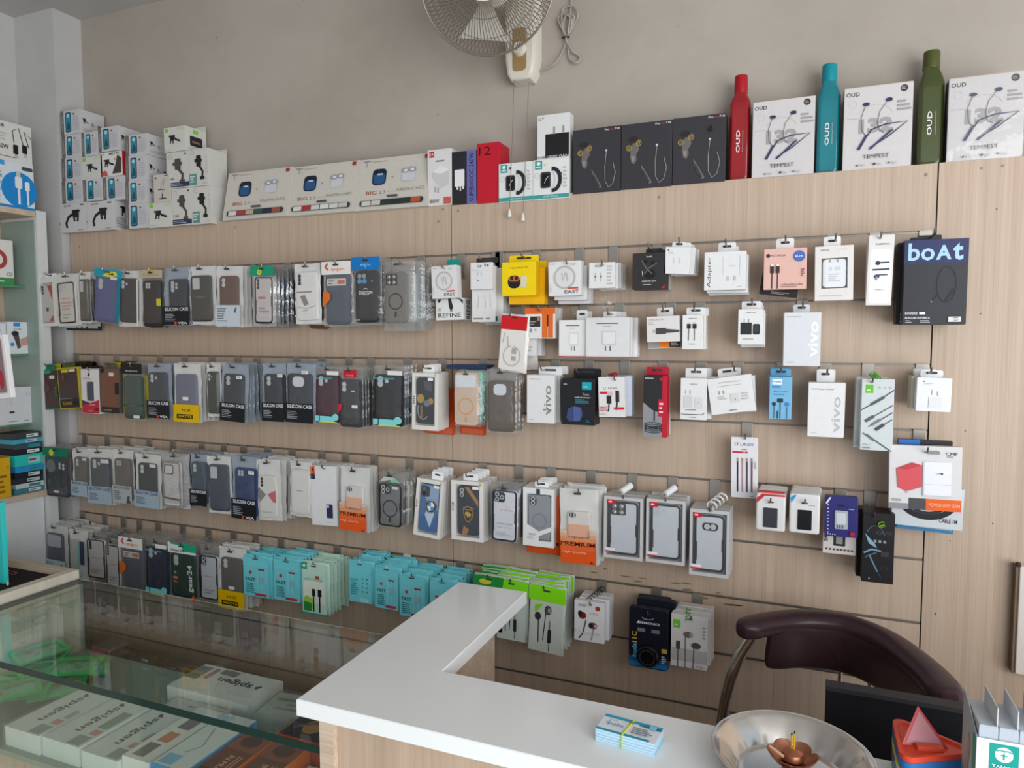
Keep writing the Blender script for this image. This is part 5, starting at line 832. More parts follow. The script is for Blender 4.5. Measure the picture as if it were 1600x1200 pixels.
hbox('audio_cable_box', 'tall red and black box picturing a coiled cable', (1005, 587, 1042, 683), 3, '#2a282b', [P([(0, 0), (1, 0), (1, 0.36), (0.4, 0.44), (0, 0.56)], '#8f9096'), R(0.8, 0.0, 1.0, 1.0, '#c01a33'), T('beetonics', 0.24, 0.96, 0.025, '#e6e6e6', 0, 0.36, 1), P([(0.74, 0.92), (0.68, 0.96), (0.8, 0.96)], '#d8324a'), R(0.64, 0.34, 0.9, 0.62, '#c01a33'), N(0.68, 0.38, 0.88, 0.58, 3, '#f0c5cc'), L([(0.48, 0.46), (0.48, 0.26)], 0.05, '#26252a')] + [L(arc(0.44, 0.11 + 0.03 * i, 0.36, 0.04, 0, 360, 16), 0.03, '#1f1e22') for i in range(4)], 0.034, (1006, 574, 1041), 1, 0, tc='#c01a33', bc='#d9d7d6', sops=[R(0, 0, 1, 1, '#c01a33')])
hbox('adapter_box', 'white adapter box with drawn plug and black foot line', (1063, 591, 1104, 656), 3, PL, [T('SAMSUNG', 0.5, 0.86, 0.02, '#4a4848', 0, 0.3, 1), L([(0.2, 0.72), (0.2, 0.62)], 0.03, G5), L([(0.37, 0.72), (0.37, 0.62)], 0.03, G5), Q(0.13, 0.28, 0.46, 0.58, 0.02, '#d0cfcf'), Q(0.55, 0.28, 0.85, 0.54, 0.02, '#d6d5d5'), C(0.68, 0.42, 0.015, BK), N(0.2, 0.22, 0.8, 0.26, 1, G5), L([(0.05, 0.13), (0.85, 0.13), (0.93, 0.18)], 0.02, BK), N(0.35, 0.05, 0.65, 0.08, 1, '#4a4848')], 0.026, (1069, 576, 1103), 2, 0, bx=0.004)
hbox('adapter_box', 'wide white adapter box hanging at a slant', (1112, 588, 1182, 645), 3, PL, [T('45W PD Power Adapter', 0.5, 0.85, 0.05, '#77757a', 0, 0.5), N(0.2, 0.74, 0.9, 0.78, 1, G7), L([(0.24, 0.64), (0.24, 0.54)], 0.025, G5), L([(0.34, 0.64), (0.34, 0.54)], 0.025, G5), Q(0.48, 0.28, 0.68, 0.52, 0.02, '#d3d2d2'), N(0.2, 0.38, 0.4, 0.5, 2, G7), N(0.72, 0.32, 0.9, 0.54, 3, G7), C(0.58, 0.37, 0.012, BK), T('SAMSUNG', 0.5, 0.08, 0.03, '#3a3838', 0, 0.18, 1)], 0.03, (1130, 575, 1160), 1, -9)
hbox('earphone_box', 'pale blue earphone box with white brand panel', (1202, 589, 1237, 655), 3, '#79b4d8', [Q(0.12, 0.82, 0.56, 0.95, 0.03, '#e6eef2'), T('PHILIPS', 0.34, 0.885, 0.035, '#2d6ca6', 0, 0.36, 1), R(0.12, 0.74, 0.5, 0.79, '#4a95cc'), T('Bass Sound', 0.5, 0.66, 0.04, '#3f7fb5', 0, 0.6), N(0.2, 0.56, 0.85, 0.61, 1, '#4a8ab8'), Q(0.36, 0.40, 0.62, 0.49, 0.03, '#22303f'), C(0.22, 0.36, 0.09, '#22303f'), C(0.8, 0.36, 0.10, '#3a7fc4'), L([(0.22, 0.34), (0.22, 0.02)], 0.025, '#22303f'), L([(0.5, 0.40), (0.5, 0.02)], 0.03, '#22303f'), L([(0.8, 0.3), (0.8, 0.02)], 0.025, '#22303f'), L([(0.38, 0.2), (0.38, 0.02)], 0.05, '#22303f')], 0.03, (1204, 577, 1236), 1, 0, tc='#5fa0c8')
hbox('charger_box', 'white fast charger box with silver vertical logo', (1262, 598, 1319, 683), 3, '#e2e1e1', [T('vivo', 0.78, 0.42, 0.24, '#bdb9bb', 90, 0.66, 1), T('FlashCharge Charger', 0.4, 0.88, 0.035, '#77757f', 0, 0.62), N(0.1, 0.06, 0.3, 0.08, 1, G7)], 0.036, (1277, 578, 1305), 1, 0)
coil('spiral_coil', 'green spiral coil above the grey aux cable box', (1362, 583), -0.075, '#4d9a2e', 0.006, 4, 0.035, (0.3, -0.85, -0.3))
hbox('aux_cable_box', 'grey-green cable box with green square and diagonal plugs', (1345, 592, 1396, 704), 3, '#ccd2d2', [R(0.12, 0.8, 0.36, 0.92, '#5fbf1e'), N(0.15, 0.82, 0.33, 0.86, 1, '#dff0cf'), C(0.55, 0.88, 0.04, '#b5bbbb'), C(0.72, 0.88, 0.04, '#b5bbbb'), C(0.88, 0.88, 0.04, '#b5bbbb'), L([(0.0, 0.56), (0.5, 0.69), (1.0, 0.85)], 0.03, '#3a3a3e'), L([(0.3, 0.64), (0.7, 0.75)], 0.09, '#55'+'585c'), L([(0.2, 0.42), (0.98, 0.64)], 0.025, '#3a3a3e'), L([(0.14, 0.405), (0.4, 0.48)], 0.1, '#5a5c60'), L([(0.25, 0.33), (0.98, 0.54)], 0.025, '#3a3a3e'), L([(0.36, 0.36), (0.62, 0.44)], 0.08, '#7d7f83'), L([(0.5, 0.30), (0.96, 0.44)], 0.025, '#3a3a3e'), L([(0.46, 0.29), (0.72, 0.37)], 0.1, '#44464a'), L([(0.08, 0.24), (0.4, 0.16), (0.96, 0.0)], 0.03, '#3a3a3e'), L([(0.2, 0.22), (0.44, 0.14)], 0.07, '#6b6d70'), T('3 IN 1', 0.2, 0.08, 0.025, '#77a85a', 0, 0.22), N(0.08, 0.02, 0.4, 0.05, 1, G5)], 0.022, None, 2, 0, bx=-0.012, lops=[R(0, 0, 1, 1, '#dfe2de')])
hbox('adapter_box', 'white square adapter box with tiny black mark over cream ones', (1431, 590, 1486, 643), 3, '#e6e6e8', [C(0.2, 0.88, 0.022, BK), N(0.2, 0.76, 0.5, 0.84, 2, G7), L([(0.44, 0.64), (0.44, 0.5), (0.48, 0.5)], 0.018, '#8d8c90'), L([(0.6, 0.6), (0.6, 0.48), (0.64, 0.48)], 0.018, '#8d8c90'), Q(0.36, 0.1, 0.74, 0.42, 0.02, '#dfdfe2')], 0.024, (1440, 579, 1476), 2, 1, bc='#cfc9bb', bx=-0.008, jit=0.006)
# fourth groove, right sheet
X, zb, w, h = fit((1143, 683, 1185, 778), -0.05)
t = thing('cable_card', 'flat white hang card with four slim dark pens', 'card', (X, -0.05, zb), -1)
MB().prism(rrect(-w / 2, 0, w / 2, h, 0.002, 2), 0, 0.004, mat('#e3e2e6', 0.4), 0.0005).build('card', t)
prints(MB(), [T('UNIX', 0.6, 0.88, 0.05, '#45434a', 0, 0.5), T('U', 0.2, 0.885, 0.055, '#c5384a', 0, 0.13, 1), R(0.05, 0.735, 0.62, 0.765, '#c5283a'), N(0.4, 0.78, 0.66, 0.81, 1, '#8a8890'), T('1A', 0.5, 0.75, 0.03, '#e8e4e4', 0, 0.1)] + [op for i, u in enumerate((0.25, 0.43, 0.6, 0.78)) for op in (L([(u, 0.1), (u, 0.6)], 0.05, ['#2b2a3c', '#b78a86', '#3a3348', '#6b2a30'][i]), R(u - 0.03, 0.6, u + 0.03, 0.66, '#a8947a'))] + [T('SERIES', 0.9, 0.55, 0.07, '#6b6870', 90, 0.12), N(0.7, 0.02, 0.9, 0.05, 1, G5)], w, h, 0).build('front_print', t)
hook(X, 4, zb + h - 0.004, 'flat white hang card with four slim dark pens', -0.05)
def printcard(nm, d, box, k, c, ops, y, th=0.012, tilt=0, cat='box', hz=None):
    X, zb, w, h = fit(box, y); t = thing(nm, d, cat, (X, y, zb), tilt)
    carton(t, w, h, th, c, ops)
    if hz is not None: hook(X, k, zb + h * hz, d, y)
    return t, w, h
t, w, h = printcard('adapter_box', 'big white adapter pack with red cube picture and orange corner', (1389, 697, 1503, 797), 4, '#d8d6d6', [R(0, 0.0, 0.28, 0.09, '#8d8f92'), R(0.28, 0.0, 0.52, 0.18, '#4a4a4e'), R(0.52, 0.0, 1.0, 0.18, '#e8631e'), T('POWER 65W GAN', 0.77, 0.09, 0.055, '#f3b48a', 0, 0.42, 1), T('CMF', 0.86, 0.89, 0.05, '#3d3c40', 0, 0.16), N(0.8, 0.83, 0.92, 0.86, 1, G5), P([(0.1, 0.64), (0.32, 0.74), (0.46, 0.70), (0.46, 0.36), (0.25, 0.28), (0.12, 0.34)], '#d5525a'), P([(0.1, 0.64), (0.32, 0.74), (0.46, 0.70), (0.24, 0.62)], '#c03f4a'), R(0.24, 0.255, 0.27, 0.29, '#b9b7b7'), Q(0.47, 0.22, 0.86, 0.76, 0.02, '#ccccd2'), Q(0.49, 0.24, 0.86, 0.76, 0.02, '#e9e9ee'), L([(0.49, 0.41), (0.86, 0.41)], 0.006, '#c4c4ca'), T('CMF', 0.68, 0.58, 0.025, '#55'+'5560', 0, 0.07), C(0.73, 0.58, 0.015, BK), Q(0.53, 0.88, 0.7, 0.93, 0.02, '#8f8b88'), N(0.04, 0.12, 0.2, 0.16, 2, G5)], -0.105, 0.016, -1, hz=0.9)
t, w, h = printcard('cable_pack', 'clear pack of coiled black cable below the orange-cornered pack', (1392, 760, 1504, 824), 4, '#c9cdd0', [L(arc(0.5, 0.75, 0.4, 0.5, 185, 355, 18), 0.09, '#1d1d22'), L(arc(0.5, 0.85, 0.34, 0.5, 190, 350, 18), 0.05, '#2d2d33'), T('CABLE 1M', 0.8, 0.2, 0.1, '#3f4048', 0, 0.25, 1)], -0.085, 0.02, 1)
printcard('flat_pack', 'thin blue-edged pack behind the coiled cable pack', (1400, 775, 1490, 830), 4, '#3f7fae', [R(0.02, 0.1, 0.98, 1, '#b9c5cc')], -0.06, 0.012, 2)
printcard('flat_pack', 'blue and black topped packs behind the orange-cornered pack', (1402, 688, 1487, 760), 4, '#26262c', [R(0.0, 0.9, 0.4, 1.0, '#2a6fc0')], -0.08, 0.016, 0)
# odd packs that show below and between the bagged cases
printcard('label_strip', 'white strip of black printed labels below the framed clear case', (87, 490, 155, 516), 1, '#2a2d36', [R(0.14, 0.12, 0.48, 0.6, '#d9d8d6'), N(0.16, 0.2, 0.46, 0.5, 2, '#6b6968'), R(0.5, 0.12, 0.58, 0.7, '#c9c8c6'), R(0.62, 0.12, 0.96, 0.7, '#cfcecc'), R(0.7, 0.12, 0.74, 0.7, '#2a2d36')], -0.022, 0.008, 1)
printcard('card_pack', 'plain grey card pack beside the white printed back cover', (454, 426, 470, 494), 1, '#b5ada2', [N(0.2, 0.1, 0.8, 0.2, 1, '#9a938a')], -0.012, 0.008, 0)
X, zb, w, h = fit((482, 455, 512, 514), -0.011); t = thing('loose_phone_case', 'reddish brown phone case end showing below the white printed cover', 'phone case', (X, -0.011, zb), 3); casepart(t, w, h, '#7a4a3c', 'd2', -w / 2, 0, 0, 0.008)
for b, e in (((664, 606, 709, 678), 'white ornate box'), ((719, 612, 757, 679), 'beige clear case')):
    X, zb, w, h = fit(b, -0.015); t = thing('orange_pack', 'orange-red pack showing below the ' + e, 'pack', (X, -0.015, zb), 1); carton(t, w, h, 0.008, '#c4481f', [Q(0.06, 0.02, 0.94, 0.14, 0.03, '#d8613a')])
# ------------------------------------------------------------------ third hook row (fifth groove)
bag('dark cases under a green header with yellow dot, third row', (72, 699, 112, 777), 5, '#33363f', 'none', 'clear', 5, 0, hd=('#157a58', 0.17, [C(0.35, 0.9, 0.09, '#d3cf2a')]), cs=(0.04, 0.02, 0.92, 0.84), cops=[C(0.26, 0.74, 0.2, '#77736b'), Q(0.35, 0.1, 0.58, 0.15, 0.02, '#d3d3d3'), C(0.66, 0.8, 0.05, '#b9c0c8'), C(0.66, 0.72, 0.05, '#b9c0c8'), C(0.82, 0.78, 0.05, '#b9c0c8'), C(0.82, 0.7, 0.05, '#b9c0c8')])
bag('dull grey case in frosted bag beside the green-headed one', (114, 702, 141, 775), 5, '#5d5b5a', 'd2', 'white', 4, 1, bd=SIL(False, False), cs=(0.18, 0.06, 0.95, 0.84), ops=[Q(0.72, 0.78, 0.98, 0.84, 0.01, '#c9c7c4')])
bag('slate case in white bag with blue-grey band and sticker', (139, 702, 179, 787), 5, '#454a53', 'd3', 'white', 5, -1, bd=SIL(False, False), cs=(0.16, 0.06, 0.94, 0.84), ops=[Q(0.62, 0.76, 0.94, 0.83, 0.01, '#d5d3d0')])
bag('taupe case in greyish bag with pale printed band', (178, 703, 210, 786), 5, '#5f5a57', 'd4', 'white', 5, 0, bd=('#aab0b2', 0.34, [T('SILICON CASE', 0.5, 0.30, 0.045, '#3a3f44', 0, 0.8, 1), N(0.1, 0.07, 0.5, 0.25, 5, '#6b7074'), P([(0.7, 0.02), (0.95, 0.02), (0.86, 0.1), (0.9, 0.16), (0.78, 0.16)], '#4a4f52')]), cs=(0.12, 0.06, 0.94, 0.84))
bag('charcoal two-lens case in white bag with pale blue band', (212, 710, 252, 793), 5, '#2d3036', 'd2', 'white', 5, 1, bd=SIL(False, False), cs=(0.16, 0.06, 0.84, 0.84), ops=[Q(0.66, 0.78, 0.9, 0.84, 0.01, '#d5d3d0')])
bag('white patterned case in crinkled silver foil bag', (254, 708, 297, 793), 5, '#d3cfcc', 'none', 'foil', 5, 0, cs=(0.06, 0.02, 0.72, 0.84), frame='#8a8886', cops=[Q(0.1, 0.72, 0.62, 0.94, 0.08, '#3a3a3c'), Q(0.15, 0.74, 0.57, 0.92, 0.07, '#dad8d4'), L([(0.05, 0.2), (0.95, 0.17)], 0.04, '#2d2b2b'), L([(0.1, 0.18), (0.9, 0.15)], 0.02, '#2d2b2b')], bx=0.006)
bag('grey-blue two-lens case with black band, half hidden', (299, 710, 327, 790), 5, '#464e59', 'd2', 'blue', 4, 0, bd=SIL(True, False), cs=(0.1, 0.06, 0.98, 0.86))
bag('navy rugged case filling a white-edged bag', (326, 713, 363, 802), 5, '#2f3c4c', 'win', 'white', 4, -1, cs=(0.1, 0.05, 0.9, 0.86), cops=[T('ARMOR', 0.42, 0.52, 0.04, '#232d3a', 0, 0.5), L([(0.9, 0.3), (0.9, 0.5)], 0.03, '#202a36')])
bag('royal blue case with black band and orange mark', (363, 713, 404, 811), 5, '#2b3a63', 'd4', 'blue', 5, 1, bd=('#15181d', 0.33, SIL()[2]), cs=(0.14, 0.06, 0.96, 0.82), st=(0.72, 0.74))
bag('white case with grey and red triangles', (404, 718, 441, 813), 5, '#d8d5d0', 'v3', 'white', 4, -2, cs=(0.12, 0.05, 0.84, 0.74), cops=[P([(0.0, 0.36), (0.42, 0.55), (0.0, 0.72)], '#85807c'), P([(0.5, 0.56), (0.98, 0.66), (0.98, 0.38), (0.84, 0.36)], '#c4555f'), T('motorola', 0.45, 0.14, 0.04, '#7fa58a', 0, 0.6)])
bag('plain white case in a white bag beside the orange-tabbed box', (453, 721, 487, 807), 5, '#d3cfca', 'none', 'white', 4, 1, cs=(0.1, 0.05, 0.92, 0.86), cops=[Q(0.08, 0.05, 0.92, 0.95, 0.1, '#dcd9d5'), N(0.3, 0.5, 0.75, 0.55, 1, '#a9a6a2')])
hbox('boxed_phone_case', 'tall white case box with orange and black corner tab', (487, 728, 527, 821), 5, '#e0dfdf', [R(0.02, 0.86, 0.2, 0.99, '#d9571c'), R(0.02, 0.77, 0.2, 0.86, '#2b3144'), P([(0.07, 0.92), (0.12, 0.97), (0.15, 0.93), (0.1, 0.9)], '#2a1a12'), Q(0.6, 0.13, 0.84, 0.36, 0.03, '#252f55'), Q(0.62, 0.3, 0.7, 0.35, 0.02, '#c9ccd6'), N(0.6, 0.05, 0.8, 0.07, 1, G7)], 0.018, None, 4, -2, cat='phone case', bx=0.004)
def premium(d, box, tl, n=3):
    bag(d, box, 5, '#d9d4cf', 'i2', 'white', n, tl, cs=(0.22, 0.36, 0.8, 0.7), cops=[R(0.02, 0.02, 0.98, 0.5, '#e3a888')], bd=None, ops=[R(0.03, 0.01, 0.97, 0.19, '#e4551a'), R(0.03, 0.19, 0.97, 0.25, '#e4622c'), R(0.03, 0.25, 0.97, 0.31, '#e5763f'), R(0.03, 0.31, 0.97, 0.36, '#e08f63'), R(0.03, 0.36, 0.22, 0.41, '#dba583'), R(0.80, 0.36, 0.97, 0.41, '#dba583'), R(0.03, 0.41, 0.22, 0.45, '#dbbca4'), R(0.80, 0.41, 0.97, 0.45, '#dbbca4'), T('PREMIUM', 0.5, 0.275, 0.055, '#4a1f10', 0, 0.9, 1), T('IP 15', 0.5, 0.36, 0.025, '#8a4a30', 0, 0.24), T('High Quality', 0.4, 0.165, 0.042, '#f0c8b0', 0, 0.64), T('X', 0.86, 0.04, 0.03, '#5a1d0c', 0, 0.1, 2)], pal=['#dedad4', '#c9c4bd', '#e4551a'])
premium('orange and white pouch lettered PREMIUM beside the ring case', (532, 730, 577, 829), 1)
bag('black-edged clear case with magnetic ring and holographic tag', (591, 738, 632, 824), 5, '#6f7072', 'isq', 'clear', 4, 1, cs=(0.05, 0.03, 0.92, 0.80), frame='#1e1e20', cops=ringops('#1e1e20'), ops=[P([(0.1, 0.83), (0.5, 0.88), (0.9, 0.83), (0.7, 0.92), (0.3, 0.93)], '#b9c9c2'), P([(0.5, 0.84), (0.85, 0.84), (0.7, 0.92)], '#7fc0a8'), Q(0.6, 0.72, 0.82, 0.76, 0.01, '#dcdcdc')])
BMW = [P([(0.02, 0.98), (0.98, 0.98), (0.98, 0.5), (0.5, 0.42), (0.3, 0.7)], '#8fa9c4'), P([(0.02, 0.02), (0.98, 0.02), (0.98, 0.42), (0.6, 0.1), (0.3, 0.36), (0.02, 0.3)], '#2f5f9a'), P([(0.3, 0.36), (0.6, 0.1), (0.8, 0.4), (0.5, 0.6)], '#b9cfe0'), C(0.6, 0.55, 0.34, '#15171b'), C(0.6, 0.55, 0.31, '#b9bcc0'), C(0.6, 0.55, 0.29, '#15171b'), P([(0.6, 0.55)] + arc(0.6, 0.55, 0.19, 0.097, 90, 180, 6), '#3d8fd0'), P([(0.6, 0.55)] + arc(0.6, 0.55, 0.19, 0.097, 0, 90, 6), '#eef2f5'), P([(0.6, 0.55)] + arc(0.6, 0.55, 0.19, 0.097, 180, 270, 6), '#eef2f5'), P([(0.6, 0.55)] + arc(0.6, 0.55, 0.19, 0.097, 270, 360, 6), '#3d8fd0'), T('B M W', 0.6, 0.675, 0.025, '#dfe2e6', 0, 0.22, 1), Q(0.05, 0.74, 0.5, 0.97, 0.1, '#2a2d36'), C(0.2, 0.9, 0.09, '#55'+'5b66'), C(0.2, 0.8, 0.09, '#555b66')]
SIDE = [R(0.0, 0.46, 0.14, 0.66, '#dfdbd4'), N(0.02, 0.49, 0.12, 0.63, 4, '#55'+'5555'), Q(0.66, 0.87, 0.86, 0.92, 0.01, '#f0f0f0'), P([(0.88, 0.94), (0.95, 0.94), (0.95, 0.98), (0.88, 0.98)], '#c9b52a')]
winbox('boxed_phone_case', 'white box with blue case bearing a round blue-white emblem', (645, 749, 686, 839), 5, '#e3e0dc', (0.12, 0.06, 0.9, 0.94), '#3f6ca3', 'none', BMW, SIDE, 0.02, 3, 5, (663, 737, 681), step=0.0235)
LAM = [P([(0.35, 0.98), (0.55, 0.98), (0.98, 0.72), (0.98, 0.6)], '#a8743f'), P([(0.2, 0.0), (0.42, 0.0), (0.55, 0.12), (0.3, 0.2)], '#a8743f'), P([(0.28, 0.56), (0.5, 0.6), (0.76, 0.56), (0.74, 0.4), (0.62, 0.3), (0.51, 0.26), (0.4, 0.3), (0.29, 0.42)], '#b8933f'), P([(0.31, 0.545), (0.5, 0.58), (0.73, 0.545), (0.71, 0.41), (0.61, 0.315), (0.51, 0.28), (0.42, 0.315), (0.32, 0.42)], '#14161c'), T('LAMBORGHINI', 0.51, 0.525, 0.02, '#c9a24a', 0, 0.34, 1), P([(0.36, 0.46), (0.46, 0.49), (0.62, 0.46), (0.66, 0.4), (0.6, 0.41), (0.58, 0.34), (0.54, 0.4), (0.46, 0.36), (0.44, 0.42), (0.38, 0.4)], '#c9a24a')]
winbox('boxed_phone_case', 'white box with black case bearing a gold shield emblem', (705, 752, 755, 845), 5, '#e3e0dc', (0.14, 0.06, 0.88, 0.94), '#262a35', 'i2', LAM, SIDE, 0.02, 3, 0, (720, 742, 743), step=0.0235)
bag('white-backed case with dark navy bumper lettered NEW CASE', (766, 758, 811, 847), 5, '#d6d8dd', 'isq', 'clear', 4, 1, cs=(0.08, 0.03, 0.94, 0.92), frame='#262b3c', cops=[T('For', 0.6, 0.68, 0.03, '#c58a8a', 0, 0.12), T('iP 14 Plus', 0.6, 0.61, 0.035, '#c58a8a', 0, 0.5), T('NEW CASE', 0.52, 0.34, 0.04, '#8b97a5', 0, 0.62), T('high quality', 0.52, 0.27, 0.03, '#8b97a5', 0, 0.6), N(0.16, 0.1, 0.84, 0.18, 2, '#b5bcc6')])
winbox('boxed_phone_case', 'white box with angular window onto a grey magnetic case', (817, 763, 865, 854), 5, '#e6e5e4', (0.12, 0.1, 0.92, 0.90), '#8d9196', 'i2', [O(0.5, 0.42, 0.34, 0.07, '#77808a'), R(0.0, 0.0, 1.0, 0.02, '#8d9196')], [P([(0.12, 0.1), (0.52, 0.1), (0.52, 0.26), (0.12, 0.38)], '#e4e3e2'), P([(0.52, 0.26), (0.92, 0.36), (0.92, 0.28), (0.52, 0.18)], '#e4e3e2'), T('VIVZ', 0.3, 0.2, 0.04, '#8a8886', 0, 0.24, 1), N(0.14, 0.12, 0.44, 0.17, 2, G7), R(0.44, 0.9, 0.56, 0.99, '#2b3a52')], 0.022, 3, 0, (832, 755, 854), step=0.0235)
X, zb, w, h = fit((823, 772, 876, 865), -0.082)
vs, fs = pillow(w, h, 0.004, 3); t = thing('bagged_phone_case', 'orange pouch showing below the angular-window box', 'phone case', (X, -0.0835, zb), 1)
MB().add(vs, fs, mat('#d9531d', 0.3)).build('pouch', t, True); prints(MB(), [T('PREMIUM', 0.5, 0.2, 0.06, '#3f1a0c', 0, 0.9, 1)], w, h, -0.0055).build('label_print', t)
premium('orange and white pouch lettered PREMIUM beside grey boxed cases', (876, 764, 936, 880), -1, 4)
def greybox(d, box, cam, lp):
    X, zb, w, h = fit(box, YF); st = [R(0.1, 0.88, 0.3, 0.95, '#c9202c'), N(0.12, 0.89, 0.28, 0.94, 1, '#f0d0d0'), R(0.04, 0.12, 0.3, 0.17, '#e8e8ec'), R(0.04, 0.10, 0.3, 0.125, '#c9404a')]
    winbox('boxed_phone_case', d, box, 5, '#c4c3c3', (0.07, 0.05, 0.93, 0.95), '#c3c7ce', cam, [], st, 0.026, 3, 0, None, frame='#1f2126', inner='#b9babd', step=0.0285)
    p = at_y(lp[0], lp[1], YF - 0.006); dv = Vector((0.5, 0.8, 0.35)).normalized()
    t = thing('price_roll', 'white tag roll on the ' + d.replace('grey boxed clear', ''), 'tag', tuple(p))
    n = 48; a = dv.cross(Vector((0, 0, 1))).normalized(); b = dv.cross(a)
    if cam == 'h2': MB().tube([dv * (0.06 * i / n) + a * (0.011 * math.cos(i * 0.55)) + b * (0.011 * math.sin(i * 0.55)) for i in range(n + 1)], 0.0022, mat('#e4e3e2', 0.4), 6).build('paper_roll', t, True)
    else: MB().tube([dv * 0.0, dv * 0.001, dv * 0.02, dv * 0.038, dv * 0.039], [0.004, 0.0085, 0.0082, 0.009, 0.005], mat('#e4e3e2', 0.4), 14).build('paper_roll', t, True)
    MB().tube([dv * -0.003, dv * 0.05], 0.0022, HOOKM, 6).build('core', t)
greybox('grey boxed clear case with square lens block', (943, 777, 1004, 874), 'q4', (970, 769))
greybox('grey boxed clear case with three round lens holes', (1009, 781, 1070, 881), 'd3', (1039, 773))
greybox('grey boxed clear case with two side-by-side lenses', (1077, 797, 1139, 901), 'h2', (1108, 793))
def blister(d, box, ops, chip, top=None, k=5):
    X, zb, w, h = fit(box, YF); t = thing('blister_pack', d, 'pack', (X, YF, zb), 0, group='small accessory packs')
    body = MB().prism(rrect(-w / 2, 0, w / 2, h, 0.005, 3), 0, 0.02, mat('#dedcdb', 0.35), 0.004).build('pack', t, True)
    prints(MB(), ops + [Q(0.4, 0.75, 0.6, 0.79, 0.03, SLOT)], w, h, -0.0001).build('front_print', t)
    u0, v0, u1, v1, c = chip; MB().prism(rrect((u0 - 0.5) * w, v0 * h, (u1 - 0.5) * w, v1 * h, 0.002), -0.003, 0.001, mat(c, 0.3), 0.001).build('adapter', t)
    if top: MB().box(-w / 2 + 0.002, w / 2 - 0.002, 0.003, 0.018, h, h + 0.003, mat(top)).build('top_panel', t)
    for j in range(1, 4):
        s = thing('blister_pack', ORD[j - 1] + ' pack behind the ' + d, 'pack', (X + 0.001 * j, YF + 0.0215 * j, zb + 0.001 * j), 0.4 * j, group='packs behind the ' + d); copy_part(body, s)
    hook(X, k, zb + h * 0.77, d)
blister('white blister pack with red corner and metal adapter', (1181, 771, 1227, 830), [P([(0.02, 0.86), (0.2, 0.98), (0.36, 0.98), (0.02, 0.72)], '#c9303a'), R(0.2, 0.93, 0.98, 0.98, '#c9303a'), N(0.3, 0.72, 0.6, 0.74, 1, '#c98a8a')], (0.26, 0.1, 0.74, 0.62, '#3a3b40'), '#c9303a')
blister('white blister pack with blue corner and black chip', (1233, 772, 1281, 834), [P([(0.02, 0.88), (0.14, 0.96), (0.24, 0.96), (0.06, 0.76)], '#2f9ad0'), N(0.62, 0.7, 0.96, 0.75, 1, '#7fb5d5')], (0.28, 0.1, 0.74, 0.6, '#17171a'))
X, zb, w, h = fit((1286, 786, 1338, 866), -0.085); t = thing('memory_card_pack', 'pale card-reader pack below the purple pack', 'pack', (X, -0.085, zb), 0)
carton(t, w, h, 0.012, '#cfc8c4', [Q(0.32, 0.16, 0.68, 0.4, 0.03, '#2b2a2c'), Q(0.4, 0.2, 0.6, 0.36, 0.02, '#8f8d8c')] + [C(0.12 + 0.11 * i, 0.09, 0.035, '#4a4644') for i in range(8)] + [T('SIM', 0.09, 0.3, 0.12, '#3a3635', 90, 0.12, 1)])
hook(X + 0.004, 5, zb + h * 0.93, 'pale card-reader pack below the purple pack', -0.085)
X, zb, w, h = fit((1289, 776, 1341, 839), YF); t = thing('memory_card_pack', 'purple card-adapter pack with white dots and red round badge', 'pack', (X, YF, zb), -1)
carton(t, w, h, 0.018, '#2c2a6e', [C(0.1, 0.1 + 0.085 * i, 0.018, '#e6e6f0') for i in range(9)] + [C(0.1 + 0.07 * i, 0.06, 0.018, '#e6e6f0') for i in range(4)] + [Q(0.3, 0.2, 0.7, 0.66, 0.04, '#a9abb2'), Q(0.36, 0.32, 0.64, 0.6, 0.02, '#c9ccd2'), R(0.36, 0.22, 0.4, 0.3, '#55'+'5560'), R(0.44, 0.22, 0.48, 0.3, '#555560'), R(0.52, 0.22, 0.56, 0.3, '#555560'), C(0.84, 0.1, 0.08, '#a8202c'), Q(0.42, 0.76, 0.6, 0.8, 0.02, '#15143a'), N(0.72, 0.68, 0.92, 0.74, 1, '#8a88c9'), P([(0.02, 0.84), (0.14, 0.98), (0.2, 0.98), (0.06, 0.8)], '#d8d8e6')], r=0.004)
coil('spiral_coil', 'green spiral coil above the glossy black earphone box', (1372, 800), -0.085, '#7fae2a', 0.006, 5, 0.045, (0.12, -0.8, -0.6))
hbox('earphone_box', 'tall glossy black box with pale blue earphone picture', (1347, 802, 1397, 911), 5, '#1a181b', [T('QUX', 0.68, 0.72, 0.05, '#4a4a55', 0, 0.5), L(arc(0.4, 0.62, 0.3, 0.2, 20, 150), 0.02, '#55'+'6a78'), P([(0.08, 0.7), (0.4, 0.56), (0.46, 0.5), (0.2, 0.56)], '#7fa8bd'), L([(0.05, 0.42), (0.3, 0.48), (0.6, 0.46)], 0.06, '#6f97ab'), L([(0.1, 0.36), (0.45, 0.44)], 0.04, '#4d6f80'), L([(0.22, 0.4), (0.5, 0.16)], 0.05, '#5f8496'), R(0.35, 0.58, 0.44, 0.62, '#8a8a92'), R(0.5, 0.58, 0.59, 0.62, '#8a8a92'), R(0.65, 0.58, 0.74, 0.62, '#8a8a92'), R(0.58, 0.39, 0.84, 0.46, '#3b3434'), O(0.7, 0.22, 0.1, 0.015, '#4a3f40'), C(0.24, 0.06, 0.02, '#d8d8d8'), P([(0.45, 0.2), (0.6, 0.1), (0.62, 0.06)], '#3a5262')], 0.034, None, 2, 0, bx=-0.01)
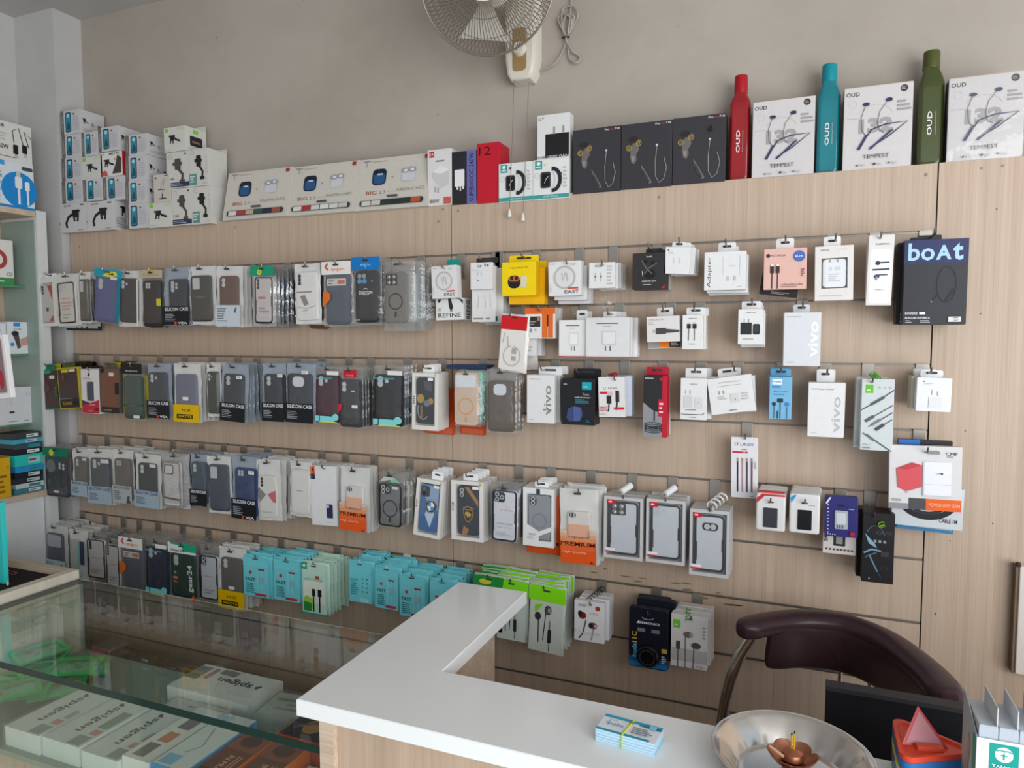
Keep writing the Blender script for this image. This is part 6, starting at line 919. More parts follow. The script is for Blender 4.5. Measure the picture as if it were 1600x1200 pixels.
# ------------------------------------------------------------------ fourth hook row (seventh groove)
bag('navy-framed case with large grey window in white bag', (71, 820, 106, 892), 7, '#39415a', 'none', 'white', 5, 1, bd=('#b9cad3', 0.26, [N(0.1, 0.05, 0.5, 0.22, 5, '#5f7f90'), P([(0.7, 0.12), (0.84, 0.2), (0.86, 0.12)], '#1b5f66')]), cs=(0.14, 0.1, 0.82, 0.82), cops=[Q(0.06, 0.6, 0.94, 0.96, 0.1, '#a9a9ad')])
bag('pale case in a narrow white bag with teal spine', (110, 828, 138, 906), 7, '#b5b6b4', 'none', 'white', 5, 0, cs=(0.12, 0.08, 0.6, 0.8), ops=[R(0.62, 0.05, 0.68, 0.8, '#6fc0b4'), R(0.72, 0.34, 0.96, 0.8, '#2f3f52')])
FRM = [N(0.25, 0.5, 0.8, 0.55, 1, '#c98a86'), N(0.2, 0.12, 0.8, 0.24, 2, '#8f8d8c')]
bag('black-framed white-backed case beside the teal-spined bag', (139, 834, 168, 903), 7, '#bdbab8', 'v3', 'clear', 5, 0, cs=(0.02, 0.01, 0.96, 0.88), frame='#26262a', cops=FRM)
bag('narrow black-framed white case beside the orange-badged one', (168, 842, 190, 915), 7, '#bab8b6', 'v3', 'clear', 5, 0, cs=(0.02, 0.01, 0.96, 0.88), frame='#26262a', cops=FRM)
KR('ribbed slate case under white header with orange badge, lowest row', (190, 839, 228, 924), 7)
HP('navy case with teal lettering and teal foot tab', (229, 842, 267, 930), '#232c40', 4, 7)
bag('dark green case with large vertical white word', (267, 848, 311, 935), 7, '#18342a', 'd2', 'clear', 4, 0, hd=('#dfe2df', 0.18, [P([(0.5, 0.86), (1.0, 0.86), (1.0, 1.0), (0.1, 1.0), (0.1, 0.97), (0.55, 0.96)], '#1fa07f'), T('Gear24', 0.35, 0.87, 0.05, '#33403c', 0, 0.5, 1)]), cs=(0.06, 0.03, 0.9, 0.8), cops=[T('gear24', 0.82, 0.46, 0.26, '#dfe6e2', 90, 0.62, 1), R(0.1, 0.42, 0.3, 0.47, '#c98a52'), R(0.1, 0.33, 0.26, 0.37, '#b5714a'), P([(0.12, 0.6), (0.25, 0.58), (0.2, 0.52)], '#8fbfae')], ops=[P([(0.72, 0.0), (0.94, 0.02), (0.9, 0.12)], '#d9642a')])
bag('black-framed white case with two big lenses, lowest row', (314, 852, 344, 937), 7, '#b9bcc2', 'i2', 'clear', 5, 0, cs=(0.04, 0.02, 0.96, 0.82), frame='#25262a', cops=FRM)
bag('brown-grey case in cream bag with yellow foot, lower one', (343, 856, 386, 951), 7, '#4f4947', 'd2', 'white', 4, 0, bd=('#e0b400', 0.31, YCK), cs=(0.12, 0.2, 0.86, 0.84), ops=[Q(0.42, 0.34, 0.64, 0.39, 0.01, '#dcd9d2')], pal=['#8a8178', '#c4bcae'])
TE = '#72cfd9'
def tealbag(d, box, k=7, back=False, n=6, white=False):
    o = [C(0.3, 0.6, 0.055, '#c9303a'), T('FAST', 0.3, 0.44, 0.08, '#12303a', 0, 0.34, 1), N(0.14, 0.1, 0.5, 0.36, 6, '#2a6f80'), R(0.46, 0.06, 0.86, 0.12, '#b8344a'), L([(0.55, 0.7), (0.55, 0.2)], 0.05, '#7fdce6'), L([(0.7, 0.7), (0.7, 0.2)], 0.05, '#7fdce6'), R(0.58, 0.68, 0.8, 0.72, '#9c2a3a'), EL(0.68, 0.45, 0.1, 0.08, '#8fb5c0'), R(0.04, 0.79, 0.96, 0.8, '#8fe0e8')]
    if back: o = [C(0.6 + 0.18 * (i % 2), 0.6 - 0.1 * (i // 2), 0.025, '#1b5f6e') for i in range(8)] + [N(0.12, 0.2, 0.45, 0.6, 8, '#2f8fa0'), R(0.5, 0.06, 0.85, 0.14, '#9fdfe6'), R(0.04, 0.79, 0.96, 0.8, '#8fe0e8')]
    zipbag('cable_pouch', d, box, k, TE, 0.2, o, n, 0, white=white)
tealbag('teal cable pouch beside the yellow-footed bag', (382, 868, 427, 932))
tealbag('teal cable pouch between a teal and a green-white pouch', (429, 872, 475, 939))
zipbag('cable_pouch', 'green and white cable pouch with two black plugs', (474, 878, 516, 958), 7, '#bfe0cf', 0.2, [R(0.02, 0.86, 0.24, 0.99, '#1f9a78'), C(0.13, 0.93, 0.05, '#dff0e8'), R(0.1, 0.22, 0.9, 0.66, '#dfe6da'), P([(0.1, 0.1), (0.5, 0.1), (0.45, 0.3), (0.2, 0.36), (0.1, 0.3)], '#9fd04a'), P([(0.1, 0.06), (0.4, 0.06), (0.4, 0.22), (0.1, 0.24)], '#2a8a4a'), R(0.42, 0.36, 0.54, 0.5, '#1d1d20'), R(0.64, 0.36, 0.78, 0.5, '#1d1d20'), L([(0.48, 0.36), (0.48, 0.06)], 0.05, '#1d1d20'), L([(0.71, 0.36), (0.71, 0.06)], 0.05, '#1d1d20'), T('FAST CHARGE', 0.48, 0.68, 0.06, '#9fc8b8', 0, 0.7, 1), R(0.56, 0.7, 0.7, 0.76, '#b5402a'), R(0.03, 0.0, 0.97, 0.03, '#2a9a86')], 5, 0)
tealbag('teal cable pouch turned backwards on a white prong', (547, 876, 586, 941), back=True, white=True)
tealbag('teal cable pouch beside the backwards pouch', (587, 884, 628, 951), white=True)
tealbag('teal cable pouch touching the white ledge outline', (625, 897, 670, 964))
tealbag('teal cable pouch half hidden by the white ledge', (672, 904, 716, 972))
zipbag('earphone_pouch', 'dark green and yellow topped pouch behind the ledge', (742, 898, 790, 985), 7, '#b9c9b0', 0.22, [R(0.0, 0.8, 1.0, 1.0, '#1f8f3a'), EL(0.4, 0.9, 0.2, 0.05, '#d9d53a')], 5, 0, topc='#2a9a3f')
EARP = [L([(0.3, 0.5), (0.32, 0.16)], 0.03, '#2a2a2c'), EL(0.28, 0.55, 0.09, 0.06, '#333335'), L([(0.5, 0.62), (0.45, 0.2)], 0.025, '#2a2a2c'), EL(0.56, 0.66, 0.1, 0.07, '#4a4a4c'), EL(0.6, 0.66, 0.05, 0.04, '#8f8f92'), Q(0.58, 0.18, 0.68, 0.38, 0.03, '#2a2a2c'), L([(0.63, 0.5), (0.63, 0.06)], 0.02, '#2a2a2c'), P([(0.2, 0.72), (0.42, 0.74), (0.2, 0.6)], '#7fd01a'), N(0.6, 0.4, 0.66, 0.54, 5, G5)]
zipbag('earphone_pouch', 'lime-topped earphone pouch next to the ledge end', (776, 904, 825, 1000), 7, '#c3ccc4', 0.22, EARP, 5, 1, cat='earphone', topc='#7fe01a')
zipbag('earphone_pouch', 'lime-topped earphone pouch beside the white spiral-hung box', (824, 914, 880, 1019), 7, '#c6cdc5', 0.22, EARP, 6, 3, cat='earphone', topc='#86e21c')
coil('spiral_coil', 'black spiral coil on the hook of the red earphone box', (918, 940), -0.10, '#1d1b1c', 0.007, 6, 0.07, (0.35, 0.9, 0.25))
hbox('earphone_box', 'white earphone box with dark red earbuds', (897, 940, 944, 1003), 7, '#e2e1e3', [T('OUD', 0.26, 0.89, 0.06, '#232226', 0, 0.26, 1), C(0.78, 0.85, 0.08, '#a0402c'), N(0.5, 0.68, 0.86, 0.74, 2, '#c9a8a4'), EL(0.28, 0.64, 0.13, 0.09, '#7a2328'), EL(0.2, 0.68, 0.07, 0.08, '#2a2224'), L([(0.4, 0.55), (0.3, 0.2), (0.16, 0.06)], 0.04, '#4a4447'), EL(0.64, 0.42, 0.14, 0.08, '#5f4a48'), EL(0.56, 0.42, 0.07, 0.07, '#2a2224'), EL(0.72, 0.42, 0.05, 0.04, '#c9b0a8'), L([(0.66, 0.34), (0.58, 0.06)], 0.03, '#8a8486'), T('Unicorn', 0.45, 0.24, 0.1, '#cfcdd2', 0, 0.8)], 0.016, None, 4, 0, bx=0.006)
X, zb, w, h = fit((982, 946, 1045, 1046), -0.07)
def ear_blister(d, box, y, n):
    X, zb, w, h = fit(box, y); t = thing('earphone_blister', d, 'pack', (X, y, zb), 0)
    MB().prism(rrect(-w / 2, 0, w / 2, h, 0.008, 3), 0, 0.012, mat('#171a26', 0.3), 0.002).build('card', t, True)
    prints(MB(), [R(0.01, 0.02, 0.99, 0.10, '#1f6fa8'), R(0.01, 0.10, 0.99, 0.18, '#1b4f7c'), T('ZEBRONICS', 0.52, 0.75, 0.035, '#dfe2ea', 0, 0.52, 1), P([(0.2, 0.74), (0.26, 0.78), (0.27, 0.74), (0.22, 0.73)], '#e8e8ee'), L(arc(0.48, 0.84, 0.14, 0.03, 180, 360), 0.012, '#c9ccd6'), R(0.22, 0.6, 0.42, 0.66, '#6f7278'), R(0.58, 0.6, 0.78, 0.66, '#6f7278'), T('buds', 0.15, 0.28, 0.12, '#5fb0dd', 90, 0.22, 1), T('11C', 0.15, 0.5, 0.13, '#d9a32a', 90, 0.18, 1), R(0.84, 0.3, 0.97, 0.37, '#c99a3a'), N(0.84, 0.12, 0.96, 0.26, 4, '#b9c4d2')], w, h, -0.0001).build('front_print', t)
    o = MB().lathe([(w * 0.30, 0), (w * 0.29, 0.006), (w * 0.24, 0.012), (w * 0.02, 0.014)], mat('#0f0f13', 0.12), 28).xf(Matrix.Translation((0.0, -0.0008, h * 0.22)) @ Matrix.Rotation(math.pi / 2, 4, 'X')).build('dome', t, True)
    MB().ring(0, h * 0.22, w * 0.2, w * 0.03, -0.0145, mat('#34343c', 0.2)).build('coiled_cord', o)
    hook(X, 7, zb + h * 0.9, d, y); return t
ear_blister('navy blister pack with round black dome and brand lettering', (982, 950, 1044, 1045), YF, 1)
X, zb, w, h = fit((994, 936, 1056, 1030), -0.07); t = thing('earphone_blister', 'second dark blister pack behind the domed navy one', 'pack', (X, -0.07, zb), 0); MB().prism(rrect(-w / 2, 0, w / 2, h, 0.008, 3), 0, 0.012, mat('#1d1f2c', 0.3), 0.002).build('card', t, True)
X, zb, w, h = fit((996, 932, 1048, 1010), -0.045); t = thing('earphone_blister', 'rearmost black blister pack behind the domed navy one', 'pack', (X, -0.045, zb), 0); MB().prism(rrect(-w / 2, 0, w / 2, h, 0.006, 3), 0, 0.01, mat('#19181b', 0.3), 0.002).build('card', t, True)
hbox('earphone_box', 'white earphone box with green square and silver earbuds', (1048, 962, 1105, 1044), 7, '#d5d3d2', [R(0.06, 0.74, 0.26, 0.9, '#6fbf3a'), N(0.09, 0.78, 0.23, 0.82, 1, '#e2f0d8'), R(0, 0.12, 1, 0.36, '#b5b3b2'), L([(0.4, 0.6), (0.4, 0.0)], 0.025, '#5a5654'), L([(0.64, 0.42), (0.62, 0.0)], 0.025, '#5a5654'), L([(0.2, 0.36), (0.2, 0.0)], 0.025, '#5a5654'), R(0.15, 0.34, 0.26, 0.5, '#4a4644'), EL(0.48, 0.64, 0.13, 0.06, '#6b635f'), EL(0.56, 0.64, 0.05, 0.05, '#a39a95'), EL(0.7, 0.45, 0.13, 0.06, '#55'+'4e4a'), N(0.88, 0.58, 0.95, 0.84, 4, G5), T('WIRED', 0.8, 0.06, 0.03, '#6b6968', 0, 0.2)], 0.024, None, 2, 0, bx=0.006)
coil('spiral_coil', 'green spiral coil on the white silver-earbud box', (1076, 950), -0.09, '#4f9a3a', 0.005, 4, 0.035, (0.05, -0.75, -0.65))
# ------------------------------------------------------------------ goods lying in the glass display counter
def lying(nm, d, x0, x1, y0, y1, z0, th, c, ops, rot, cat='box', side=None, tilt=0, group=None, film=False):
    """carton lying flat; ops are laid out along its reading direction: rot 0 reads along +x, 180 reads along -x, -90 reads towards -y"""
    t = thing(nm, d, cat, ((x0 + x1) / 2, (y0 + y1) / 2, z0), 0, tilt, 0, group)
    w, h = x1 - x0, y1 - y0
    mb = MB(); b = 0.0012
    mb.box(-w / 2, w / 2, -h / 2, h / 2, 0, th, mat(side or c, 0.4)); mb.build('carton_body', t)
    MB().add([(-w / 2 + b, -h / 2 + b, th + 0.0002), (w / 2 - b, -h / 2 + b, th + 0.0002), (w / 2 - b, h / 2 - b, th + 0.0002), (-w / 2 + b, h / 2 - b, th + 0.0002)], [(0, 1, 2, 3)], mat(c, 0.4)).build('top_panel', t)
    pw, ph = (w, h) if rot in (0, 180) else (h, w)
    q = prints(MB(), ops, pw, ph, 0, z0=-ph / 2)
    q.xf(Matrix.Translation((0, 0, th + 0.0003)) @ Matrix.Rotation(math.radians(rot), 4, 'Z') @ Matrix.Rotation(math.radians(-90), 4, 'X')); q.build('top_print', t)
    if film: MB().box(-w / 2 - 0.002, w / 2 + 0.002, -h / 2 - 0.003, h / 2 + 0.003, 0.0005, th + 0.004, FILM['thick']).build('shrink_wrap', t)
    return t
SPG = [T('spigen', 0.47, 0.42, 0.24, '#33363a', 0, 0.58, 1), P([(0.08, 0.36), (0.14, 0.5), (0.17, 0.4), (0.13, 0.34)], '#33363a'), R(0.8, 0.62, 0.98, 0.94, '#8f9c98'), R(0.66, 0.74, 0.76, 0.95, '#c98a82'), R(0.44, 0.8, 0.62, 0.95, '#a8aeae')]
lying('case_carton', 'wrapped white case carton with black word, among green pouches', -0.685, -0.572, -0.875, -0.69, SH, 0.044, '#dfe4e1', SPG, -90, 'box', film=True, group='white case cartons in the glass counter')
lying('case_carton', 'wrapped white case carton with black word and green panel', -0.565, -0.45, -0.872, -0.69, SH, 0.044, '#dde3e0', SPG + [R(0.25, 0.7, 0.62, 0.95, '#7f9a8a')], -90, 'box', film=True, group='white case cartons in the glass counter')
lying('case_carton', 'wrapped white case carton with black word beside grey-striped carton', -0.442, -0.335, -0.872, -0.685, SH, 0.040, '#dde4e2', SPG, -90, 'box', film=True, group='white case cartons in the glass counter')
lying('case_carton', 'white case carton with grey and orange stripes, unlettered', -0.33, -0.255, -0.865, -0.66, SH, 0.052, '#e0e0da', [R(0.72, 0.2, 0.95, 0.62, '#7f7d78'), R(0.5, 0.3, 0.68, 0.7, '#c98560'), R(0.2, 0.3, 0.42, 0.75, '#77757a')], -90, 'box', group='white case cartons in the glass counter')
lying('case_carton', 'large white case carton with black word at the back of the counter', -0.49, -0.235, -0.61, -0.485, SH, 0.05, '#e0dfda', [T('spigen', 0.42, 0.4, 0.24, '#33302f', 0, 0.42, 1), P([(0.1, 0.36), (0.14, 0.5), (0.17, 0.4), (0.13, 0.34)], '#33302f'), R(0.84, 0.1, 0.99, 0.6, '#8d8d88'), R(0.74, 0.1, 0.8, 0.5, '#c08a84'), R(0.5, 0.06, 0.7, 0.24, '#8d8d88')], 180, 'box', group='white case cartons in the glass counter')
lying('flat_envelope', 'plain white envelope pack lying before the large white carton', -0.45, -0.28, -0.66, -0.615, SH, 0.03, '#c9c9c2', [T('HIGH', 0.6, 0.5, 0.15, '#4a4846', 0, 0.1)], 180, 'pack')
lying('blue_carton', 'white and blue carton with dark green end', -0.245, -0.155, -0.868, -0.665, SH, 0.058, '#d5d9d6', [R(0.8, 0.1, 0.96, 0.5, '#7fb5d0'), L([(0.3, 0.3), (0.6, 0.6), (0.75, 0.4)], 0.012, '#8a9298'), R(0.05, 0.1, 0.2, 0.4, '#a8c8d8')], -90, 'box', side='#2f8cc4')
for x0, e in ((-0.148, 'beside the blue carton'), (-0.062, 'beside the wooden post')):
    lying('music_carton', 'orange carton with brown pictured top ' + e, x0, x0 + 0.078, -0.868, -0.70, SH, 0.056, '#6b3a28', [R(0.0, 0.0, 0.4, 1.0, '#8a4a33'), T('IN MUSIC', 0.72, 0.5, 0.18, '#d8a890', 0, 0.42, 1), R(0.8, 0.06, 0.99, 0.3, '#2a1d18'), N(0.5, 0.66, 0.9, 0.86, 2, '#c9886a'), EL(0.2, 0.5, 0.12, 0.3, '#4a2a20')], -90, 'box', side='#e8741c', group='orange cartons in the glass counter')
lying('picture_carton', 'red-orange carton with dark flame artwork', -0.075, 0.075, -0.69, -0.585, SH, 0.06, '#3b2a2c', [EL(0.25, 0.5, 0.18, 0.3, '#a86a3a'), EL(0.62, 0.55, 0.16, 0.26, '#b57f45'), L([(0.05, 0.3), (0.3, 0.7), (0.55, 0.3), (0.9, 0.7)], 0.05, '#5a5f7a'), EL(0.45, 0.4, 0.1, 0.2, '#2a2f45')], 180, 'box', side='#c4451c')
lying('red_carton', 'red carton with dark printed top under the ledge', 0.02, 0.15, -0.575, -0.49, SH, 0.085, '#7d2f28', [R(0.1, 0.1, 0.9, 0.9, '#5a4a44'), N(0.2, 0.2, 0.8, 0.8, 4, '#a89a90')], 180, 'box', side='#b03a2c')
lying('clear_carton', 'clear plastic pack heaped between the white and red cartons', -0.22, -0.10, -0.60, -0.50, SH, 0.035, '#b9bcb0', [N(0.1, 0.2, 0.9, 0.8, 3, '#8f938a')], 180, 'pack', tilt=8, film=True)
lying('clear_carton', 'clear plastic pack beside the red carton', -0.095, 0.01, -0.58, -0.5, SH, 0.03, '#b3b6aa', [N(0.1, 0.2, 0.9, 0.8, 3, '#8f938a')], 180, 'pack', tilt=-6, film=True)
lying('cable_carton', 'pale carton picturing a brown cable plug by the post', 0.03, 0.17, -0.868, -0.72, SH, 0.03, '#c9c2b5', [L([(0.1, 0.2), (0.4, 0.5), (0.8, 0.75)], 0.08, '#55'+'3a30'), Q(0.3, 0.3, 0.6, 0.6, 0.05, '#6b4a3d'), N(0.7, 0.1, 0.9, 0.3, 2, '#8a8278')], 0, 'box')
GRN = [mat('#2fc060', 0.25), mat('#45d27a', 0.25), mat('#22b052', 0.25)]
rr = random.Random(21); gi = 0
for (u, v, z, a, tl) in ((30, 1042, 0.665, 25, 8), (62, 1026, 0.67, 40, 12), (100, 1048, 0.67, 60, 10), (130, 1040, 0.672, 52, 16), (20, 1062, 0.672, 10, 6), (55, 1070, 0.675, 35, 10), (90, 1074, 0.68, 48, 12), (8, 1085, 0.665, 15, 8), (35, 1092, 0.668, 40, 8), (70, 1052, 0.678, 70, 14), (5, 1030, 0.665, 30, 5), (15, 1110, 0.66, 60, 6), (118, 1062, 0.676, 30, 12), (45, 1035, 0.68, 75, 10)):
    p = at_z(u, v, z); p.x = max(p.x, GX0 + 0.075); p.y = min(max(p.y, -0.80), -0.54)
    t = thing('green_pouch', 'green-edged clear pouch in the heap on the glass counter shelf', 'pouch', (p.x, p.y, SH + 0.006 + 0.0058 * gi), 0, a, tl * 0.35, 'green pouches heaped in the glass counter')
    vs, fs = pillow(0.12, 0.085, 0.004, gi + 40, 6, 5); R90 = Matrix.Rotation(math.radians(-90), 4, 'X') @ Matrix.Translation((0, 0, -0.04))
    MB().add(vs, fs, FILM['clear']).xf(R90).build('film', t, True)
    fr_ = MB(); o1 = [(-0.06, 0), (0.06, 0), (0.06, 0.085), (-0.06, 0.085)]; o2 = [(-0.050, 0.010), (0.050, 0.010), (0.050, 0.064), (-0.050, 0.064)]
    fr_.add([(x, -0.002, z_) for x, z_ in o1] + [(x, -0.003, z_) for x, z_ in o2], [(i, (i + 1) % 4, 4 + (i + 1) % 4, 4 + i) for i in range(4)], GRN[gi % 3]).xf(R90).build('green_border', t)
    MB().add([(x, 0.003, z_) for x, z_ in o1], [(0, 1, 2, 3)], mat(['#7fc89a', '#98cfab', '#6fc090'][gi % 3], 0.4)).xf(R90).build('backing', t)
    ch = MB()
    for q in range(5):
        cx, cz = rr.uniform(-0.03, 0.03), rr.uniform(0.02, 0.055); ch.ring(cx, cz, 0.006, 0.002, -0.0045, mat(rr.choice(['#c9c4b5', '#b56a4a', '#8f8a80']), 0.2, 0.6), 12)
    ch.xf(R90).build('charm_chain', t); gi += 1
# ------------------------------------------------------------------ things on the white ledge
ZL = 0.9502
c4 = [at_z(*q, ZL + 0.02) for q in ((944, 1114), (1041, 1139), (1026, 1164), (927, 1136))]
ctr = sum(c4, Vector()) / 4; dx = (c4[1] - c4[0] + c4[2] - c4[3]) / 2; a = math.degrees(math.atan2(dx.y, dx.x))
t = thing('business_card_stack', 'stack of blue and white business cards held by a yellow rubber band', 'cards', (ctr.x, ctr.y, ZL), 0, a)
cw, chh, th = 0.09, 0.046, 0.0195
mb = MB(); nC = 14
for i in range(nC):
    j = random.Random(i); dx_, dy_ = j.uniform(-0.0006, 0.0006), j.uniform(-0.0006, 0.0006)
    mb.box(-cw / 2 + dx_, cw / 2 + dx_, -chh / 2 + dy_, chh / 2 + dy_, th * i / nC, th * (i + 0.93) / nC, mat(['#b9dcee', '#cfe6f2', '#a5d2ea'][i % 3], 0.4))
o = mb.build('card_block', t); o['kind'] = 'stuff'
q = prints(MB(), [R(0, 0, 1, 1, '#e6eaee'), R(0, 0.84, 1, 1, '#1f9fc0'), R(0, 0, 0.9, 0.12, '#1f9fc0'), P([(0.6, 0.84), (1, 0.84), (1, 0.74), (0.66, 0.76)], '#17708c'), T('mobo', 0.27, 0.5, 0.2, '#4a9cc4', 0, 0.26), L([(0.14, 0.36), (0.14, 0.7), (0.26, 0.7)], 0.012, '#4a9cc4'), P([(0.09, 0.5), (0.12, 0.54), (0.12, 0.46)], '#4a9cc4'), R(0.46, 0.72, 0.52, 0.86, '#b5522a'), N(0.56, 0.2, 0.92, 0.62, 4, '#7d8790'), Q(0.8, 0.68, 0.92, 0.9, 0.01, '#8fc8e0')], cw, chh, 0, z0=-chh / 2)
q.xf(Matrix.Translation((0, 0, th)) @ Matrix.Rotation(math.radians(-90), 4, 'X')).build('top_print', t)
bnd = MB().tube([(-0.004 + s_ * 0.002, y_, z_) for s_, y_, z_ in ((0, -chh / 2 - 0.0012, 0.001), (0, -chh / 2 - 0.0012, th * 0.5), (0, -chh / 2 - 0.0008, th + 0.001), (1, 0, th + 0.0012), (2, chh / 2 + 0.0008, th + 0.001), (2, chh / 2 + 0.0012, 0.001))], 0.0012, mat('#c5d83a', 0.4), 6).build('rubber_band', t, True)
t = thing('steel_plate', 'round stainless steel thali plate with raised rim on the ledge', 'plate', (0.952, -0.855, ZL))
t_dish = MB().lathe([(0.02, 0.0006), (0.070, 0.0004), (0.074, 0.0015), (0.082, 0.012), (0.096, 0.028), (0.104, 0.034), (0.106, 0.0345), (0.1055, 0.0355), (0.1025, 0.0352), (0.094, 0.030), (0.080, 0.014), (0.0715, 0.0028), (0.066, 0.0018), (0.064, 0.0026), (0.06, 0.0018), (0.0, 0.0018)], STEEL, 144, cap=False); q = t_dish
for i, v in enumerate(q.v):
    k_ = 0.022 * max(0.0, min(1, (v[2] - 0.003) / 0.012)) * max(0.0, min(1, (0.0345 - v[2]) / 0.012)); a_ = math.atan2(v[1], v[0]); k_ *= math.sin(14 * a_ + 8 * v[2] / 0.03)
    q.v[i] = (v[0] * (1 + k_), v[1] * (1 + k_), v[2])
q.build('dish', t, True)
COP = mat('#b0745a', 0.3, 0.85)
ip = at_z(1238, 1196, ZL + 0.012)
t = thing('incense_holder', 'copper lotus incense holder standing in the steel plate', 'holder', (ip.x, ip.y, ZL + 0.0022))
MB().lathe([(0.013, 0.0), (0.014, 0.003), (0.010, 0.006), (0.009, 0.012), (0.012, 0.016)], COP, 24).build('foot', t, True)
MB().lathe([(0.012, 0.0157), (0.0155, 0.021), (0.013, 0.029), (0.006, 0.033), (0.001, 0.034)], COP, 24).build('dome', t, True)
vs = []; nR = 60
PR = [(0.010, 0.0135), (0.018, 0.0150), (0.026, 0.0190), (0.031, 0.0245), (0.034, 0.0290), (0.0325, 0.0288), (0.0295, 0.0250), (0.025, 0.0205), (0.017, 0.0165), (0.010, 0.0155)]
for r0, z0 in PR:
    for k in range(nR):
        a_ = 2 * math.pi * k / nR; sc_ = abs(math.cos(3 * a_)) ** 0.6; f = max(0, (z0 - 0.015) / 0.014)
        r1 = r0 * (1 - 0.17 * f * (1 - sc_)); vs.append((r1 * math.cos(a_), r1 * math.sin(a_), z0 - 0.004 * f * (1 - sc_)))
MB().add(vs, [(i * nR + k, i * nR + (k + 1) % nR, (i + 1) * nR + (k + 1) % nR, (i + 1) * nR + k) for i in range(len(PR) - 1) for k in range(nR)], COP).build('lotus_cup', t, True)
for dx_ in (-0.0016, 0.0016):
    tag(MB().tube([(ip.x + dx_, ip.y, ZL + 0.035), (ip.x + dx_ * 1.1, ip.y, ZL + 0.0565 + dx_)], 0.0013, mat('#d9a51a', 0.5), 6).tube([(ip.x + dx_ * 1.1, ip.y, ZL + 0.0566 + dx_), (ip.x + dx_ * 1.1, ip.y, ZL + 0.059 + dx_)], 0.0012, mat('#2a2420', 0.8), 6).build('incense_stick'), ('shorter' if dx_ < 0 else 'taller') + ' yellow incense stub with burnt tip in the copper holder', 'incense', 'incense stubs in the holder')
tag(MB().box(-0.011, 0.011, -0.0018, 0.0018, 0, 0.0022, mat('#d8b08a', 0.6)).xf(Matrix.Translation((ip.x - 0.021, ip.y - 0.012, ZL + 0.0335)) @ Matrix.Rotation(-0.5, 4, 'Z') @ Matrix.Rotation(0.25, 4, 'Y')).build('match_stick'), 'pale wooden splint lying on the copper petals', 'stick')
# coloured triangular trays with a red pyramid on top
pb = at_y(1447, 1178, -0.85); pz = ZL
t0z = at_y(1447, 1172, -0.88).z
cols = ['#2f8f5a', '#7d5fa8', '#dcd62a', '#2f6fb0', '#d9482c']
names = ['green', 'purple', 'yellow', 'blue']
def tri(r, ny=0.0, rot=0.0, rc=0.012, n=5):
    pts = []
    for i in range(3):
        a_ = math.radians(90 + 120 * i + rot); cx, cy = (r - 2 * rc) * math.cos(a_), (r - 2 * rc) * math.sin(a_)
        for q in range(n + 1):
            b_ = a_ + math.radians(-60 + 120 * q / n); pts.append((cx + rc * math.cos(b_), cy + rc * math.sin(b_)))
    return pts
def plate3(mb, r, z0, z1, m, rot):
    p = tri(r, 0, rot); n = len(p); vs = [(x, y, z0) for x, y in p] + [(x, y, z1) for x, y in p] + [(x * 0.86, y * 0.86, z1) for x, y in p] + [(x * 0.80, y * 0.80, z1 - 0.003) for x, y in p]
    fs = [(i + k * n, (i + 1) % n + k * n, (i + 1) % n + (k + 1) * n, i + (k + 1) * n) for k in range(3) for i in range(n)] + [tuple(reversed(range(n))), tuple(3 * n + i for i in range(n))]
    mb.add(vs, fs, m)
TR = 0.067; TC = Vector((1.117, -0.806)); trot = -91; z = ZL; hz_ = 0.0128
for i in range(4):
    o = MB(); plate3(o, TR, 0, hz_ - 0.0004, mat(cols[i], 0.35), trot)
    ob = o.build('triangular_tray', None, True); ob.location = (TC.x, TC.y, z); tag(ob, names[i] + ' plastic triangular tray in the stack under the red one', 'tray', 'stacked triangular trays'); z += hz_
t = thing('triangular_tray', 'red plastic triangular tray with upright pyramid, topmost of its stack', 'tray', (TC.x, TC.y, z), 0, 0, 0, 'stacked triangular trays')
o = MB(); plate3(o, TR, 0, 0.0075, mat(cols[4], 0.35), trot); o.build('tray', t, True)
T0 = Vector((TC.x, TC.y, z)); zp_ = z + 0.0048
bl = at_z(1409, 1163, zp_) - T0; br = at_z(1482, 1170, zp_) - T0; md = (bl + br) / 2; bk = md + Vector((0.004, 0.042, 0))
ap = at_y(1434, 1103, T0.y + md.y + 0.017) - T0
MB().add([bl, br, bk, ap], [(0, 1, 3), (1, 2, 3), (2, 0, 3), (0, 2, 1)], mat('#c9454a', 0.35)).build('pyramid', t)
cen = (bl + br + ap) / 3; nr = (br - bl).cross(ap - bl).normalized() * 0.0006
MB().add([q_ + (cen - q_) * 0.2 + nr for q_ in (bl, br, ap)], [(0, 1, 2)], mat('#c98a92', 0.5)).build('worn_face', t)
MB().box(-0.016, 0.016, -0.005, 0.004, -0.001, 0.006, mat('#d9583c', 0.35)).xf(Matrix.Translation(md + Vector((0.004, -0.006, 0))) @ Matrix.Rotation(math.atan2(br.y - bl.y, br.x - bl.x), 4, 'Z')).build('catch', t)
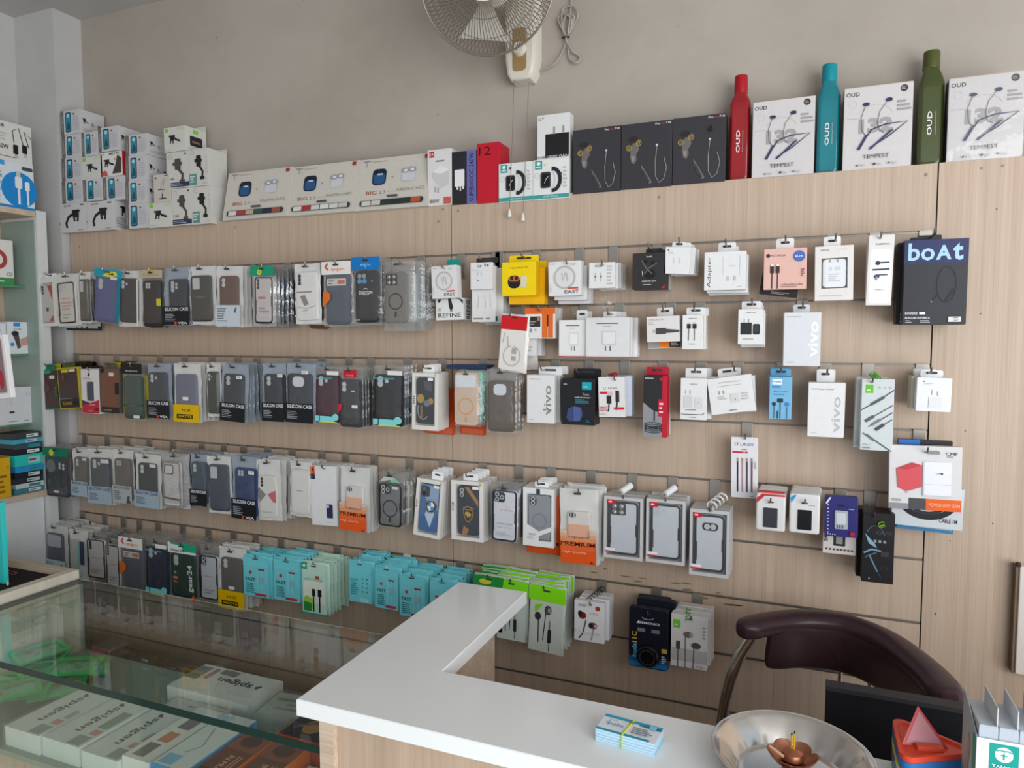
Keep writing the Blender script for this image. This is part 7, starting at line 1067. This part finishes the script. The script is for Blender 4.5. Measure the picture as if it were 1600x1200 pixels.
# display carton with teal logo holding slim boxes
x0, yf, dp = 1.158, -0.893, 0.074
t = thing('display_carton', 'white display carton with teal bird logo holding slim boxes', 'box', (x0 + 0.055, yf, ZL))
CB = mat('#d9dce0', 0.45); hp = 1.071 - ZL
MB().box(-0.055, 0.055, 0, 0.0015, 0, hp, CB).build('front_panel', t)
MB().add([(-0.055, 0.0016, 0), (-0.055, dp, 0), (-0.055, dp, hp + 0.028), (-0.055, 0.0016, hp)] + [(-0.0537, 0.0016, 0), (-0.0537, dp, 0), (-0.0537, dp, hp + 0.028), (-0.0537, 0.0016, hp)], [(3, 2, 1, 0), (4, 5, 6, 7), (0, 1, 5, 4), (1, 2, 6, 5), (2, 3, 7, 6), (3, 0, 4, 7)], mat('#aeb2b4', 0.5)).build('side_panel', t)
q = prints(MB(), [R(0.75, 0.6, 0.97, 0.98, '#2f9a86'), P([(0.2, 0.4), (0.5, 0.9), (0.62, 0.8), (0.4, 0.3)], '#b59a86'), N(0.1, 0.1, 0.7, 0.4, 4, '#8f9598')], dp, hp, 0); q.xf(Matrix.Translation((-0.0551, dp / 2, 0)) @ Matrix.Rotation(-math.pi / 2, 4, 'Z')); q.build('side_print', t)
MB().box(-0.0536, 0.055, 0.0016, dp, 0, 0.0015, CB).build('base_panel', t)
prints(MB(), [R(0.12, 0.70, 0.39, 0.97, '#17998f'), C(0.255, 0.865, 0.085, '#e6eeee'), L(arc(0.225, 0.89, 0.04, 0.018, 20, 180), 0.012, '#17998f'), L(arc(0.285, 0.89, 0.04, 0.018, 0, 160), 0.012, '#17998f'), L([(0.255, 0.88), (0.255, 0.815)], 0.013, '#17998f'), L([(0.225, 0.86), (0.285, 0.86)], 0.01, '#17998f'), T('TANGO', 0.255, 0.745, 0.032, '#d8efec', 0, 0.22, 1), R(0.12, 0.64, 0.39, 0.695, '#26304a'), T('WIRED', 0.25, 0.667, 0.025, '#d0d4e0', 0, 0.2, 1), N(0.5, 0.2, 0.9, 0.5, 4, '#9fa5ab')], 0.11, hp, 0).build('front_print', t)
for i in range(5):
    xx = x0 + 0.0025 + 0.0205 * i + 0.0098
    t = thing('slim_carton', ['slim white carton with raised flap, first in the display carton', 'slim white carton with raised flap, second in the display carton', 'slim white carton with raised flap, third in the display carton', 'slim white carton with raised flap, fourth in the display carton', 'slim white carton with raised flap, last in the display carton'][i], 'box', (xx, yf + 0.003, ZL + 0.0018), group='slim cartons in the display carton')
    carton(t, 0.0195, 1.086 - ZL - 0.0018, 0.066, '#bcc3cc', [R(0, 0.0, 1, 0.99, '#b3bcc8')])
    MB().box(0.0082, 0.0094, 0.001, 0.062, 1.086 - ZL - 0.0018, 1.086 - ZL + 0.021, mat('#c4c7cb', 0.5)).build('raised_flap', t)
# ------------------------------------------------------------------ black monitor and office chair behind the ledge
t = thing('monitor', 'flat black monitor seen from behind on the desk behind the ledge', 'monitor', (1.125, -0.60, 0.7225))
MB().prism(rrect(-0.12, 0.09, 0.12, 0.242, 0.004), -0.008, 0.014, mat('#15171d', 0.4), 0.002).build('panel', t)
MB().box(-0.12, 0.12, -0.012, 0.0145, 0.2425, 0.249, mat('#2b2a2e', 0.5)).build('top_bezel', t)
MB().box(-0.02, 0.02, -0.004, 0.01, 0.008, 0.09, mat('#1b1c20', 0.4)).build('stand', t); MB().prism(rrect(-0.07, 0, 0.07, 0.008, 0.003), -0.05, 0.05, mat('#1b1c20', 0.4), 0.001).build('base', t)
LEA = mat('#3a262b', 0.32, 0, 0.12, 14)
arcp = [(0.822, -0.266), (0.858, -0.222), (0.900, -0.183), (0.940, -0.155), (0.981, -0.138), (1.028, -0.131), (1.074, -0.136), (1.118, -0.163), (1.157, -0.204), (1.186, -0.255), (1.210, -0.312), (1.226, -0.36), (1.236, -0.405), (1.243, -0.45)]
t = thing('office_chair', 'dark brown leather office chair with curved padded back and chrome frame', 'chair', (1.03, -0.36, 0))
O_ = Vector((1.03, -0.36, 0)); nC = 20
ap2 = [Vector(p) for p in arcp]; fine = []
for i in range(len(ap2) - 1):
    p0, p1, p2, p3 = ap2[max(i - 1, 0)], ap2[i], ap2[i + 1], ap2[min(i + 2, len(ap2) - 1)]
    for q in range(3):
        f = q / 3; fine.append(0.5 * ((2 * p1) + (p2 - p0) * f + (2 * p0 - 5 * p1 + 4 * p2 - p3) * f * f + (3 * p1 - p0 - 3 * p2 + p3) * f ** 3))
fine.append(ap2[-1])
def sweep(nm, i0, i1, off0, hd, zc, hz, pw, endr=3, lean=0.0):
    vs = []; idx = list(range(i0, i1 + 1)); nI = len(idx)
    for j, i in enumerate(idx):
        a_ = (fine[min(i + 1, len(fine) - 1)] - fine[max(i - 1, 0)]).normalized(); nrm = Vector((a_.y, -a_.x)); e_ = min(1.0, math.sqrt(min(1, (min(j, nI - 1 - j) + 0.35) / endr)))
        for k in range(nC):
            b_ = 2 * math.pi * k / nC; cx = math.cos(b_); sz = math.sin(b_); q_ = (abs(cx) ** pw + abs(sz) ** pw) ** (-1 / pw)
            o = nrm * (off0 + cx * q_ * hd * e_ - lean * sz * q_ * hz); vs.append((fine[i].x + o.x - O_.x, fine[i].y + o.y - O_.y, zc + sz * q_ * hz * (0.75 + 0.25 * e_)))
    fs = [(i * nC + k, i * nC + (k + 1) % nC, (i + 1) * nC + (k + 1) % nC, (i + 1) * nC + k) for i in range(nI - 1) for k in range(nC)] + [tuple(reversed(range(nC))), tuple((nI - 1) * nC + k for k in range(nC))]
    ob = MB().add(vs, fs, LEA).build(nm, t, True); ss = ob.modifiers.new('smooth', 'SUBSURF'); ss.levels = 1; ss.render_levels = 1
    for poly in ob.data.polygons: poly.use_smooth = True
    return ob
bk_ = sweep('backrest', 4, len(fine) - 1, 0.040, 0.020, 0.862, 0.058, 3.2, 3, -0.12)
sweep('top_roll', 0, len(fine) - 1, 0.030, 0.032, 0.911, 0.021, 3.0, 2)
for i in (14, 17):                                                   # creases in the leather
    pts = []
    for q in range(5):
        z_ = 0.885 - 0.05 * q / 4; c_ = fine[i] + (fine[i + 1] - fine[i]) * (q * 0.45); a_ = (fine[i + 1] - fine[i - 1]).normalized(); o = Vector((a_.y, -a_.x)) * 0.0605; pts.append((c_.x + o.x - O_.x, c_.y + o.y - O_.y, z_))
    MB().tube(pts, [0.0004, 0.0014, 0.0016, 0.0012, 0.0003], LEA, 6).build('crease', bk_, True)
def tb(nm, pts, r, m=CHROME, n=12): return MB().tube([Vector(p) - O_ for p in pts], r, m, n).build(nm, t, True)
L1 = [at_y(u, v, -0.262) for u, v in ((1184, 976), (1176, 992), (1166, 1006), (1155, 1025), (1142, 1060), (1132, 1098), (1126, 1140))]
tb('arm_tube', L1 + [L1[-1] + Vector((0.0, 0.0, -0.12)), L1[-1] + Vector((0.06, 0.0, -0.22))], 0.0125)
tb('arm_tube', [(1.236, -0.42, 0.86), (1.262, -0.44, 0.80), (1.27, -0.44, 0.66), (1.262, -0.44, 0.55), (1.22, -0.43, 0.5)], 0.0125)
for u in (1313, 1360):
    p = at_y(u, 1050, -0.15); tb('back_rod', [(p.x, -0.15, 0.86), (p.x, -0.155, 0.6), (p.x, -0.18, 0.5)], 0.0055)
MB().prism(rrect(-0.20, -0.20, 0.20, 0.20, 0.06, 6), -0.055, 0.0, LEA, 0.02).xf(Matrix.Translation((0, -0.01, 0.47)) @ Matrix.Rotation(math.radians(-90), 4, 'X')).build('seat', t, True)
MB().lathe([(0.03, 0.08), (0.03, 0.44), (0.05, 0.468)], CHROME, 16).build('gas_column', t, True)
for i in range(5):
    a_ = 2 * math.pi * i / 5; MB().tube([(0, 0, 0.1), (0.24 * math.cos(a_), 0.24 * math.sin(a_), 0.055)], [0.022, 0.014], CHROME, 10).build('foot', t, True)
    MB().lathe([(0.012, 0.0), (0.02, 0.01), (0.02, 0.035), (0.01, 0.05)], mat('#222', 0.5), 12, (0.24 * math.cos(a_), 0.24 * math.sin(a_))).build('caster', t, True)
# ------------------------------------------------------------------ goods on the side-wall cabinet (fronts face the shop)
def fitx(box, X):
    L_, T_, R_, B_ = box; cx = (L_ + R_) / 2; cy = (T_ + B_) / 2
    a_ = at_x(L_, cy, X).y; b_ = at_x(R_, cy, X).y; zt = at_x(cx, T_, X).z; zb = at_x(cx, B_, X).z
    return (a_ + b_) / 2, zb, b_ - a_, zt - zb
def xbox(nm, d, box, X, c, ops, dp, zb, cat='box', rz=90, tilt=0):
    yc, z0, w, h = fitx(box, X); h += z0 - zb
    t = thing(nm, d, cat, (X, yc, zb), tilt, rz); carton(t, w, h, dp, c, ops); return t, w, h
zt0 = ZTOP
t, w1, h1 = xbox('cable_carton', 'blue and white carton with large white cable plugs', (-60, 248, 53, 326), -1.64, '#d8dee2', [C(0.78, 0.42, 0.26, '#1f86cc'), R(0.0, 0.0, 1.0, 0.06, '#1f86cc'), R(0.36, 0.9, 0.58, 1.0, '#3f9ad6'), Q(0.72, 0.45, 0.82, 0.7, 0.02, '#e6e6e4'), R(0.74, 0.7, 0.8, 0.82, '#c9c2b5'), Q(0.86, 0.42, 0.93, 0.62, 0.02, '#ececea'), L([(0.77, 0.45), (0.77, 0.1)], 0.035, '#e6e6e4'), L([(0.895, 0.42), (0.9, 0.1)], 0.03, '#e6e6e4'), T('DATA', 0.44, 0.76, 0.07, '#2a2a2a', 0, 0.16, 1), T('CABLE', 0.44, 0.66, 0.07, '#2f8fcc', 0, 0.2, 1), N(0.36, 0.1, 0.56, 0.55, 6, '#5fa8d8'), Q(0.82, 0.86, 0.98, 0.94, 0.02, '#4a4a4e')], 0.16, zt0 + 0.0005)
xbox('cable_carton', 'white carton with two black cable plugs on the blue carton', (-55, 186, 49, 248), -1.642, '#d9d6d0', [L([(0.86, 0.5), (0.8, 0.9), (0.7, 0.8), (0.72, 0.5)], 0.015, BK), L([(0.95, 0.45), (0.88, 0.85), (0.99, 0.7)], 0.015, BK), Q(0.70, 0.22, 0.78, 0.46, 0.02, '#1d1b1d'), Q(0.84, 0.28, 0.92, 0.5, 0.02, '#1d1b1d'), R(0.72, 0.12, 0.77, 0.22, '#b9b2a8'), R(0.87, 0.18, 0.91, 0.28, '#b9b2a8'), T('60W', 0.55, 0.36, 0.12, '#3a3636', 0, 0.16, 1), T('HUB', 0.52, 0.88, 0.08, '#2a2828', 0, 0.1, 1), N(0.5, 0.5, 0.6, 0.72, 3, G7), N(0.45, 0.1, 0.75, 0.14, 1, '#8a6a6a')], 0.15, zt0 + 0.0005 + h1)
xbox('headphone_carton', 'white carton with red ring picture and green band', (-50, 372, 21, 446), -1.705, '#ddd9d3', [O(0.62, 0.56, 0.24, 0.10, '#a8443f'), R(0, 0, 1, 0.16, '#3f8a52'), N(0.4, 0.05, 0.9, 0.11, 1, '#bfe0c5'), T('120', 0.9, 0.24, 0.09, '#55504c', 0, 0.12)], 0.08, ZS[0] + 0.0005)
for b, e in (((-16, 505, 10, 552), 'partly hidden'), ((12, 503, 44, 552), 'with hand holding the charger')):
    xbox('car_charger_carton', 'white car charger carton with blue tag, ' + e, b, -1.705, '#dde0e4', [R(0.3, 0.86, 0.62, 0.98, '#2f8fd0'), T('DUAL', 0.5, 0.78, 0.05, '#4a4a50', 0, 0.4), P([(0.22, 0.62), (0.5, 0.7), (0.56, 0.5), (0.62, 0.2), (0.46, 0.16), (0.34, 0.42)], '#5a4a44'), EL(0.36, 0.64, 0.18, 0.08, '#2a2624'), P([(0.6, 0.46), (0.98, 0.56), (0.98, 0.3), (0.62, 0.24)], '#c49a8a'), C(0.2, 0.3, 0.1, '#3f8fd0')], 0.06, ZS[1] + 0.0005)
t, w, h = xbox('camera_carton', 'large white carton with tiny camera outline', (-30, 606, 52, 660), -1.70, '#d3d4d6', [L([(0.5, 0.5), (0.5, 0.75)], 0.008, G7), L([(0.56, 0.5), (0.56, 0.78)], 0.008, G7), O(0.9, 0.8, 0.04, 0.006, G5), Q(0.52, 0.3, 0.62, 0.36, 0.01, '#3a3a3c'), N(0.5, 0.06, 0.8, 0.1, 1, G5), N(0.8, 0.06, 0.95, 0.1, 1, G5)], 0.12, ZS[2] + 0.0005)
STK = [('#3a7f8f', 'grey-teal'), ('#c2cbc8', 'pale grey'), ('#2a3138', 'charcoal'), ('#22262a', 'black with white end'), ('#2b8fc4', 'blue'), ('#2ec4b8', 'bright teal'), ('#1f2226', 'black'), ('#3f4a52', 'slate'), ('#4aa0b5', 'pale teal'), ('#3a4046', 'dark topmost')]
y0c = at_x(46, 720, -1.65).y; ztop_ = at_x(40, 672, -1.66).z; hs = (ztop_ - ZB) / 13.0; z = ZB + 0.0005
HT = [1, 1, 1.2, 1.2, 1.2, 2.4, 1.2, 1.1, 1.0, 1.2]
for i, (c, e) in enumerate(STK):
    j = random.Random(i); L2 = abs(at_x(68, 720, -1.645).y - at_x(20, 720, -1.645).y) * (0.92 + 0.1 * j.random()); hh_ = hs * HT[i]
    ob = MB().prism(rrect(-L2 / 2, 0, L2 / 2, hh_ - 0.0006, 0.001, 2), 0, 0.10, mat(c, 0.4), 0.0005); prints(ob, [R(0.45, 0.2, 0.85, 0.75, ['#e0e0dc', '#2b8f9a', '#b9c4c8'][i % 3]), N(0.48, 0.3, 0.8, 0.65, 1, '#55'+'5a60')], L2, hh_, 0)
    o = ob.build('accessory_box'); o.location = (-1.645 - 0.008 * j.random(), y0c + j.uniform(-0.004, 0.004), z); o.rotation_euler = (0, 0, math.radians(90 + j.uniform(-3, 3))); tag(o, e + ' thin box in the stack on the cabinet bottom board', 'box', 'thin boxes stacked in the cabinet'); z += hh_
xbox('yellow_carton', 'yellow carton beside the stack of thin boxes', (-40, 718, 17, 782), -1.633, '#d9a51f', [N(0.5, 0.1, 0.95, 0.6, 4, '#8a6a14'), T('T', 0.93, 0.72, 0.12, '#8a6a14', 0, 0.05, 1)], 0.08, ZB + 0.0005)
# framed phone picture hung in front of the cabinet
yc = -0.62; p0 = at_y(18, 625, yc); p1 = at_y(10, 525, yc)
t = thing('framed_phone_pack', 'white-framed pack with red phone leaning over the tray counter', 'pack', (p0.x - 0.05, yc, p0.z), -7)
hh_ = p1.z - p0.z; MB().prism(rrect(-0.05, 0, 0.05, hh_, 0.002), 0, 0.012, mat('#e6e4e4', 0.4), 0.001).build('frame', t); prints(MB(), [Q(0.1, 0.08, 0.9, 0.95, 0.03, '#c9b5b8'), Q(0.55, 0.1, 0.86, 0.93, 0.04, '#8a7278'), EL(0.7, 0.3, 0.1, 0.15, '#a82a38')], 0.1, hh_, 0).build('front_print', t)
MB().tube([(-0.03, 0.02, hh_), (-0.05, 0.02, hh_ + 0.3), (-0.06, 0.05, 1.0)], 0.0012, mat('#c9c9c9'), 5).build('hanging_cord', t)
# ------------------------------------------------------------------ label check while building
bad = [l for l, g in LABELS.items() if len(g) > 1 and len(set(g)) > 1 or len(g) > 1 and g[0] is None]
if bad: print('LABELS SHARED', bad)
lw = [l for l in LABELS if not 4 <= len(l.split()) <= 16]
if lw: print('LABEL LENGTH', lw)
